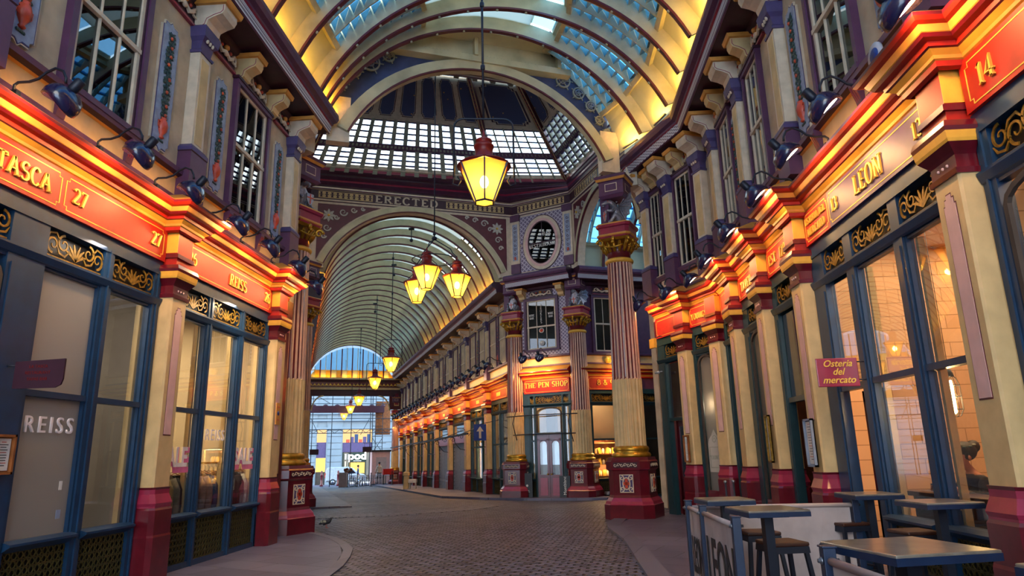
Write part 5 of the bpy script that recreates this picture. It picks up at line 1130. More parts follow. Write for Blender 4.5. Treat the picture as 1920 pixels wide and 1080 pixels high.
# lantern: eight leaning faces of glass louvres, a band, more louvres, then painted ceiling panels
LT = [(3.5, -1.72), (3.5, 1.72), (1.5, 1.79), (-3.0, 2.16), (-4.2, 1.72), (-3.5, -1.72), (-1.5, -1.79), (1.5, -1.79)]
ZB, ZT = 12.55, 15.75
def lp(j, t):
    a = LB[j % 8]; c = LT[j % 8]; return W(a[0]+(c[0]-a[0])*t, a[1]+(c[1]-a[1])*t, ZB+(ZT-ZB)*t)
names_face = ['right side', 'right far', 'far', 'left far', 'left side', 'left near', 'near', 'right near']
LANT = thing('crossing_lantern', 'great eight-sided louvred lantern roof over the crossing with red corner ribs', 'lantern roof')
for j in range(8):
    A0, B0 = lp(j, 0), lp(j+1, 0); wid = (B0-A0).length; cols = max(3, round(wid/.52)) if j != 2 else 14
    t = bpy.data.objects.new('lantern_face', None); COL.objects.link(t); t.parent = LANT
    def fp(f, tt, off=0.0):
        p = lp(j, tt)*(1-f)+lp(j+1, tt)*f; return p+nrm*off
    nrm = ((lp(j+1, 0)-lp(j, 0)).cross(lp(j, 1)-lp(j, 0))).normalized()
    c_ = W(0, 0, 13.5)
    if nrm.dot(c_-A0) < 0: nrm = -nrm     # towards the inside
    gl = MB(); fr = MB(); pn = MB()
    def q4(b, f0, f1, t0, t1, o0, o1, m): b.add([fp(f0, t0, o0), fp(f1, t0, o0), fp(f1, t1, o1), fp(f0, t1, o1)], [(0, 1, 2, 3)], m)
    def qbar(b, f0, f1, t0, t1, o0, o1, m):
        P = [fp(f, tt, o) for o in (o0, o1) for f, tt in ((f0, t0), (f1, t0), (f1, t1), (f0, t1))]
        b.add(P, [(0, 1, 2, 3), (7, 6, 5, 4), (0, 4, 5, 1), (1, 5, 6, 2), (2, 6, 7, 3), (3, 7, 4, 0)], m)
    for t0, t1, ns in ((-.06, .20, 5), (.255, .50, 4)):
        for c in range(cols):
            f0 = c/cols+.012; f1 = (c+1)/cols-.012
            for i in range(ns):
                a = t0+(t1-t0)*i/ns; z_ = t0+(t1-t0)*(i+1)/ns
                q4(gl, f0, f1, a, z_, .02, -.16, 'lantern_louvre'); qbar(fr, f0, f1, z_-.016, z_, -.16, .02, 'purple_blue')
        for c in range(cols+1):
            f = c/cols; qbar(fr, max(0, f-.012), min(1, f+.012), t0-.01, t1+.01, -.16, .05, 'slat_grey')
    qbar(fr, 0, 1, .20, .255, -.12, .06, 'purple'); 
    for i in range(int(wid/.16)): f = (i+.5)/int(wid/.16); qbar(fr, f-.006, f+.006, .215, .24, .06, .085, 'slat_grey')
    [q4(pn, a_/8, (a_+1)/8, .5+c_/16, .5+(c_+1)/16, -.05, -.05, 'cream_pale') for a_ in range(8) for c_ in range(8)]; qbar(pn, 0, 1, .50, .52, -.05, .04, 'cream_pale')
    np_ = {2: 7, 6: 5, 3: 1, 1: 1, 7: 1, 5: 1}.get(j, 4)
    stl = []
    for i in range(np_):
        st = MB(); stl.append(st)
        f0 = (i+.13)/np_; f1 = (i+.87)/np_; tb, tt = .545, .965; d_ = (f1-f0)*.16; e_ = .022
        oc = [(f0+d_, tb), (f1-d_, tb), (f1-d_, tb+e_), (f1, tb+2*e_), (f1, tt-2*e_), (f1-d_, tt-e_), (f1-d_, tt), (f0+d_, tt), (f0+d_, tt-e_), (f0, tt-2*e_), (f0, tb+2*e_), (f0+d_, tb+e_)]
        cf = (f0+f1)/2
        for sf_, st_, of, mm_ in ((1, 1, -.035, 'plum'), (.90, .965, -.025, 'cream_pale'), (.84, .94, -.015, 'star_panel')):
            lv = [tb, tb+e_, tb+2*e_]+[tb+2*e_+(tt-tb-4*e_)*k/6 for k in range(1, 6)]+[tt-2*e_, tt-e_, tt]
            for k in range(len(lv)-1):
                ins = d_ if k in (0, len(lv)-2) else (d_*.45 if k in (1, len(lv)-3) else 0); a_ = f0+ins; z_ = f1-ins
                for c_ in range(3): q4(st, cf+(a_+(z_-a_)*c_/3-cf)*sf_, cf+(a_+(z_-a_)*(c_+1)/3-cf)*sf_, .755+(lv[k]-.755)*st_, .755+(lv[k+1]-.755)*st_, of, of, mm_)
    gl.build('louvre_glass', t); fr.build('louvre_frame', t); pn.build('ceiling_boards', t); [q_.build('star_panel', t) for q_ in stl]
    r_ = bpy.data.objects.new('lantern_rib', None); COL.objects.link(r_); r_.parent = LANT
    b = MB(); cn = (W(0, 0, 13.8)-lp(j, .5)).normalized()*.10; b.bar(lp(j, -.06)+cn*.5, lp(j, 1.0)+cn*.5, .20, .16, 'rib_red'); b.build('rib_beam', r_)
    b = MB(); sd = (lp(j, 1)-lp(j, 0)).cross(cn).normalized()
    for s_ in (-1, 1): b.bar(lp(j, -.05)+cn*1.4+sd*s_*.06, lp(j, 1.0)+cn*1.4+sd*s_*.06, .03, .03, 'cream')
    for k in range(26): b.ball(lp(j, k/26)+cn*1.45, .022, 'vase_red', seg=5, rings=3)
    b.build('rivets', r_)
b = MB(); b.add([lp(j, 1.0) for j in range(8)], [tuple(range(8))], 'star_panel'); struct('ceiling_lantern_top', b)
# ------------------------------------------------------------------ the far hall, stepping down the street
KZ = .912                                    # storeys here are a little lower than in the near hall
def fz(v): return -.2-.0215*(v-5)           # level of everything in the far hall at distance v
def FHM(v, dz=0): return FH @ T(-v, 0, fz(v)+.08+dz) @ S(1, 1, KZ)
SH = Matrix(((1, 0, 0, 0), (0, 1, 0, 0), (.0215*.0+.0215, 0, 1, 0), (0, 0, 0, 1)))   # shear that lets long pieces fall with the street (local x = -v)
FHS = FH @ T(-5, 0, fz(5)+.08) @ SH @ S(1, 1, KZ)
b = MB(); b.box(-33, 0, 0, .3, 4.95, 9.9, 'cream_wall'); b.box(-33, 0, .0, .3, 4.4, 4.95, 'burgundy'); struct('wall_far_east', b, FHS)
b = MB(); b.box(-33, 0, -.46, -.43, 9.5, 10.5, 'roof_board'); struct('ceiling_far_sky_stop', b, FHS)  # added board shutting out the bright line of sky above the cornice
b = MB(); b.slab([w2(-4.25, 5.2), w2(-4.25, 37.5), w2(-4.6, 37.5), w2(-4.6, 5.2)][::-1], -.9, 9.4, 'cream_wall'); b.slab([w2(-3.5, 5.2), w2(-3.5, 36.5), w2(-4.5, 36.5), w2(-4.5, 5.2)][::-1], 8.0, 8.5, 'plum'); struct('wall_far_west', b)
ledge('trim_4', FHS, -32, 0)
PV = [9.1, 13.0, 17.0, 20.9, 24.8, 28.6, 32.1, 35.6]
fascia_cornice(FHS, [-(v-5) for v in PV], -31.5, -.6, 'long moulded cornice over the orange fascias of the far hall', hw=.32, d=.25)
bm = MB(); CF = [(o, 8.93+(z-8.93)*1.0) for o, z in CORN]; bm.sweep(CF, [(-32, 0), (-.35, 0)], CM); tag(bm.build('eaves_cornice', None, FHS), 'long plum and cream eaves cornice running down the far hall', 'cornice')
rr = MB()
for i, v in enumerate(PV): dup(pil0, FHM(v), ORD[i]+' shop pilaster of the far hall counted from the pen shop', 'shop pilasters of the far hall')
edges = [5.9]+PV+[37.2]
winF = make_window('first first-floor window of the far hall counted from the pen shop', w_=1.25, cols=2, group='first-floor windows of the far hall'); first = True
k1 = k2 = k3 = k4 = 0
for i in range(len(edges)-1):
    a, c = edges[i], edges[i+1]; m_ = (a+c)/2; M = FHM(m_); wd = c-a
    # fascia
    t = thing('fascia_sign', ORD[i]+' orange red fascia of the far hall counted from the pen shop', 'sign', M @ T(0, -.07, 4.45), 'orange fascias of the far hall')
    b = MB(); b.box(-wd/2+.3, wd/2-.3, 0, .08, 0, .5, 'red'); b.build('board', t); b = MB(); b.ribbon(notched(-wd/2+.4, wd/2-.4, .05, .45), .008, 0, .006, 'gold_paint'); b.box(-.3, .3, -.012, 0, .16, .34, 'gold_paint'); b.build('gilt_line', t)
    # upper storey: one pilaster on each pier line, a window to each side of the middle panel
    for q, (dv, kind) in enumerate([(a, 'pil'), (a+wd*.27, 'win'), (a+wd*.5, 'pan'), (a+wd*.73, 'win')]):
        MM = FHM(dv)
        if kind == 'pil' and i > 0:
            dup(up0_, MM, ORD[k1]+' first-floor pilaster of the far hall counted from the pen shop', 'first-floor pilasters of the far hall'); dup(brB, MM @ T(0, -.04, 0), ORD[k1]+' large eaves bracket of the far hall counted from the pen shop', 'eaves brackets of the far hall'); k1 += 1
        if kind == 'win' and i == len(edges)-2 and q == 3: continue
        if kind == 'win':
            if first: winF.matrix_world = MM; first = False
            else: dup(winF, MM, ORD[k2+1]+' first-floor window of the far hall counted from the pen shop', 'first-floor windows of the far hall'); k2 += 1
            dup(fz0, MM, ORD[k4]+' carved frieze panel of the far hall counted from the pen shop', 'carved frieze panels of the far hall'); k4 += 1
        if kind == 'pan': dup(pan0, MM, ORD[i]+' fruit relief panel of the far hall counted from the pen shop', 'painted fruit relief panels'); dup(brB, MM @ T(0, -.04, 0) @ S(.8, .9, 1), ORD[i]+' middle eaves bracket of the far hall counted from the pen shop', 'eaves brackets of the far hall')
# gooseneck lamps of the far hall, three to a bay
n_ = 0; v = 6.6
while v < 36.5:
    dup(lampA, FHM(v) @ S(1.1, 1.1, 1.12), ORD[n_]+' gooseneck lamp of the far hall counted from the pen shop' if n_ < 40 else None, 'gooseneck lamps of the far hall'); n_ += 1; v += 1.3
for v in (8, 12, 16, 20, 24, 28, 32, 36):     # the lamps' light, one long strip to a bay
    p = W(3.42, v, fz(v)+4.72); area('lamp_light', p, U*.6+Vector((0, 0, -.7)), 3.4, .12, 20, (1, .42, .08), 'RECTANGLE', xdir=V)
# shopfronts of the far hall
FS = dict(group='shopfronts of the far hall')
def farshop(i, label, lights, **k):
    a, c = edges[i], edges[i+1]; wd = c-a-.68; M = FHM((a+c)/2)
    return shopfront(M, -wd/2, wd/2, label, [D(q[0]*wd/2, q[1]*wd/2, **(q[2] if len(q) > 2 else {})) for q in lights], **k, **FS)
for l in range(len(edges)-1): pass
mat('arrow_blue', '#1d3c8a', .5)
farshop(0, 'narrow dark shopfront beside the left pen shop column', [(-.9, -.1), (.1, .9)], frame_m='navy_green', pane='pane')
farshop(1, 'far shopfront with glowing orange window and vertical lights', [(-.92, -.35, dict(pane='pane_dark')), (-.25, .35), (.45, .92, dict(kind='door', dm='navy_green'))], frame_m='navy_green')
for i, l in ((2, 'far shopfront with grey folding shutters nearer the pen shop'), (3, 'far shopfront with grey folding shutters beyond the first pair')):
    farshop(i, l, [(-.92, .92, dict(kind='solid', m='shutter_grey'))], frame_m='navy_green')
    a, c = edges[i], edges[i+1]; wd = c-a-.6; t = thing('folding_shutter', 'grey folding shutter and red awning box in the '+('first' if i == 2 else 'second')+' shuttered far shop', 'shutter', FHM((a+c)/2), 'grey folding shutters')
    b = MB(); b.box(-wd*.46, wd*.46, -.12, 0, 2.75, 3.15, 'rose'); b.build('awning_box', t)
    for s_ in (-1, 1):
        b = MB(); x0, x1 = (s_*.02, s_*wd*.45)
        for k in range(12): b.box(x0, x1, -.03, -.005, .1+k*.22, .30+k*.22, 'shutter_grey')
        b.build('shutter_leaf', t)
    b = MB(); b.box(-wd*.46, wd*.46, -.02, -.005, 3.2, 4.2, 'window_gold') if 0 else b.box(-wd*.44, wd*.44, -.02, -.005, 3.2, 3.75, 'pane'); b.build('upper_glass', t)
farshop(4, 'far shopfront with dark green double windows, fifth from the pen shop', [(-.9, -.05), (.05, .9)], frame_m='navy_green', pane='pane_dark')
farshop(5, 'far shopfront with dark green double windows, sixth from the pen shop', [(-.9, -.05), (.05, .9, dict(kind='door', dm='navy_green'))], frame_m='navy_green', pane='pane_dark')
farshop(6, 'far shopfront with dark windows, seventh from the pen shop', [(-.9, -.05), (.05, .9)], frame_m='navy_green', pane='pane_dark')
farshop(7, 'far shopfront with a small lit sign, eighth from the pen shop', [(-.9, -.05, dict(kind='door', dm='navy_green')), (.05, .9)], frame_m='navy_green', pane='pane_dark')
farshop(8, 'last far shopfront before the open street', [(-.9, .9)], frame_m='navy_green', pane='pane_dark')
# curly iron awning brackets along the far shops
awn = thing('awning_bracket', 'first curly iron awning bracket of the far shops counted from the pen shop', 'bracket', group='curly iron awning brackets')
b = MB(); b.tube([(0, 0, 3.5), (0, -.5, 3.3), (0, -1.1, 3.05), (0, -1.5, 2.9)], .022, 'iron', 5); b.tube([(0, 0, 2.4), (0, -.25, 2.45), (0, -.5, 2.75), (0, -.62, 3.2)], .018, 'iron', 5)
b.tube([(0, -.62-.16*cos(k*.6)*(1-k/16), 2.95+.16*sin(k*.6)*(1-k/16)) for k in range(14)], .014, 'iron', 5); b.tube([(0, -.2-.14*cos(k*.6)*(1-k/16), 3.1+.14*sin(k*.6)*(1-k/16)) for k in range(14)], .014, 'iron', 5); b.build('scroll', awn)
b = MB(); b.tube([(-.02, -1.5, 2.9), (.02, -1.5, 2.9)], .04, 'iron', 6); b.build('bar_end', awn)
awn.matrix_world = FHM(9.1) @ T(0, -.25, -.1)
for i, v in enumerate(PV[1:6]): dup(awn, FHM(v) @ T(0, -.25, -.1), ORD[i+1]+' curly iron awning bracket of the far shops counted from the pen shop')
b = MB(); b.box(-24.5, -1.2, -1.78, -1.72, 2.76, 2.84, 'iron'); tag(b.build('awning_rail', None, FHS), 'long dark iron awning rail in front of the far shops', 'rail')
t = thing('arrow_sign', 'small blue hanging sign with a white upward arrow by the far shops', 'sign', FHM(7.6) @ T(0, -.9, 2.55))
b = MB(); b.box(-.03, .03, -.27, .27, 0, .75, 'arrow_blue'); b.build('board', t); b = MB()
for s_ in (-1, 1): b.add([(s_*.034, y, z) for y, z in ((-.05, .1), (.05, .1), (.05, .42), (.16, .42), (0, .66), (-.16, .42), (-.05, .42))], [tuple(range(7))], 'cream_pale')
b.build('arrow', t); b = MB(); b.bar((0, 0, .75), (0, .9, .95), .03, .03, 'iron'); b.build('hanger', t)

# ------------------------------------------------------------------ far vault
NF = 26; farA = []
for i in range(NF):
    v = 5.6+i*(36.0-5.6)/(NF-1); dz = fz(v)+.2-.0215*0
    a, c = w2(-3.45, v), w2(3.45, v); farA.append(Arch(a, c, 8.64+fz(v)-fz(5), 2.64))
for i, ar in enumerate(farA): make_rib(ar, ORD[i]+' roof rib of the far vault counted from the crossing', 'roof ribs of the far vault', n=26, depth=.33, bolts=False, hw=.04)
for i in range(NF-1): skin_gap(farA[i], farA[i+1], 'far', boards=((.28, .74),), glass_z=((.13, .28), (.74, .87)), foot=((0, .13), (.87, 1)), skylight=False, far=True)
b = MB(); vs = []; n = 24; a0 = Arch(w2(-3.55, 5.2), w2(3.55, 5.2), 8.85, 2.35)
for k in range(n+1): vs += [a0.p(k/n, .2), farA[0].p(k/n, .23)]
b.add(vs, [(2*k, 2*k+2, 2*k+3, 2*k+1) for k in range(n)], 'roof_board'); o = b.build('ceiling_far_gable'); o['kind'] = 'structure'
# fan-lit gable closing the far vault, its yellow uplight painted on alternate foot panels
ME = Matrix.Translation(W(0, 36.1, fz(36.1)+.2)) @ Matrix.Rotation(TH, 4, 'Z')
zb = 8.44; rs = 2.64; R_ = (3.45**2+rs**2)/(2*rs); cz = zb+rs-R_
t = thing('fan_gable', 'blue glazed gable closing the far vault, yellow light painted on foot panels', 'gable', ME)
b = MB(); g_ = MB(); y_ = MB(); n = 16
top = lambda x: cz+sqrt(max(0, R_*R_-x*x))
for i in range(n):
    x0 = -3.4+6.8*i/n; x1 = x0+6.8/n; h0, h1 = top(x0), top(x1); lo = zb+.75
    if min(h0, h1) > lo+.05: g_.add([(x0, 0, lo), (x1, 0, lo), (x1, 0, h1), (x0, 0, h0)], [(0, 1, 2, 3)], 'roof_glass')
    m = 'sign_yellow' if i % 2 else 'roof_board'; y_.add([(x0, 0, zb), (x1, 0, zb), (x1, 0, min(lo, h1)), (x0, 0, min(lo, h0))], [(0, 1, 2, 3)], m)
    b.bar((x0, -.03, zb), (x0, -.03, max(zb+.05, h0)), .05 if i % 2 else .09, .06, 'rib_red' if i % 2 == 0 else 'roof_cream')
b.box(-3.4, 3.4, -.05, .02, zb+.72, zb+.78, 'roof_cream'); b.build('mullions', t); g_.build('glazing', t); y_.build('foot_panels', t)
t = thing('end_beam', 'ornate gilt and plum beam across the far end of the hall', 'beam', ME)
b = MB(); b.prof([(0, 8.58), (-.3, 8.55), (-.32, 8.42), (-.2, 8.38), (-.15, 8.2), (-.12, 7.82), (-.2, 7.78), (-.2, 7.6), (0, 7.58)], -4.2, 4.2, ['purple', 'cream', 'plum', 'plum', 'burgundy', 'plum', 'cream', 'plum']); b.build('moulding', t)
b = MB(); n = 26
for i in range(n): x = -4+8*i/n; b.poly([(x, 7.9), (x+.15, 8.12), (x+.3, 7.9), (x+.15, 7.95)], -.19, -.14, 'gold_paint')
b.build('gilt_pattern', t); b = MB(); b.box(-4.2, 4.2, -.1, .25, 7.1, 7.58, 'plum'); b.build('soffit', t)
for s_, l in ((1, 'right'), (-1, 'left')):
    t = thing('end_bracket', 'curved cream bracket and burgundy spandrel at the '+l+' end of the far beam', 'bracket', ME)
    b = MB(); b.box(s_*3.1, s_*4.05, -.05, .3, 6.0, 7.6, 'burgundy'); b.ribbon([(s_*(2.2+.9*sin(k*pi/16)), 7.1-1.2*(1-cos(k*pi/16))) for k in range(9)], .05, -.1, .12, 'cream'); b.build('spandrel', t)
    b = MB(); b.box(s_*3.5, s_*3.9, -.09, -.05, 6.3, 7.4, 'cream'); b.box(s_*3.55, s_*3.85, -.10, -.085, 6.38, 7.32, 'rose'); b.build('inset_panel', t)
    dup(col0, ME @ T(s_*3.65, 0, -.02) @ S(.8, .8, .80), 'fluted column carrying the '+l+' end of the far beam')

# ------------------------------------------------------------------ pen shop front and the side street
def zoff(M, z): return M @ T(0, 0, z) @ S(1, 1, KZ)
FPz = zoff(FP, -.12)
b = MB(); b.box(-.1, PW+.1, .02, .3, 4.4, 10.0, 'burgundy'); struct('wall_corner_pen_shop', b, FPz)
b = MB(); b.sweep(CF, [(-.05, 0), (PW+.05, 0)], CM); tag(b.build('eaves_cornice', None, FPz), 'plum cornice with key-pattern band over the BROKERS window', 'cornice')
b = MB(); b.box(.35, PW-.35, -.03, .02, 5.98, 8.9, 'lattice_grey'); o = b.build('lattice_wall', None, FPz); tag(o, 'grey lattice wall panel around the BROKERS window', 'wall panel')
winB = make_window('purple framed window lettered BROKERS WINE BAR', w_=1.55, cols=3, z0=6.2, z1=8.55, mid=.45, group='crossing corner windows'); winB.matrix_world = FPz @ T(PW*.46, -.03, 0)
b = MB()
for i, c in enumerate('BROKERS'): serif(b, c, 0, 8.15-i*.125, .10, -.055, 'paper', center=True, th=.005)
for s_ in (-1, 1): serif(b, 'WINE', s_*.43, 7.75, .095, -.055, 'paper', center=True, th=.005, sp=.04, wx=.85); serif(b, 'BAR', s_*.43, 7.62, .095, -.055, 'paper', center=True, th=.005, sp=.04, wx=.85)
b.build('window_lettering', winB)
b = MB()
for z, m in ((7.08, 'vase_red'), (6.52, 'paper')): b.lathe([(0, 0), (.11, 0), (.11, .01), (0, .01)], 'paper', (0, -.06, z), 18, 'y'); b.lathe([(0, 0), (.075, 0), (.075, .01), (0, .01)], m, (0, -.068, z), 18, 'y')
b.build('round_stickers', winB)
b = MB(); b.box(.2, PW-.2, -.06, .02, 8.62, 8.9, 'plum'); b.build
for s_, l in ((.16, 'left'), (.80, 'right')): dup(brS, FPz @ T(PW*s_, 0, 0), 'yellow bracket at the '+l+' top corner of the BROKERS window')
dup(fz0, FPz @ T(PW*.46, -.03, 0) @ S(1.2, 1, 1), 'carved cherub frieze above the BROKERS window', 'carved frieze panels between the eaves brackets')
ledge('trim_5', FPz, .3, PW-.3)
fascia_cornice(FPz, [], .3, PW-.3, 'moulded orange cornice over THE PEN SHOP sign')
fascia(FPz, .38, PW-.38, 'bright red notched sign reading THE PEN SHOP', [(.42, PW-.42, [('THE PEN SHOP', PW/2, .22, 4.6)])], z0=4.36, z1=4.95)
for i, s_ in enumerate((.75, 1.5)): 
    r = dup(lampA, FPz @ T(s_, 0, 0) @ S(1, 1, 1.1), ('left' if i == 0 else 'right')+' gooseneck lamp over THE PEN SHOP sign'); area('lamp_light', FPz @ Vector((s_, -.72, 5.24)), FPz.to_3x3() @ Vector((0, .6, -.7)), .16, .16, 14, (1, .44, .10), 'DISK')
sp = shopfront(FPz, .30, PW-.30, 'dark green pen shop entrance with burgundy double doors between columns', [D(.62, .78, kind='window', pane='pane'), D(.86, 2.0, kind='arch', pane='pane', base='navy_green'), D(2.08, 2.3, kind='window', pane='pane')], frame_m='navy_green')
t = thing('double_door', 'burgundy double doors with round-topped glass under the pen shop sign', 'door', FPz @ T(1.43, -.08, 0))
for s_ in (-1, 1):
    b = MB(); x0, x1 = sorted((s_*.005, s_*.52)); b.box(x0, x1, 0, .04, .02, .98, 'burgundy'); b.box(x0, x0+.1, 0, .04, .98, 2.45, 'burgundy'); b.box(x1-.1, x1, 0, .04, .98, 2.45, 'burgundy'); b.box(x0, x1, 0, .04, 2.35, 2.62, 'burgundy')
    b.box(x0+.1, x1-.1, -.012, 0, .15, .85, 'rose'); n = 8
    for k in range(n): a0_, a1_ = pi*k/n, pi*(k+1)/n; r = (x1-x0)/2-.1; cx = (x0+x1)/2; b.add([(cx+r*cos(a0_), 0, 2.2+.15*sin(a0_)), (cx+r*cos(a1_), 0, 2.2+.15*sin(a1_)), (cx+r*cos(a1_), 0, 2.4), (cx+r*cos(a0_), 0, 2.4)], [(3, 2, 1, 0)], 'burgundy')
    dl = b.build('door_leaf', t); b = MB(); b.box(x0+.1, x1-.1, .02, .025, .98, 2.36, 'pane'); b.build('door_pane', dl); b = MB(); b.ball((s_*.08, -.04, 1.0), .035, 'gold'); b.build('door_knob', dl)
b = MB(); b.box(-.56, -.52, -.01, .05, 0, 2.66, 'navy_green'); b.box(.52, .56, -.01, .05, 0, 2.66, 'navy_green'); b.box(-.56, .56, -.02, .05, 2.62, 2.7, 'navy_green'); b.build('door_frame', t)
for s_, l in ((.55, 'left'), (2.2, 'right')):
    t = thing('advertising_board', 'black standing board with white script '+l+' of the pen shop doors', 'sign', FPz @ T(s_, -.42 if l == 'right' else -.3, 0)); b = MB(); b.box(-.22, .22, 0, .06, 0, 1.05 if l == 'left' else .95, 'black'); b.build('board', t)
    if l == 'right': q = font_text('lettering', 'Montblanc', .17, t, T(.06, -.004, .2) @ Matrix.Rotation(-pi/2, 4, 'Y'), 'paper', align='LEFT')
    else: b = MB(); b.ball((0, -.01, .55), .05, 'paper', (1, .2, 1)); b.ribbon([(-.08, .35), (.08, .35)], .008, 0, .006, 'paper'); b.ribbon([(-.1, .30), (.1, .30)], .008, 0, .006, 'paper'); b.build('lettering', t)
# iron rail across the pen shop front
b = MB()
for z, x0, x1 in ((3.40, -.2, PW+.1), (2.62, .1, PW)): b.tube([(x0, -.5, z), ((x0+x1)/2, -.55, z+.02), (x1, -.5, z)], .022, 'iron', 6)
for x in (.1, 2.5): b.tube([(x, -.1, 4.1), (x+.08, -.5, 3.4)], .015, 'iron', 5); b.tube([(x, -.1, 2.2), (x+.04, -.35, 2.5), (x-.02, -.5, 3.1), (x+.05, -.5, 3.4)], .018, 'iron', 5)
tag(b.build('awning_rail', None, FPz), 'dark iron awning rail across the pen shop front', 'rail')
# side street: the number 8 and 9 shop seen between the columns
F8z = zoff(F8, -.12)
b = MB(); b.box(5.9, 16, .02, .3, 4.4, 9.9, 'purple'); [b.box(a_, c_, .02, .3, 0, 4.4, 'burgundy') for a_, c_ in ((5.9, 6.36), (7.89, 8.51), (10.69, 11.41), (13.59, 16))]; struct('wall_side_street', b, F8z)
b = MB(); b.sweep(CF, [(5.9, 0), (16, 0)], CM); tag(b.build('eaves_cornice', None, F8z), 'plum cornice with key-pattern band over the 8 & 9 shop', 'cornice'); ledge('trim_6', F8z, 5.95, 16); b = MB(); b.box(6.05, 16, -.1, -.05, 9.3, 10.6, 'roof_board'); struct('ceiling_side_sky_stop', b, F8z)  # the upright board is added to close off a bright slot of sky
fascia_cornice(F8z, [], 6.0, 16, 'moulded orange cornice over the 8 & 9 sign')
fascia(F8z, 6.3, 8.2, 'red notched sign with gilt 8 & 9', [(6.4, 8.15, [('8 & 9', 7.1, .22, 4.6)])], z0=4.40, z1=4.95)
dup(win0, F8z @ T(7.35, 0, 0) @ S(.92, 1, 1), 'purple framed sash window above the 8 & 9 sign', 'crossing corner windows'); dup(fz0, F8z @ T(7.35, -.02, 0) @ S(1.4, 1, 1), 'carved frieze above the 8 & 9 window')
dup(up0_, F8z @ T(8.35, 0, 0), 'first-floor pilaster right of the 8 & 9 window', 'crossing corner pilasters'); dup(pil0, F8z @ T(8.15, 0, 0), 'shop pilaster right of the 8 & 9 window', 'crossing corner pilasters')
r = dup(lampA, F8z @ T(7.7, 0, 0) @ S(1, 1, 1.1), 'gooseneck lamp over the 8 & 9 sign'); area('lamp_light', F8z @ Vector((7.6, -.72, 5.24)), F8z.to_3x3() @ Vector((0, .6, -.7)), .16, .16, 16, (1, .44, .10), 'DISK')
s8 = shopfront(F8z, 6.35, 7.9, 'dark green 8 & 9 shopfront with brightly lit shelves', [D(6.5, 7.75)], frame_m='navy_green', lining='cream'); 
for sx_ in (9.6, 12.5): shopfront(F8z, sx_-1.1, sx_+1.1, 'dark green shopfront in the side street beyond the 8 & 9 shop', [D(sx_-.95, sx_-.05), D(sx_+.05, sx_+.95)], frame_m='navy_green')
b = MB(); b.lathe([(0, 0), (.14, 0), (.14, .05), (0, .05)], 'gold_paint', (7.98, -.2, 4.62), 6, 'y'); tag(b.build('plaque', None, F8z), 'small gilt hexagonal plaque on the end of the 8 & 9 sign', 'plaque')
b = MB(); b.lathe([(0, 0), (.17, 0), (.17, .04), (0, .04)], 'gold_paint', (7.25, -.12, 5.68), 6, 'y'); tag(b.build('plaque', None, F8z), 'gilt hexagonal plaque under the 8 & 9 window', 'plaque')
# shelves with jars in the lit window
t = thing('display_shelves', 'lit shelves of boxes and jars in the 8 & 9 window', 'shelves', F8z @ T(7.12, .55, 0)); b = MB()
for z in (.85, 1.3, 1.75, 2.2): b.box(-.7, .7, -.2, .2, z, z+.03, 'wood')
b.box(-.72, .72, .2, .25, .8, 2.4, 'wood'); b.build('shelf_frame', t)
jar = thing('display_jar', 'small goods on the lit 8 & 9 shelves', 'jar', group='goods on the 8 and 9 shelves'); b = MB(); b.lathe([(.04, 0), (.05, .02), (.05, .16), (.03, .19), (.03, .21)], 'cream_pale', seg=8); b.build('body', jar); jar.matrix_world = F8z @ T(6.55, .5, .88)
bx = tag(MB().box(-.06, .06, -.08, .08, 0, .24, 'gold_paint').build('display_box'), 'small gilt box on the lit 8 & 9 shelves', 'box', 'boxes on the 8 and 9 shelves'); bx.matrix_world = F8z @ T(6.7, .5, .88)
for z in (.88, 1.33, 1.78):
    for k in range(9):
        if z == .88 and k in (0, 1): continue
        M = F8z @ T(6.52+k*.145, .48, z)
        if (k+int(z*3)) % 2: dup(jar, M)
        else: q = bx.copy(); COL.objects.link(q); q.matrix_world = M @ Matrix.Rotation(.3*((k % 3)-1), 4, 'Y')
area('shop_light', F8z @ Vector((7.1, .3, 2.32)), (0, 0, -1), 1.1, .3, 45, (1, .62, .28)); area('shop_light', F8z @ Vector((7.1, .30, 1.2)), (V.x, V.y, -.1), 1.1, .15, 8, (1, .62, .28))
# three pots on the ground by the 8 & 9 shop
pot = thing('metal_pot', 'leftmost of three small metal pots under the 8 & 9 window', 'pot', F8z @ T(6.85, -.3, .03), 'pots under the 8 and 9 window'); b = MB(); b.lathe([(.11, 0), (.14, .03), (.14, .22), (.12, .24), (.12, .26), (.10, .26)], 'steel', seg=14); b.build('body', pot); b = MB(); b.lathe([(.125, .10), (.145, .10), (.145, .16), (.125, .16)], 'black', seg=14); b.build('band', pot)
dup(pot, F8z @ T(7.2, -.3, .03), 'middle of three small metal pots under the 8 & 9 window'); dup(pot, F8z @ T(7.65, -.3, .03), 'rightmost of three small metal pots under the 8 & 9 window')
# side street vault seen through the right arch
sv = [Arch(w2(6.1+i*1.1, -2.75), w2(6.1+i*1.1, 2.75), 8.62, 2.6) for i in range(8)]
for i, ar in enumerate(sv): make_rib(ar, ORD[i]+' rib of the side street vault counted from the crossing', 'ribs of the side street vault', n=20, bolts=False)
for i in range(7): skin_gap(sv[i], sv[i+1], 'side', boards=((.42, .58),), glass_z=((.12, .42), (.58, .88)), foot=((0, .12), (.88, 1)), cols=2, slats=6, skylight=False)
b = MB(); b.box(5.9, 16, -.3, 0, -.3, 9.2, 'cream_wall'); struct('wall_side_street_near', b, Matrix.Translation(W(0, -2.9)) @ Matrix.Rotation(TH, 4, 'Z'))
b = MB(); b.box(14, 14.3, -3, 3, 0, 9.2, 'cream_wall'); struct('wall_side_street_end', b, Matrix.Translation(W(0, 0)) @ Matrix.Rotation(TH, 4, 'Z'))
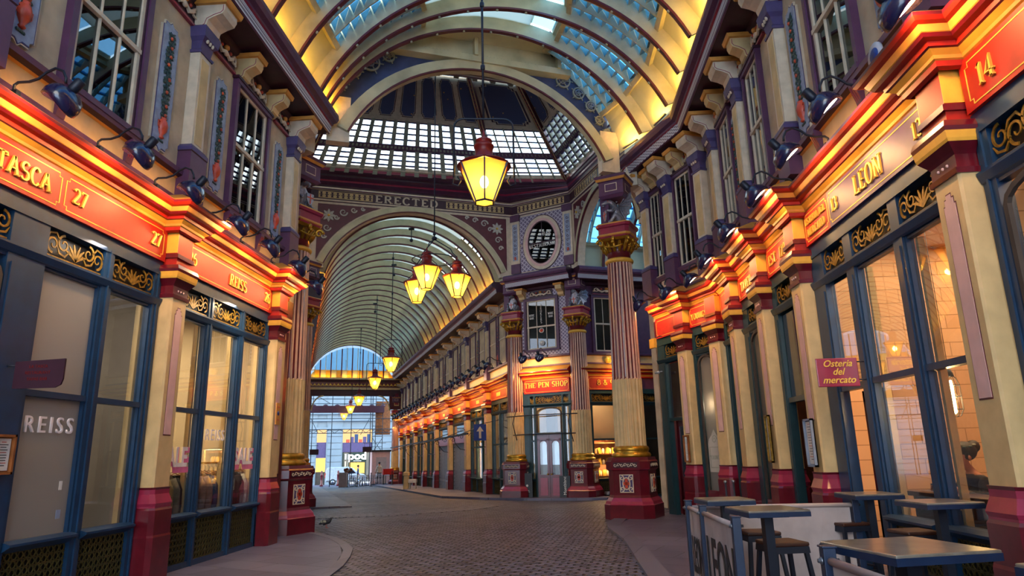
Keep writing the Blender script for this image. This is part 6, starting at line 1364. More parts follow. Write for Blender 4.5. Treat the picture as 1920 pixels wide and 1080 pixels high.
# left side street: walls only, hidden behind the left frontage
b = MB(); b.box(-16, -6.0, 2.95, 3.25, -.3, 9.6, 'cream_wall'); b.box(-16, -6.0, -3.25, -2.95, -.3, 9.6, 'cream_wall'); b.box(-16, -6, -3.2, 3.2, 9.6, 9.8, 'roof_board'); struct('wall_side_street_west', b, Matrix.Translation(W(0, 0)) @ Matrix.Rotation(TH, 4, 'Z'))
b = MB(); b.box(-.05, 0.05, 0, .3, 0, 9.7, 'cream_wall'); 
q0 = FA @ Vector((-2.9, .12, 0)); q1 = W(6.1, -2.95); b = MB(); d_ = (q1-q0); b.slab([(q0.x, q0.y), (q1.x, q1.y), (q1.x+.4, q1.y), (q0.x+.4, q0.y)], 0, 9.7, 'burgundy'); struct('wall_east_corner', b)
# ------------------------------------------------------------------ hanging lanterns
def hexr(r, z, n=6): return [(r*cos(pi/6+2*pi*k/n), r*sin(pi/6+2*pi*k/n), z) for k in range(n)]
def make_lantern(label, bail=True):
    """origin at the middle of the glass"""
    t = thing('hanging_lantern', label, 'lantern', group='amber hanging lanterns')
    g = MB(); a, c = hexr(.385, .27), hexr(.145, -.29)
    g.add(a+c, [(i, 6+i, 6+(i+1) % 6, (i+1) % 6) for i in range(6)]+[(6, 7, 8, 9, 10, 11)], 'amber'); g.build('amber_glass', t)
    f = MB()
    for i in range(6): f.bar(Vector(a[i]), Vector(c[i]), .022, .022, 'iron'); f.bar(Vector(a[i]), Vector(a[(i+1) % 6]), .026, .026, 'burgundy'); f.bar(Vector(c[i]), Vector(c[(i+1) % 6]), .022, .022, 'iron')
    f.build('frame', t)
    r = MB(); r.lathe([(.40, .27), (.36, .30), (.20, .37), (.15, .38), (.155, .42), (.13, .44), (.135, .56), (.15, .57), (.15, .60), (.11, .62), (.11, .66), (.13, .67), (.12, .69), (.05, .73), (.02, .75), (.02, .80), (0, .88)], 'red_dark', seg=18); r.build('cap', t)
    b = MB(); b.ball((0, 0, .03), .065, 'bulb_core', (1, 1, 1.5)); b.lathe([(.02, .1), (.02, .3)], 'iron', seg=8); bb = b.build('bulb', t)
    if bail:
        q = MB(); w_ = .44; pts = [(-w_, 0, .10), (-w_, 0, .90)]+[(-w_+.14-.14*cos(k*pi/8), 0, .90+.14*sin(k*pi/8)) for k in range(1, 5)]+[(w_-.14+.14*sin(k*pi/8), 0, .90+.14*cos(k*pi/8)) for k in range(0, 5)]+[(w_, 0, .10)]
        q.tube(pts, .016, 'iron', 6)
        for s_ in (-1, 1): q.tube([(s_*w_, 0, .10), (s_*(w_+.02), 0, 0), (s_*(w_-.06), 0, -.03), (s_*(w_-.1), 0, .05), (s_*(w_-.05), 0, .12)], .013, 'iron', 5)
        q.build('bail_frame', t)
    return t
def rod(parent_M, h, label=None): pass
LPW = 42; LC = (1.0, .58, .16)
lan0 = make_lantern('largest amber lantern hanging on a long rod over the near hall')
def hang(lt, P, top, label, rotz=0.0, power=LPW, first=False, s_=1.0, light=True):
    M = Matrix.Translation(P) @ Matrix.Rotation(rotz, 4, 'Z') @ S(s_, s_, s_)
    if first: lt.matrix_world = M; r = lt
    else: r = dup(lt, M, label)
    if top is not None:
        b = MB(); b.tube([(0, 0, 1.04), (0, 0, (top-P.z)/s_)], .018, 'iron', 6); 
        for z in (1.9, 3.0): 
            if z < (top-P.z)/s_: b.lathe([(.02, -.05), (.035, -.03), (.035, .03), (.02, .05)], 'iron', (0, 0, z), 8)
        b.lathe([(.06, -.02), (.02, -.12)], 'iron', (0, 0, (top-P.z)/s_), 8); b.build('rod', r)
    if light: point('lantern_light', P+Vector((0, 0, .03)), power, LC, .09)
    return r
def at(px, py, dist): return CAM+ray(px, py)*dist
P = at(908, 345, 11.75); hang(lan0, P, 12.1, '', rotz=.12, first=True, power=140, s_=1.2)
# cluster of three at the crossing
lanC = make_lantern('nearest lantern of the three-lantern cluster at the crossing', bail=False)
ctr = at(814, 520, 20.6); HUBZ = CAM.z+(at(813, 440, 20.6)-CAM).z
hub = Vector((ctr.x, ctr.y, HUBZ))
cl = [(at(800, 522, 20.0), 'nearest lantern of the three-lantern cluster at the crossing'), (at(857, 537, 20.7), 'right-hand lantern of the three-lantern cluster at the crossing'), (at(782, 548, 21.3), 'furthest, lowest lantern of the three-lantern cluster at the crossing')]
for i, (p, l) in enumerate(cl): hang(lanC, p, None, l, rotz=i*.7, first=i == 0, power=170, s_=1.14)
t = thing('lantern_hanger', 'long rod with hoop and three curved arms carrying the lantern cluster', 'hanger', Matrix.Translation(hub))
b = MB(); b.tube([(0, 0, 0), (0, 0, 15.6-hub.z)], .02, 'iron', 6); b.ball((0, 0, -.02), .09, 'iron', (1, 1, .7)); b.ball((0, 0, .12), .05, 'iron'); b.build('rod', t)
b = MB(); b.tube([(.68*cos(k*pi/12), .68*sin(k*pi/12), -.72) for k in range(24)], .016, 'iron', 6, closed=True); b.build('hoop', t)
for p, l in cl:
    d_ = p-hub; h_ = Vector((d_.x, d_.y, 0)); b = MB(); zt = d_.z+.85
    pts = [Vector((0, 0, -.05)), h_*.35+Vector((0, 0, zt*.28)), h_*.72+Vector((0, 0, zt*.50)), h_*.80+Vector((0, 0, zt*.68)), h_*.98+Vector((0, 0, zt*.85)), h_+Vector((0, 0, zt)), h_+Vector((0, 0, zt-.18))]
    b.tube(pts, .017, 'iron', 6)
    s2 = h_.normalized().cross(Vector((0, 0, 1)))
    for s_ in (-1, 1): b.tube([h_+Vector((0, 0, zt)), h_+s2*s_*.10+Vector((0, 0, zt-.08)), h_+s2*s_*.12+Vector((0, 0, zt-.25)), h_+s2*s_*.30+Vector((0, 0, zt-.42)), h_+s2*s_*.40+Vector((0, 0, d_.z+.27))], .012, 'iron', 5)
    b.build('curved_arm', t)
for i, (q, dd) in enumerate([((733, 684), 32), ((703, 719), 40), ((673, 752), 48.2), ((657, 768), 57.5), ((645, 781), 68)]):
    p = at(q[0], q[1], dd); v = uv(p)[1]; top = 8.64+fz(v)-fz(5)+2.64 if v < 36 else (7.4 if v < 45 else 9.0)
    hang(lan0, p, top, ORD[i]+' amber lantern hanging in the far hall counted from the crossing', rotz=TH, power=[110, 110, 110, 90, 60][i], s_=1.16)
# small dark droplights high in the far vault
dl = thing('droplight', 'first small dark droplight near the crown of the far vault', 'light', group='dark droplights in the far vault'); b = MB(); b.tube([(0, 0, 0), (0, 0, .5)], .018, 'iron', 6); b.ball((0, 0, 0), .08, 'iron'); b.box(-.12, .12, -.05, .05, .48, .56, 'iron'); b.build('body', dl)
for i, v in enumerate((7.0, 12.5, 21.0)):
    M = Matrix.Translation(W(.15, v, 8.64+fz(v)-fz(5)+2.64-.55))
    if i == 0: dl.matrix_world = M
    else: dup(dl, M, ORD[i]+' small dark droplight near the crown of the far vault')

# ------------------------------------------------------------------ warm uplighters on the eaves, one to each roof bay
YC = (1.0, .50, .03)
upl = thing('eaves_uplighter', 'small eaves uplighter at the foot of the first left roof bay from the crossing', 'light', group='eaves uplighters'); b = MB(); b.box(-.3, .3, -.03, .03, 0, .03, 'roof_cream'); b.build('housing', upl); b = MB(); b.box(-.28, .28, -.02, .02, .03, .034, 'bulb'); b.build('tube', upl)
k = 0
for i in range(len(feet)-1, 8, -1):
    for sd in (0, 1):
        a = Vector(feet[i][sd]); c = Vector(feet[i-1][sd]); m_ = (a+c)/2; s_ = 1 if sd == 0 else -1; dr = (c-a)
        M = Matrix.Translation((m_.x-s_*.17, m_.y, 9.555)) @ Matrix.Rotation(atan2(dr.y, dr.x), 4, 'Z') @ S(min(1, dr.length/.9), 1, 1)
        if k == 0: upl.matrix_world = M
        else: dup(upl, M, 'small eaves uplighter at the foot of the '+ORD[len(feet)-1-i]+(' left' if sd == 0 else ' right')+' roof bay from the crossing')
        k += 1
        area('uplight', (m_.x-s_*.02, m_.y, 9.63), (-s_*.75, 0, 1), min(.7, dr.length*.6), .06, 6, YC, 'RECTANGLE', xdir=(dr.x, dr.y, 0))
for s_ in (-1, 1):
    for v in range(7, 36, 4):
        area('uplight', W(s_*3.36, v+.5, 8.74+fz(v)-fz(5)), U*(s_*.75)+Vector((0, 0, 1)), 3.6, .06, 12, YC, 'RECTANGLE', xdir=V)
for s_ in (-1, 0, 1): area('uplight', W(s_*2.2, 35.9, 8.6+fz(36)-fz(5)), V*.3+Vector((0, 0, 1)), 1.8, .06, 8, YC, 'RECTANGLE', xdir=U)
# ------------------------------------------------------------------ the street beyond the far hall
MO = Matrix.Translation(W(0, 62)) @ Matrix.Rotation(TH, 4, 'Z')
MK = Matrix.Translation(W(0, 39)) @ Matrix.Rotation(TH, 4, 'Z')
def fp_(px, py, M=MO): return on_plane(px, py, M)
bt = thing('stone_building', 'pale rusticated stone building across the street with shops below', 'building', MO)
zg0 = gz(*W(0, 62).to_2d())
xa, xb, xc, xd = fp_(592, 870)[0], fp_(610, 870)[0], fp_(641, 870)[0], fp_(697, 870)[0]; ztop = 16
b = MB()
zz = lambda py: fp_(640, py)[1]
b.box(-30, xa, 0, 1, zg0, ztop, 'stone_blue'); b.box(xb, xc, 0, 1, zg0, ztop, 'stone_blue'); b.box(xd, 40, 0, 1, zg0, ztop, 'stone_blue')
for a, c in ((xa, xb), (xc, xd)): b.box(a, c, .1, 1, zz(803), ztop, 'stone_blue')
for py in (775, 788, 803): b.box(-30, 40, -.25, 0, zz(py)-.1, zz(py)+.12, 'stone_blue')
z = zg0+.4
while z < zz(805):
    for a, c in ((-30, xa-.1), (xb+.1, xc-.1), (xd+.1, 40)): b.box(a, c, -.08, 0, z, z+.62, 'stone_blue')
    z += .72
b.build('wall', bt)
b = MB(); b.box(xa, xb, .3, .5, zz(829), zz(803), 'window_warm'); b.build('lit_upper_window', bt); b = MB(); b.box(xc, xd, .3, .5, zz(830), zz(803), 'window_warm'); b.build('lit_upper_window', bt)
b = MB(); b.box(xa, xb, .15, .35, zz(858), zz(829), 'purple_blue'); b.build('blue_panel', bt); b = MB(); b.box(xc, xd, .15, .35, zz(848), zz(830), 'purple_blue'); b.build('blue_panel', bt)
b = MB(); b.box(xa, xb, .4, .5, zz(884), zz(858), 'window_gold'); b.box(xa, xb, .2, .4, zg0, zz(884), 'interior_dark'); b.build('narrow_shop_window', bt)
x1_, x2_ = fp_(656, 860)[0], fp_(684, 860)[0]
b = MB(); b.box(xc, xd, .3, .4, zz(905), zz(848), 'interior_grey'); b.box(x1_, x2_, .1, .3, zz(888), zz(868), 'window_gold'); b.build('shop_interior', bt)
b = MB(); n = 0
for x in (xc+.1, x1_-.1, x2_+.1, xd-.1): b.box(x-.06, x+.06, 0, .2, zg0, zz(848), 'dark_green')
for q in range(5): b.box(xc+.3+q*.35, xc+.5+q*.35, .18, .25, zz(862), zz(851), 'paper'); b.box(xc+.3+q*.35, xc+.5+q*.35, .18, .25, zz(876), zz(865), 'cream_pale')
b.build('shop_joinery', bt)
t = thing('shop_sign', 'dark green shop sign with white rounded letters reading pod', 'sign', MO @ T((x1_+x2_)/2, -.05, zz(867)))
b = MB(); b.box(-(x2_-x1_)/2, (x2_-x1_)/2, 0, .15, 0, zz(849)-zz(867), 'dark_green'); b.build('board', t)
font_text('lettering', 'pod', 1.15, t, T(0, -.02, .32), 'white_lit', offset=.035, sx_=1.15); b = MB(); b.box(-.45, .45, -.02, 0, .1, .17, 'paper'); b.build('strapline', t)
# bits on the upper sill
for i in range(6):
    x = xc+.6+i*(xd-xc-1)/5; b = MB(); b.box(x-.2, x+.2, .1, .28, zz(830), zz(830)+.35+.3*(i % 3), ['vase_red', 'purple_blue', 'cloth_blue'][i % 3]); tag(b.build('shop_figure', None, MO), ORD[i]+' coloured item standing on the lit upper sill across the street', 'ornament', 'ornaments on the lit upper sill')
# neighbour seen through the side openings
# ------------------------------------------------------------------ van
VM = Matrix.Translation(W(fp_(633, 900, Matrix.Translation(W(0, 55)) @ Matrix.Rotation(TH, 4, 'Z'))[0]+.75, 55)) @ Matrix.Rotation(TH, 4, 'Z'); vg = gz(*VM.translation.to_2d()); VM = Matrix.Translation((0, 0, vg)) @ VM
t = thing('van', 'small white delivery van parked side-on across the street end', 'van', VM)
o = [(-2.0, .35), (-2.05, .9), (-1.98, 1.5), (-1.85, 1.78), (-1.5, 1.85), (.35, 1.83), (.75, 1.70), (1.35, 1.20), (1.9, 1.05), (2.12, .85), (2.15, .35)]
b = MB(); b.poly(o[::-1], -.85, .85, 'white_paint'); b.build('body', t, bevel=.06)
for s_ in (-1, 1):
    b = MB(); b.poly([(-.1+.2, 1.12), (.25, 1.62), (.62, 1.62), (1.08, 1.18)][::-1], s_*.865-.005, s_*.865+.005, 'pane_dark'); b.build('side_window', t)
    b = MB(); b.box(-1.95, 2.1, s_*.862-.006, s_*.862+.006, .42, .50, 'tyre'); b.build('side_moulding', t)
    for x in (-1.3, 1.3):
        b = MB(); b.lathe([(.0, -.1), (.30, -.1), (.33, -.06), (.33, .06), (.30, .1), (0, .1)], 'tyre', (x, s_*.78, .33), 20, 'y'); ww = b.build('wheel', t)
        b = MB(); b.lathe([(.0, -.112), (.19, -.11), (.19, .11), (0, .112)], 'steel', (x, s_*.78, .33), 14, 'y'); b.build('hubcap', ww)
b = MB(); b.box(-2.08, -2.0, -.75, -.62, .75, 1.25, 'vase_red'); b.box(-2.08, -2.0, .62, .75, .75, 1.25, 'vase_red'); b.build('tail_light', t)
# bollards
bo = thing('bollard', 'dark red bollard left of the white van', 'bollard', group='dark red bollards at the street end'); b = MB(); b.lathe([(.13, 0), (.13, .15), (.09, .2), (.085, .75), (.11, .78), (.11, .84), (.07, .88), (.09, .98), (.07, 1.08), (.02, 1.12)], 'burgundy', seg=14); b.build('post', bo)
for i, (px, l) in enumerate([(603, 'dark red bollard left of the white van'), (634, 'dark red bollard standing in front of the white van')]):
    M5 = Matrix.Translation(W(0, 46)) @ Matrix.Rotation(TH, 4, 'Z'); x = on_plane(px, 895, M5)[0]; p = W(x, 46); M = Matrix.Translation((p.x, p.y, gz(p.x, p.y))) @ S(1.15, 1.15, 1.25)
    if i == 0: bo.matrix_world = M
    else: dup(bo, M, l)
# kiosk
x0, x1 = on_plane(697, 880, MK)[0], on_plane(731, 880, MK)[0]; pk = W((x0+x1)/2, 39); hw = (x1-x0)/2
t = thing('site_cabin', 'pale pink-grey site cabin beside the cafe chairs', 'cabin', Matrix.Translation((pk.x, pk.y, gz(pk.x, pk.y))) @ Matrix.Rotation(TH, 4, 'Z'))
b = MB(); b.box(-hw, hw, 0, 1.6, 0, 2.75, 'pink_panel'); b.build('body', t); b = MB(); b.box(-hw-.08, hw+.08, -.1, 1.7, 2.75, 2.9, 'black'); b.build('roof', t); b = MB(); b.box(-.35, -.3, -.02, 0, 1.2, 1.45, 'black'); b.box(-.05, .35, -.01, 0, 1.98, 2.03, 'black'); b.build('door_fittings', t); b = MB(); b.box(-.42, hw*.6, -.012, 0, .1, 2.3, 'canvas'); b.build('door', t)
# scaffolding with a plum fascia and lattice girders
t = thing('scaffolding', 'steel tube scaffolding with lattice girder across the street end', 'scaffolding', MK @ T(0, 2.1, 0)); M2 = MK @ T(0, 2.1, 0)
q = lambda px, py: on_plane(px, py, M2)
b = MB()
for px in (578, 583, 620, 657, 693, 697): x = q(px, 850)[0]; b.tube([(x, 0, -1), (x, 0, 7.6)], .035, 'iron', 6)
for py in (748, 757, 785, 805, 812): z = q(640, py)[1]; b.tube([(-5.5, 0, z), (4.6, 0, z)], .03, 'iron', 6)
xs_ = [-5+.45*k for k in range(21)]; z0, z1 = q(640, 812)[1], q(640, 805)[1]
for k in range(20): b.tube([(xs_[k], 0, z0 if k % 2 else z1), (xs_[k+1], 0, z1 if k % 2 else z0)], .022, 'iron', 5)
for p0, p1 in (((583, 785), (596, 812)), ((693, 785), (676, 815)), ((583, 735), (620, 757)), ((697, 820), (718, 850)), ((718, 820), (697, 850))): a, c = q(*p0), q(*p1); b.tube([(a[0], .02, a[1]), (c[0], .02, c[1])], .025, 'iron', 5)
for px in (703, 716): x = q(px, 850)[0]; b.tube([(x, 0, -1), (x, 0, 7.6)], .03, 'iron', 6)
for k in range(8): z = q(640, 780)[1]-.9*k; b.tube([(q(697, 850)[0], 0, z), (q(716, 850)[0], 0, z)], .022, 'iron', 5)
b.build('tubes', t); b = MB(); za, zc = q(640, 774)[1], q(640, 761)[1]; b.box(-5.2, 3.3, -.2, .1, za, zc, 'plum')
for k in range(9): b.ball((-4.8+k, -.05, zc), .14, 'plum', (1.6, .5, 1), 8, 5)
b.build('fascia', t); b = MB(); b.box(2.6, 3.9, .2, .6, q(700, 815)[1], q(700, 765)[1]+.6, 'wood'); b.build('boarded_panel', t)
for px, pw, l in ((589, 8, 'left'), (688, 9, 'right')):
    c = on_plane(px, 843 if l == 'left' else 843, MK @ T(0, -3.5, 0)); s_ = .75; z = on_plane(px, 848 if l == 'left' else 843, MK @ T(0, -3.5, 0))[1]
    t = thing('hanging_sign', 'small brown hanging sign at the '+l+' of the far opening', 'sign', MK @ T(c[0], -3.5, z)); b = MB(); b.box(-.34, .34, -.03, .03, -.2, .22, 'wood_dark'); b.box(-.30, .30, -.036, -.03, -.16, .18, 'plum'); b.build('board', t); b = MB(); b.tube([(-.2, 0, .22), (-.2, 0, .5)], .01, 'iron', 5); b.tube([(.2, 0, .22), (.2, 0, .5)], .01, 'iron', 5); b.tube([(-.5 if l == 'left' else -.3, 0, .5), (.3 if l == 'left' else 1.5, 0, .5)], .02, 'iron', 5); b.build('hanger', t)
# ------------------------------------------------------------------ cafe furniture at the far end
ch = thing('bistro_chair', 'pale slatted metal bistro chair', 'chair', group='pale metal bistro chairs outside the far cafe'); b = MB()
for k in range(5): b.box(-.19, .19, -.19+k*.08, -.13+k*.08, .44, .455, 'silver')
b.build('seat', ch)
for sx_ in (-1, 1):
    for sy in (-1, 1): b = MB(); b.tube([(sx_*.18, sy*.18, .45), (sx_*.20, sy*.21, 0)], .012, 'silver', 5); b.build('leg', ch)
b = MB()
for s_ in (-1, 1): b.tube([(s_*.18, .18, .45), (s_*.18, .24, .85)], .012, 'silver', 5)
for k in range(3): b.box(-.18, .18, .2+k*.015, .215+k*.015, .56+k*.11, .62+k*.11, 'silver')
b.build('backrest', ch)
ct = thing('cafe_table', 'small round cafe table', 'table', group='round cafe tables at the far end'); b = MB(); b.lathe([(.32, .70), (.33, .72), (.32, .735), (0, .735)], 'silver', seg=18); b.build('table_top', ct); b = MB(); b.tube([(0, 0, .7), (0, 0, .05)], .025, 'iron', 6); b.lathe([(.25, 0), (.22, .04), (.03, .07)], 'iron', seg=14); b.build('pedestal', ct)
rnd = random.Random(5); f1 = f2 = True
for i, (u, v) in enumerate([(.35, 36.0), (1.15, 36.6), (1.95, 36.0), (3.0, 36.6), (.7, 37.8), (1.6, 37.8)]):
    p = W(u, v); M = Matrix.Translation((p.x, p.y, gz(p.x, p.y)+(.09 if u > 1.9 and v < 38 else 0)))
    if f1: ct.matrix_world = M; f1 = False; ct['label'] = 'round cafe table nearest the left in the far seating area'
    else: dup(ct, M, ORD[i]+' round cafe table counted from the left of the far seating area')
    for k in range(3):
        a = rnd.random()*.8+k*2.1; pp = p+Vector((cos(a), sin(a), 0))*.55; Mc = Matrix.Translation((pp.x, pp.y, gz(pp.x, pp.y)+(.09 if uv(pp)[0] > 1.9 and v < 38 else 0))) @ Matrix.Rotation(a-pi/2, 4, 'Z')
        lab = 'pale slatted metal bistro chair '+['nearest', 'left of', 'behind'][k]+' the '+ORD[i]+' far cafe table'
        if f2: ch.matrix_world = Mc; ch['label'] = lab; f2 = False
        else: dup(ch, Mc, lab)
bp = thing('barrier_post', 'black cafe barrier post', 'post', group='black posts round the far cafe'); b = MB(); b.lathe([(.14, 0), (.13, .03), (.03, .05), (.03, .98), (.045, 1.0), (0, 1.04)], 'black', seg=10); b.build('post', bp)
for i, (u, v) in enumerate([(-.15, 34.6), (.1, 34.5), (.55, 34.4), (1.6, 34.4), (3.2, 34.2)]):
    p = W(u, v); M = Matrix.Translation((p.x, p.y, gz(p.x, p.y)+(.09 if u > 1.9 else 0)))
    if i == 0: bp.matrix_world = M; bp['label'] = 'leftmost black cafe barrier post at the far end'
    else: dup(bp, M, ORD[i]+' black cafe barrier post counted from the left at the far end')
p = W(-.45, 35.3); t = thing('planter', 'tan boxed planter with brown plant at the left of the far cafe', 'planter', Matrix.Translation((p.x, p.y, gz(p.x, p.y)))); b = MB(); b.box(-.3, .3, -.2, .2, 0, 1.1, 'canvas'); b.build('box', t); b = MB()
for k in range(14): b.ball((rnd.random()*.5+.1, rnd.random()*.3-.15, 1.15+rnd.random()*.3), .12, 'wood', (1, 1, .7), 6, 4)
b.build('plant', t)
p = W(3.0, 35.2); t = thing('red_crate', 'bright red crate on the far cafe table', 'crate', Matrix.Translation((p.x, p.y, gz(p.x, p.y)+.09)) @ Matrix.Rotation(TH, 4, 'Z')); b = MB(); b.box(-.4, .4, -.25, .25, .75, 1.2, 'cloth_red'); b.build('box', t); b = MB()
for sx_ in (-1, 1):
    for sy in (-1, 1): b.box(sx_*.35-.02, sx_*.35+.02, sy*.2-.02, sy*.2+.02, 0, .76, 'iron')
b.build('stand', t)
p = W(2.3, 21.2); t = thing('waste_post', 'short tan wooden post on the far pavement', 'post', Matrix.Translation((p.x, p.y, gz(p.x, p.y)+.09))); b = MB(); b.stack(0, 0, [(0, .17, .17), (.75, .15, .15), (.78, .2, .2), (.95, .18, .18), (1.0, .1, .1)], 'cream', ch=.3); b.build('body', t); b = MB(); b.box(.16, .62, -.2, .2, .35, .55, 'paper'); b.box(.2, .24, -.15, .15, 0, .35, 'paper'); b.box(.55, .59, -.15, .15, 0, .35, 'paper'); b.build('side_tray', t)

# ------------------------------------------------------------------ people
def skinned(name, V_, E_, R_, mats_f, lv=2, par=None, root=0):
    me = bpy.data.meshes.new(name); me.from_pydata(V_, E_, []); o = bpy.data.objects.new(name, me); COL.objects.link(o); o.parent = par
    md = o.modifiers.new('skin', 'SKIN'); md.use_smooth_shade = True; sv = me.skin_vertices[0].data
    for i, r in enumerate(R_): sv[i].radius = (r, r) if not isinstance(r, tuple) else r; sv[i].use_root = (i == root)
    ss = o.modifiers.new('sub', 'SUBSURF'); ss.levels = lv; ss.render_levels = lv
    dg = bpy.context.evaluated_depsgraph_get(); me2 = bpy.data.meshes.new_from_object(o.evaluated_get(dg)); o.modifiers.clear(); o.data = me2; bpy.data.meshes.remove(me); me2.name = name
    me2.materials.clear(); names = []
    for p in me2.polygons:
        m = mats_f(p.center)
        if m not in names: names.append(m); me2.materials.append(MATS[m])
        p.material_index = names.index(m); p.use_smooth = True
    return o
def standing(label, M, top, bottom, walk=.12, hair='hair', arm=((.28, -.05, 1.1), (.26, -.2, .88)), arm2=((-.28, .03, 1.1), (-.27, -.08, .85))):
    t = thing('person', label, 'person', M)
    V_ = [(0, 0, .98), (0, 0, 1.18), (0, 0, 1.40), (0, 0, 1.50), (0, -.02, 1.60), (0, -.03, 1.70), (.10, 0, .92), (.11, -walk, .50), (.11, -walk*.6, .09), (.11, -walk*.6-.14, .04), (-.10, 0, .92), (-.11, walk*.4, .50), (-.11, walk*1.5, .10), (-.11, walk*1.5-.13, .05),
          (.17, 0, 1.42), arm[0], arm[1], (-.17, 0, 1.42), arm2[0], arm2[1]]
    E_ = [(0, 1), (1, 2), (2, 3), (3, 4), (4, 5), (0, 6), (6, 7), (7, 8), (8, 9), (0, 10), (10, 11), (11, 12), (12, 13), (2, 14), (14, 15), (15, 16), (2, 17), (17, 18), (18, 19)]
    R_ = [(.15, .11), (.13, .10), (.16, .10), .055, .085, .075, .09, .06, .045, .035, .09, .06, .045, .035, .065, .045, .03, .065, .045, .03]
    def mf(c):
        if c.z > 1.49: return 'skin'
        if c.z < .12: return 'black'
        if c.z > .95: return 'skin' if (abs(c.x) > .2 and c.z < 1.0) else top
        return 'skin' if abs(c.x) > .215 else bottom
    skinned('body', V_, E_, R_, mf, 1, t); b = MB(); b.ball((0, .0, 1.70), .098, hair, (1, 1.05, 1.0), 12, 8); b.build('hair', t)
    b = MB(); b.ball((0, -.125, 1.64), .014, 'skin', (.8, 1.2, 1.2), 6, 4); b.build('nose', t); return t
def gM(u, v, rot, dz=0): p = W(u, v); return Matrix.Translation((p.x, p.y, gz(p.x, p.y)+dz)) @ Matrix.Rotation(rot, 4, 'Z')
xp = on_plane(671, 890, Matrix.Translation(W(0, 43)) @ Matrix.Rotation(TH, 4, 'Z'))[0]
standing('person in a blue jacket walking outside the lit shop across the street end', gM(xp, 43, TH+pi/2), 'cloth_blue', 'cloth_white', .2)
standing('person in a white shirt standing by the red crate at the far cafe', gM(2.5, 36.9, TH+pi+.4, .09), 'cloth_white', 'cloth_black', .05)
# ------------------------------------------------------------------ pigeon
pg = Matrix.Translation((-5.45+.02, 16.23, .0)) @ Matrix.Rotation(radians(75), 4, 'Z')
t = thing('pigeon', 'dark grey pigeon walking on the cobbles past the left column', 'pigeon', pg)
skinned('body', [(0, .02, .13), (0, -.06, .15), (0, -.10, .20), (0, -.12, .235), (0, .12, .11), (0, .22, .085)], [(0, 1), (1, 2), (2, 3), (0, 4), (4, 5)], [.06, .055, .028, .026, .035, .02], lambda c: 'pigeon_grey', 2, t)
b = MB(); b.tube([(0, -.135, .235), (0, -.165, .225)], [.008, .002], 'black', 5); b.build('beak', t)
for s_ in (-1, 1): b = MB(); b.tube([(s_*.02, .02, .09), (s_*.02, .01, .045), (s_*.02, .02, .01), (s_*.02, -.03, .005)], .005, 'vase_red', 5); b.build('leg', t); b = MB(); b.ball((s_*.045, .06, .14), .06, 'slat_grey', (.25, 1.7, .6), 8, 5); b.build('wing', t)
# ------------------------------------------------------------------ rooms behind the shopfronts
def room(name, M, x0, x1, depth, z1, wallm, floorm, ceilm=None, backm=None):
    b = MB(); d = .16; b.box(x0, x1, d, depth, -.05, 0.0, floorm); b.box(x0, x1, d, depth, z1, z1+.05, ceilm or wallm)
    b.box(x0, x1, depth, depth+.05, 0, z1, backm or wallm); b.box(x0-.05, x0, d, depth, 0, z1, wallm); b.box(x1, x1+.05, d, depth, 0, z1, wallm); return struct(name, b, M)
mat('room_cream', '#b9a688', .85, var=.08, scale=1); mat('room_floor', '#4d4038', .5, var=.2)
room('wall_shop_inside', FL, 9.5, 13.4, 4.2, 4.42, 'room_cream', 'room_floor'); room('wall_shop_inside', FL, 4.7, 9.4, 4.2, 4.42, 'interior_grey', 'room_floor', backm='interior_dark'); room('wall_shop_inside', FL, .3, 4.6, 3, 4.42, 'interior_dark', 'room_floor')
room('wall_shop_inside', FR, -9.9, -6.05, 3.4, 4.42, 'warm_boarding', 'room_floor', backm='warm_boarding'); room('wall_shop_inside', FR, -5.95, -2, 3, 4.42, 'warm_boarding', 'room_floor', ceilm='interior_dark')
room('wall_shop_inside', FR, -14.9, -10.05, 3, 4.42, 'wood_dark', 'room_floor', backm='interior_dark'); room('wall_shop_inside', FA, -3.0, -.2, 2.6, 4.42, 'wood_dark', 'room_floor', backm='interior_dark')
room('wall_shop_inside', FPz, .3, PW-.3, 2.2, 4.4, 'room_cream', 'room_floor'); room('wall_shop_inside', F8z, 6.3, 8.0, 1.2, 4.4, 'room_cream', 'room_floor'); room('wall_shop_inside', F8z, 8.2, 14, 2.0, 4.4, 'interior_dark', 'room_floor')
b = MB(); b.box(-33, 0, 1.6, 1.7, 0, 4.4, 'interior_dark'); b.box(-33, 0, .2, 1.6, 4.35, 4.4, 'interior_dark'); b.box(-33, 0, .2, 1.6, -.03, 0, 'room_floor'); struct('wall_far_shop_inside', b, FHS)
def lit(M, x, y, z, sx_, sy, pw, col, d=(0, 0, -1)): return area('shop_light', M @ Vector((x, y, z)), M.to_3x3() @ Vector(d), sx_, sy, pw, col)
WC = (1, .66, .36)
lit(FL, 11.5, 2.2, 4.38, 3.0, 2.0, 110, (1, .74, .46)); lit(FL, 11.4, .5, 4.3, 3.2, .3, 60, (1, .8, .55)); lit(FL, 7.8, .6, 4.3, 2.2, .3, 16, (1, .85, .7)); lit(FL, 7.4, 2.4, 4.38, 2.5, 1.5, 46, (1, .8, .62)); lit(FR, -8.4, 1.7, 4.38, 3.2, 2.4, 80, (1, .70, .42)); lit(FR, -4, 1.6, 4.38, 2, 1.6, 30, (1, .68, .4))  # narrow strip over the clothes rails is added to brighten the garments
lit(FR, -12.6, 1.2, 4.3, 2, 1.2, 20, (1, .5, .22)); lit(FA, -1.6, 1.2, 4.3, 1.6, 1.2, 16, (1, .5, .22)); lit(FPz, 1.4, 1.2, 4.3, 1.8, 1, 20, WC); lit(F8z, 7.1, .7, 4.3, 1.2, .6, 14, WC)
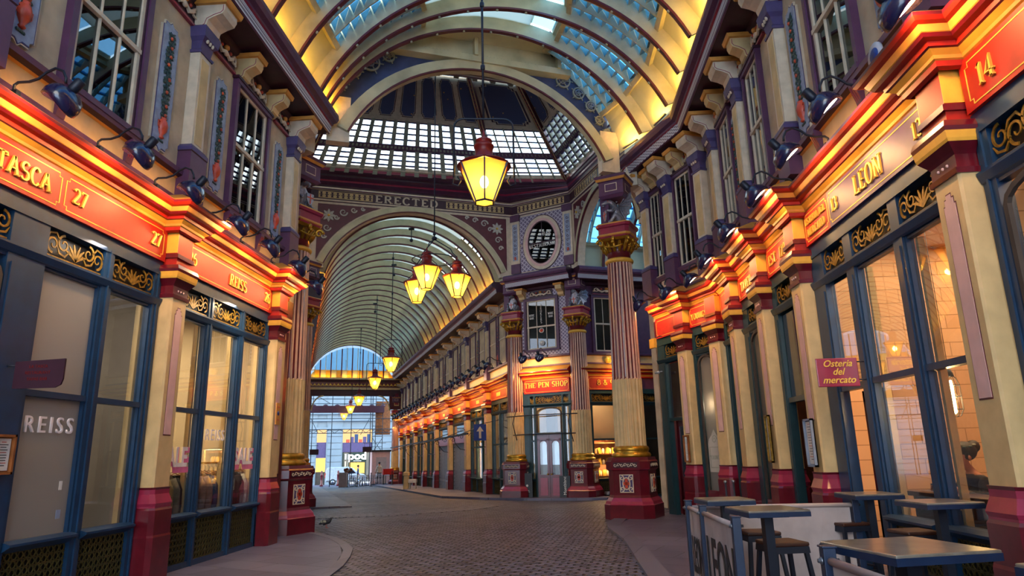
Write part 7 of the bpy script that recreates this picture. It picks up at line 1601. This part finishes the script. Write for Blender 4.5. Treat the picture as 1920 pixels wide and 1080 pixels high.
for v, pw in ((11, 60), (15, 14), (19, 14), (24, 8), (30, 10)): lit(FHS, -(v-5), .9, 4.3, 2.4, .8, pw, (1, .5, .18))
# orange lit panel with vertical lamps inside the second far shop
t = thing('light_panel', 'glowing orange panel with bright round lamps inside the far shop', 'light', FHM(10.9) @ T(.0, .35, 0)); b = MB(); b.box(-.25, .25, 0, .03, .8, 2.9, 'warm_lit'); b.build('panel', t); b = MB()
for z in (1.2, 1.75, 2.3): b.ball((0, -.05, z), .07, 'bulb', seg=8, rings=5)
b.build('bulbs', t)
# ------------------------------------------------------------------ clothes shop: rails of garments
def make_garment(label, m, h_=.85, w_=.42):
    t = thing('garment', label, 'garment', group='garments on the clothes rails'); b = MB(); n = 10
    prof = [(-.06, .0), (-.055, .16), (-.035, .22)]
    rows = [(0, .17, .055), (-.06, w_/2, .075), (-.14, w_/2+.02, .08), (-.35, w_/2-.02, .07), (-h_*.7, w_/2, .085), (-h_, w_/2+.03, .10)]
    vs = []; ng = 14
    for z, rx, ry in rows:
        for i in range(ng): a = 2*pi*i/ng; k = 1+.12*sin(a*5+z*6); vs.append((rx*cos(a)*k, ry*sin(a)*k, z))
    b.add(vs, [(q*ng+i, q*ng+(i+1) % ng, (q+1)*ng+(i+1) % ng, (q+1)*ng+i) for q in range(len(rows)-1) for i in range(ng)]+[tuple(range(ng))], m, True); b.build('body', t)
    for s_ in (-1, 1): b = MB(); b.tube([(s_*.17, 0, -.05), (s_*(w_/2+.03), 0, -.20), (s_*(w_/2+.04), -.02, -.42), (s_*(w_/2+.02), -.03, -.62)], [.06, .07, .06, .05], m, 8); b.build('sleeve', t)
    b = MB(); b.tube([(-.17, 0, -.02), (0, 0, .05), (.17, 0, -.02)], .008, 'wood', 5); b.tube([(0, 0, .05), (0, 0, .12), (.03, 0, .14), (.03, 0, .17), (0, 0, .18)], .005, 'steel', 5); b.build('hanger', t); return t
cl_ms = ['cloth_tan', 'cloth_blue', 'cloth_rose', 'cloth_white', 'cloth_black', 'cloth_check']; gar = {}
def rail(M, x0, x1, z, label, n, off=0):
    t = thing('clothes_rail', label, 'clothes rail', M); b = MB(); b.tube([(x0-.1, 0, z), (x1+.1, 0, z)], .018, 'gold', 8); b.build('bar', t); b = MB()
    for x in (x0-.1, x1+.1): b.tube([(x, 0, z), (x, 0, .02)], .015, 'gold', 6); b.tube([(x, -.22, .02), (x, .22, .02)], .015, 'gold', 6)
    b.build('stand', t)
    for i in range(n):
        m = cl_ms[(i*5+off+i//3) % 6]; x = x0+(x1-x0)*(i+.5)/n; MM = M @ T(x, 0, z-.18) @ Matrix.Rotation(pi/2+.25*sin(i*2.3), 4, 'Z') @ S(1, 1, 1+.1*sin(i))
        lab = ORD[i]+' garment from the near end of the '+('near-window' if 'near' in label else 'middle-window' if 'middle' in label else 'far-window' if 'far' in label else 'back')+' clothes rail in shop 26'
        if m not in gar: gar[m] = make_garment(lab, m); gar[m].matrix_world = MM
        else: dup(gar[m], MM, lab)
rail(FL @ T(0, .40, 0), 10.2, 11.3, 1.55, 'gilt clothes rail behind the near window of shop 26', 7); rail(FL @ T(0, .42, 0), 11.45, 12.45, 1.55, 'gilt clothes rail behind the middle window of shop 26', 7, 2); rail(FL @ T(0, .40, 0), 12.6, 13.3, 1.55, 'gilt clothes rail behind the far window of shop 26', 6, 4)
rail(FL @ T(0, 2.4, 0), 10.4, 12.6, 1.7, 'back clothes rail of shop 26', 12, 1)
def decal(t, parent, M, size, m, **k): q = font_text('window_lettering', t, size, parent, M, m, extrude=.003, **k); return q
c26 = (9.64+13.02)/2; c27 = (5.0+9.22)/2; mat('decal_white', '#e6dcdc', .5); mat('decal_pink', '#e0709a', .5)
for x in (10.12, 12.42): 
    decal('SALE', sf26, T(x-c26, .025, 1.52), .40, 'decal_white', sx_=.85, offset=.012)
    decal('SALE', sf26, T(x-c26+.02, .032, 1.44), .50, 'decal_pink', sx_=.75, offset=.02)
decal('REISS', sf26, T(11.3-c26, .025, 1.92), .26, 'decal_white', spacing=1.15)
decal('REISS', sf27, T(7.46-c27, -.02, 1.93), .25, 'decal_white', spacing=1.3, extrude=.012) if 0 else font_text('window_lettering', 'REISS', .26, sf27, T(7.46-c27, .02, 1.94), 'decal_white', extrude=.01, spacing=1.35)
b = MB(); b.box(-.12, .12, -.02, 0, -.07, .07, 'exit_green'); t = tag(b.build('exit_sign', None, FL @ T(12.6, 2.6, 3.75)), 'small green exit sign inside shop 26', 'sign'); 
# table with folded things and a banner ribbon behind the clear pane of shop 27
t = thing('display_table', 'dark display table inside shop 27', 'table', FL @ T(8.65, 1.1, 0)); b = MB(); b.box(-.5, .5, -.35, .35, .84, .9, 'wood_dark'); b.build('table_top', t)
for sx_ in (-1, 1):
    for sy in (-1, 1): b = MB(); b.box(sx_*.46-.03, sx_*.46+.03, sy*.31-.03, sy*.31+.03, 0, .84, 'wood_dark'); b.build('leg', t)
for i, x in enumerate((-.3, 0, .28)): b = MB(); b.box(x-.11, x+.11, -.12, .12, .9, .95+.02*i, ['cloth_blue', 'cloth_white', 'cloth_black'][i]); b.box(x-.1, x+.1, -.11, .11, .95+.02*i, .98+.02*i, ['cloth_check', 'cloth_white', 'cloth_rose'][i]); tag(b.build('folded_clothes', None, FL @ T(8.65, 1.1, 0)), ['near', 'middle', 'far'][i]+' pile of folded clothes on the table inside shop 27', 'clothes', 'folded clothes in shop 27')
b = MB(); b.prof([(-.37, .93), (-.385, .9), (-.39, .4)], -.38, -.25, 'cloth_white', caps=False); b.box(-.35, -.28, -.393, -.389, .45, .85, 'cloth_blue'); tag(b.build('display_ribbon', None, FL @ T(8.65, 1.1, 0)), 'white tape hanging over the table edge inside shop 27', 'tape')
t = thing('mannequin', 'headless blue mannequin torso behind the clear pane of shop 27', 'mannequin', FL @ T(8.35, .8, 0)); skinned('torso', [(0, 0, 1.05), (0, 0, 1.3), (0, 0, 1.55), (0, 0, 1.7), (.17, 0, 1.56), (.25, 0, 1.3), (-.17, 0, 1.56), (-.25, 0, 1.3)], [(0, 1), (1, 2), (2, 3), (2, 4), (4, 5), (2, 6), (6, 7)], [(.15, .11), (.12, .09), (.15, .1), .05, .07, .055, .07, .055], lambda c: 'cloth_blue' if c.z < 1.64 else 'cloth_black', 2, t); b = MB(); b.tube([(0, 0, 1.05), (0, 0, .02)], .02, 'steel', 6); b.lathe([(.16, 0), (.15, .02), (.02, .03)], 'steel', seg=14); b.build('stand', t)
# notices on the frosted pane, red neon script in the first bay
for (x, z, w_, h_, l) in ((7.78, 1.3, .05, .10, 'small pale notice stuck on the frosted pane'), (7.80, .98, .07, .10, 'small lilac sticker low on the frosted pane')): b = MB(); b.box(-w_/2, w_/2, -.004, 0, 0, h_, 'paper' if z > 1.1 else 'relief_blue'); tag(b.build('sticker', None, FL @ T(x, .034, z)), l, 'sticker')
b = MB(); b.tube([(-.25+.1*k, 0, .06*sin(k*2.2)+.02*k) for k in range(9)], .008, 'neon_red', 5); tag(b.build('neon_script', None, FL @ T(6.1, .2, 3.15)), 'red neon script behind the dark glass nearest the left edge', 'neon sign')

# ------------------------------------------------------------------ signs and cases fixed to the fronts
MS1 = Matrix.Translation((3.47, 8.5, 2.30)); t = thing('hanging_sign', 'burgundy hanging sign with yellow script reading Osteria del mercato', 'sign', MS1)
b = MB(); b.box(-.25, .25, 0, .02, 0, .35, 'rose'); b.build('board', t, bevel=.01)
for i, s_ in enumerate(['Osteria', 'del', 'mercato']): font_text('lettering', s_, .115, t, T(0, -.006, .245-.10*i), 'gold_paint', extrude=.002, shear=.35, offset=.0015)
b = MB(); b.tube([(.24, .01, .30), (.37, .01, .30)], .01, 'iron', 5); b.tube([(.24, .01, .08), (.37, .01, .08)], .01, 'iron', 5); b.build('bracket', t)
t = thing('hanging_sign', 'dark burgundy hanging sign with one rounded corner on the left frontage', 'sign', Matrix.Translation((-5.33, 6.65, 2.36)))
b = MB(); b.poly([(-.28, 0), (.18, .0), (.24, .03), (.26, .09), (.26, .30), (-.28, .28)], 0, .02, 'burgundy'); b.m = ['plum' for _ in b.m]; b.build('board', t)
for i, s_ in enumerate(['LA TASCA', 'RESTAURANT', 'TAPAS BAR']): font_text('lettering', s_, .045, t, T(-.02, -.004, .21-.065*i), 'red_dark', extrude=.001)
b = MB(); b.tube([(-.28, .01, .24), (-.44, .01, .24)], .01, 'iron', 5); b.build('bracket', t)
def case(M, w_, h_, fm, label, lines=14):
    t = thing('menu_case', label, 'menu case', M, 'menu cases on the pilasters'); b = MB(); e_ = .025
    b.box(-w_/2, w_/2, -.015, 0, 0, h_, fm)
    for a in ((-w_/2, -w_/2+e_, 0, h_), (w_/2-e_, w_/2, 0, h_), (-w_/2, w_/2, 0, e_), (-w_/2, w_/2, h_-e_, h_)): b.box(a[0], a[1], -.05, 0, a[2], a[3], fm)
    b.build('case_frame', t); b = MB(); b.box(-w_/2+.04, w_/2-.04, -.02, -.015, .04, h_-.04, 'paper'); b.build('menu_sheet', t); b = MB()
    for k in range(lines): z = h_-.08-k*(h_-.14)/lines; q = (w_/2-.07)*(.5+.5*abs(sin(k*1.7))); b.box(-q, q, -.0215, -.02, z, z+.008, 'vase_red' if k % 4 == 0 else 'black')
    b.build('menu_print', t); return t
case(FL @ T(6.72, -.07, 1.5), .26, .40, 'wood', 'wooden framed menu on the navy post at the left edge', 10)
case(FR @ T(-9.98, -.26, 1.32), .30, .66, 'shutter_grey', 'grey glazed menu case on the pilaster beside the hanging sign')
case(FR @ T(-11.86, -.26, 1.35), .20, .78, 'old_gold', 'brown framed menu case on the pilaster under the tavern sign')
case(FA @ T(-1.5, -.26, 1.30), .20, .62, 'wood', 'brown framed white notice case beside the last burgundy door')
t = thing('notice_plate', 'small orange notice plate on the last left pilaster', 'notice', FL @ T(13.22, -.25, 2.25)); b = MB(); b.box(-.09, .09, 0, .02, 0, .42, 'orange_cream'); b.build('plate', t); b = MB(); b.lathe([(0, 0), (.045, 0), (.045, .006), (0, .006)], 'arrow_blue', (0, -.007, .22), 14, 'y'); b.box(-.06, .06, -.004, 0, .33, .35, 'vase_red'); b.box(-.06, .06, -.004, 0, .08, .10, 'vase_red'); b.build('symbols', t)
t = thing('security_camera', 'small white security camera beside the right fluted column', 'camera', FA @ T(-2.75, -.2, 3.55)); b = MB(); b.lathe([(0, -.09), (.035, -.085), (.035, .08), (0, .085)], 'white_paint', (0, 0, 0), 12, 'x'); b.build('body', t); b = MB(); b.tube([(0, 0, 0), (0, .12, .03), (0, .22, .03)], .012, 'white_paint', 6); b.build('mount', t)
t = thing('floodlight', 'small yellow floodlight box at the corner by the right column', 'light', FA @ T(-2.6, -.35, 4.28)); b = MB(); b.box(-.12, .12, -.04, .04, -.12, .12, 'sign_yellow'); b.build('body', t); b = MB(); b.tube([(0, 0, .1), (0, .2, .2), (0, .3, .2)], .012, 'iron', 5); b.build('bracket', t)  # body simply coloured yellow
t = thing('plaque', 'round blue and white plaque on the wall beside the first right window', 'plaque', FR @ T(-6.9, -.16, 5.60)); b = MB(); b.lathe([(0, -.01), (.15, -.01), (.15, .02), (0, .02)], 'greek', (0, 0, .2), 20, 'y'); b.build('disc', t); b = MB(); b.lathe([(0, -.016), (.09, -.016), (.09, -.01), (0, -.01)], 'arrow_blue', (0, 0, .2), 20, 'y'); b.build('crest', t)
b = MB(); b.box(-.12, .12, -.12, .02, 0, .26, 'cream_pale'); tag(b.build('junction_box', None, FA @ T(-2.15, -.03, 5.6)), 'cream junction box under the far window of the angled front', 'box')
# globe lamp and etched motif inside the YOUNGS window
t = thing('globe_lamp', 'pointed glass lamp glowing inside the tavern window', 'lamp', FA @ T(-.82, .35, 2.55)); b = MB(); b.lathe([(.0, -.22), (.05, -.12), (.11, .02), (.10, .10), (.05, .16)], 'white_lit', seg=16); b.build('globe', t); b = MB(); b.lathe([(.06, .15), (.07, .2), (.02, .25)], 'gold', seg=12); b.tube([(0, 0, .25), (0, 0, 1.9)], .01, 'gold', 5); b.build('stem', t); point('lamp_light', FA @ Vector((-.82, .2, 2.6)), 8, WC, .08)
b = MB(); b.poly([(-.26, 0), (.26, 0), (.26, .62), (.2, .74), (.1, .82), (0, .95), (-.1, .82), (-.2, .74), (-.26, .62)], -.002, .002, 'stone')
b.ribbon([(-.2, .1), (.2, .1), (.2, .55), (-.2, .55), (-.2, .1), (-.19, .1)], .008, -.002, .003, 'slat_grey'); b.ribbon(spiral(0, .72, .1, 1.5, 0), .008, -.002, .003, 'slat_grey'); serif(b, 'YOUNGS', 0, .28, .09, -.002, 'slat_grey', center=True, th=.003); tag(b.build('etched_panel', None, FA @ T(-.82, .03, 1.08)), 'grey etched crest panel low in the tavern window', 'etched glass')

# ------------------------------------------------------------------ restaurant room behind number 13
t = thing('window_counter', 'long dark wooden counter inside the window of number 13', 'counter', FR); b = MB(); b.box(-8.6, -6.3, .22, .62, 1.02, 1.07, 'wood_dark'); b.build('worktop', t); b = MB()
for x in (-8.5, -7.55, -6.4): b.box(x-.03, x+.03, .3, .5, 0, 1.02, 'iron')
b.build('supports', t)
b = MB(); b.box(-9.2, -6.6, 1.9, 1.95, .2, 1.25, 'black')
for k in range(5):
    x = -8.9+k*.5; b.poly([(x, .45), (x+.2, .65), (x, .85), (x-.2, .65)][::-1], 1.88, 1.9, 'sign_yellow'); b.ribbon(spiral(x, .65, .11, 1.2, 0), .014, 1.88, .006, 'black')
t = tag(b.build('patterned_screen', None, FR), 'black screen with yellow diamond and scroll pattern inside number 13', 'screen')
b = MB(); b.box(-.5, .5, 0, .02, 0, 1.1, 'vase_red'); b.ribbon([(-.5+.1*k, .2+.5*abs(sin(k*.5))) for k in range(11)], .05, 0, .01, 'black'); b.ribbon(spiral(.1, .6, .3, 1.2, 0), .05, 0, .01, 'sign_yellow'); tag(b.build('wall_art', None, FR @ T(-8.2, 3.3, 1.7)), 'red, yellow and black curved wall painting inside number 13', 'painting')
t = thing('pendant_bulb', 'long glowing filament bulb in a wire cage hanging inside number 13', 'lamp', FR @ T(-7.83, .55, 1.86)); b = MB()
for k in range(8): a = k*pi/4; b.tube([(.012*cos(a), .012*sin(a), .02)]+[(.085*cos(a)*q, .085*sin(a)*q, z) for q, z in ((.6, .03), (1, .1), (1, .36), (.7, .44), (.4, .47))], .003, 'iron', 4)
for z in (.1, .24, .36): b.tube([(.085*cos(k*pi/8), .085*sin(k*pi/8), z) for k in range(16)], .003, 'iron', 4, closed=True)
b.build('wire_cage', t); b = MB(); b.lathe([(.0, .05), (.018, .07), (.02, .36), (.012, .42)], 'bulb', seg=10); b.build('filament_bulb', t); b = MB(); b.lathe([(.045, .46), (.04, .50), (.02, .54)], 'iron', seg=10); b.tube([(0, 0, .54), (.01, 0, 2.5)], .004, 'iron', 4); b.build('cord', t); point('lamp_light', FR @ Vector((-7.83, .55, 2.08)), 14, (1, .6, .25), .05)
stool_h = None
# woman at the window counter: body, hair wrap, face, hands round a phone
WM = Matrix.Translation((4.58, 8.05, 0)) @ Matrix.Rotation(-1.50, 4, 'Z')          # faces local -y
t = thing('person', 'woman with dark patterned headwrap leaning over a phone behind the window', 'person', WM)
V_ = [(0, .16, .82), (0, .10, 1.02), (0, .02, 1.20), (0, .0, 1.30), (0, -.075, 1.385), (0, -.07, 1.46), (0, -.05, 1.54),
      (.10, .10, .80), (.12, -.30, .80), (.11, -.30, .40), (-.10, .10, .80), (-.12, -.30, .80), (-.11, -.30, .40),
      (.17, 0, 1.20), (.22, -.06, 1.0), (.15, -.25, 1.10), (.07, -.36, 1.13), (-.17, 0, 1.20), (-.22, -.06, 1.0), (-.15, -.25, 1.10), (-.07, -.36, 1.13)]
E_ = [(0, 1), (1, 2), (2, 3), (3, 4), (4, 5), (5, 6), (0, 7), (7, 8), (8, 9), (0, 10), (10, 11), (11, 12), (2, 13), (13, 14), (14, 15), (15, 16), (2, 17), (17, 18), (18, 19), (19, 20)]
R_ = [(.15, .12), (.13, .10), (.14, .09), .043, .052, .080, .075, .09, .075, .06, .09, .075, .06, .06, .045, .036, .03, .06, .045, .036, .03]
skinned('body', V_, E_, R_, lambda c: 'skin' if c.z > 1.262 or (c.y < -.20 and c.z > 1.0) else ('cloth_black' if c.z > .9 else 'cloth_blue'), 2, t)
b = MB(); b.ball((0, -.04, 1.51), .115, 'hair', (1, 1.1, .95), 14, 9, f=lambda p: 1.0 if p.y > -.35 or p.z > .35 else .80); b.ball((0, .07, 1.56), .07, 'hair', seg=10, rings=6); 
for k in range(9): a = k*.7; b.ball((.10*cos(a), -.03+.09*sin(a), 1.56+.02*sin(k*2)), .02, 'slat_grey' if k % 2 else 'leaf', (1.2, 1.2, .6), 6, 4)
b.build('headwrap', t)
b = MB(); b.ball((0, -.152, 1.435), .015, 'skin', (.8, 1.2, 1.5), 8, 5)
for s_ in (-1, 1): b.ball((s_*.030, -.138, 1.462), .011, 'black', (1.3, .5, .5), 8, 5); b.ball((s_*.088, -.05, 1.44), .02, 'skin', (.5, 1, 1.5), 8, 5)
b.ball((0, -.132, 1.395), .018, 'vase_red', (1.3, .5, .4), 8, 4); b.build('face', t)
for s_ in (-1, 1):
    V2 = [(s_*.07, -.36, 1.13), (s_*.055, -.42, 1.125)]; E2 = [(0, 1)]; R2 = [.026, .030]
    for k in range(4):
        n0 = len(V2); o_ = (k-1.5)*.017; L2 = (.026, .030, .028, .022)[k]; V2 += [(s_*(.055-.004)+o_*s_*-.3, -.435, 1.125+o_), (s_*.035, -.435-L2, 1.125+o_), (s_*.008, -.44-L2*.9, 1.12+o_)]; E2 += [(1, n0), (n0, n0+1), (n0+1, n0+2)]; R2 += [.009, .008, .007]
    n0 = len(V2); V2 += [(s_*.04, -.395, 1.15), (s_*.018, -.425, 1.165)]; E2 += [(1, n0), (n0, n0+1)]; R2 += [.010, .008]
    skinned('hand', V2, E2, R2, lambda c: 'skin', 1, t)
b = MB(); b.box(-.04, .04, -.455, -.445, 1.09, 1.17, 'black'); b.box(-.036, .036, -.444, -.442, 1.094, 1.166, 'white_lit'); tag(b.build('phone', None, WM), 'small phone held in the hands of the woman behind the window', 'phone')
def make_stool(label, m='iron', h_=.75):
    t = thing('bar_stool', label, 'stool', group='backless bar stools round the high tables'); b = MB(); b.box(-.17, .17, -.17, .17, h_-.035, h_, 'wood_dark'); b.build('seat', t, bevel=.012); b = MB(); b.stack(0, 0, [(h_-.09, .17, .17), (h_-.035, .165, .165)], m); b.build('apron', t)
    for sx_ in (-1, 1):
        for sy in (-1, 1): b = MB(); b.bar((sx_*.14, sy*.14, h_-.05), (sx_*.21, sy*.21, 0), .035, .035, m); b.build('leg', t)
    b = MB()
    for s_ in (-1, 1): b.bar((-.185, s_*.185, .26), (.185, s_*.185, .26), .02, .02, m); b.bar((s_*.18, -.18, .30), (s_*.18, .18, .30), .02, .02, m)
    b.build('footrest', t); return t
st0 = make_stool('bar stool with dark wooden seat at the high table behind the LEON barrier'); st0.matrix_world = T(1.98, 6.55, .035) @ Matrix.Rotation(.2, 4, 'Z')
for x, y, r, l in [(2.0, 7.35, .1, 'bar stool under the furthest high table by the long canvas barrier'), (3.15, 8.05, .3, 'bar stool at the high table beside the open doorway'), (3.45, 7.2, .15, 'bar stool at the high table against the wall below the pendant bulb'), (2.6, 4.5, .2, 'bar stool behind the nearest high table'), (4.72, 8.05, .1, 'bar stool inside the window carrying the woman')]:
    dup(st0, T(x, y, .035 if x < 4 else 0) @ Matrix.Rotation(r, 4, 'Z'), l)

# ------------------------------------------------------------------ terrace: high tables and canvas barriers
def make_table(label):
    t = thing('high_table', label, 'table', group='square high tables of the terrace'); b = MB(); b.box(-.30, .30, -.30, .30, .0, .012, 'table_top'); o = MB()
    b = MB(); b.box(-.31, .31, -.31, .31, 1.012, 1.05, 'table_top'); b.build('table_top', t, bevel=.006); b = MB(); b.box(-.312, .312, -.312, .312, .995, 1.035, 'table_blue'); b.build('top_edging', t)
    b = MB(); b.box(-.045, .045, -.045, .045, .03, 1.0, 'iron'); b.box(-.16, .16, -.16, .16, .98, .995, 'iron'); b.build('pedestal', t); b = MB(); b.stack(0, 0, [(0, .24, .24), (.012, .24, .24), (.03, .06, .06)], 'iron'); b.build('base', t); return t
tb0 = make_table('largest, nearest high table with a lit streaked top'); tb0.matrix_world = T(1.93, 4.15, .0) @ Matrix.Rotation(radians(14), 4, 'Z') @ S(1.02, 1.02, 1)
for x, y, r, s_, l in [(1.80, 6.30, 8, .86, 'high table right behind the LEON lettered barrier'), (1.74, 7.58, 5, .80, 'high table in the far left corner of the terrace'), (3.42, 8.02, 2, .84, 'high table beside the open doorway under the hanging sign'), (3.50, 6.76, 4, .84, 'high table against the window below the pendant bulb'), (2.35, 3.05, 14, 1.0, 'high table at the bottom right edge of the terrace')]:
    dup(tb0, T(x, y, .035 if x > 1.4 else 0) @ Matrix.Rotation(radians(r), 4, 'Z') @ S(s_, s_, 1), l)
def make_post(label):
    t = thing('barrier_post', label, 'post', group='blue square posts of the terrace barriers'); b = MB(); b.box(-.035, .035, -.035, .035, .01, 1.0, 'table_blue'); b.box(-.042, .042, -.042, .042, 1.0, 1.012, 'table_blue'); b.build('post', t, bevel=.004); b = MB(); b.box(-.17, .17, -.17, .17, 0, .012, 'iron'); b.build('base_plate', t); b = MB(); b.lathe([(.0, -.06), (.012, -.06), (.012, .06), (0, .06)], 'steel', (0, 0, .93), 8, 'x'); b.lathe([(.022, -.045), (.022, -.036)], 'steel', (0, 0, .93), 10, 'x'); b.build('bolt', t); return t
bp0 = make_post('blue barrier post at the near end of the lettered LEON panels'); bp0.matrix_world = T(1.47, 6.05, .035)
for x, y, l in [(1.45, 7.28, 'blue barrier post between the two lettered LEON panels'), (1.44, 8.0, 'blue barrier post at the far corner of the terrace'), (3.24, 7.98, 'blue barrier post at the wall end of the long canvas barrier'), (1.52, 4.20, 'blue barrier post of the nearest canvas barrier'), (1.60, 2.5, 'blue barrier post at the bottom edge of the terrace')]: dup(bp0, T(x, y, .035), l)
def canvas(p0, p1, label, text=None, tsz=.62, z0=.14, z1=.93):
    a = Vector((p0[0], p0[1], .035)); c = Vector((p1[0], p1[1], .035)); d_ = (c-a); L_ = d_.length; M = Matrix.Translation((a+c)/2) @ Matrix.Rotation(atan2(d_.y, d_.x), 4, 'Z')
    t = thing('canvas_barrier', label, 'barrier', M, 'canvas barriers of the terrace'); b = MB(); h_ = L_/2-.055; n = 12; vs = []
    for k in range(n+1): x = -h_+2*h_*k/n; vs += [(x, .006*sin(k*1.3)-.004, z0), (x, .006*sin(k*1.1)-.004, z1), (x, .006*sin(k*1.1)+.004, z1), (x, .006*sin(k*1.3)+.004, z0)]
    b.add(vs, [(4*k+j, 4*k+4+j, 4*k+4+(j+1) % 4, 4*k+(j+1) % 4) for k in range(n) for j in range(4)]+[(0, 1, 2, 3), (4*n+3, 4*n+2, 4*n+1, 4*n)], 'canvas'); b.build('canvas', t); b = MB(); b.tube([(-h_-.02, 0, z1), (h_+.02, 0, z1)], .024, 'canvas', 10); b.build('rail', t); b = MB(); b.tube([(-h_-.02, 0, z0), (h_+.02, 0, z0)], .018, 'canvas', 8); b.build('rail', t)
    if text:
        for s_ in ((1,)): q = font_text('lettering', text, tsz, t, T(0, -.012, .30), 'black', extrude=.002, sx_=.62*L_/1.2, offset=.012)
    return t
canvas((1.45, 7.28), (1.47, 6.05), 'beige canvas barrier with large black lettering LEON', 'LEON', .62); canvas((1.44, 8.0), (1.45, 7.28), 'short beige canvas barrier with black lettering LEON beyond the first', 'LEON', .5)
canvas((1.44, 8.0), (3.24, 7.98), 'long plain beige canvas barrier closing the far side of the terrace'); canvas((1.52, 4.20), (1.60, 2.5), 'plain beige canvas barrier nearest the camera')
# pair of steel queue posts by the tavern
for x, y, l in ((3.24, 13.84, 'left steel post standing by the tavern front'), (3.42, 13.95, 'right steel post standing by the tavern front')):
    t = thing('steel_post', l, 'post', T(x, y, .035), 'steel posts by the tavern'); b = MB(); b.lathe([(.12, 0), (.11, .02), (.02, .04), (.02, .9), (.035, .91), (.035, .95), (0, .96)], 'steel', seg=12); b.build('post', t)
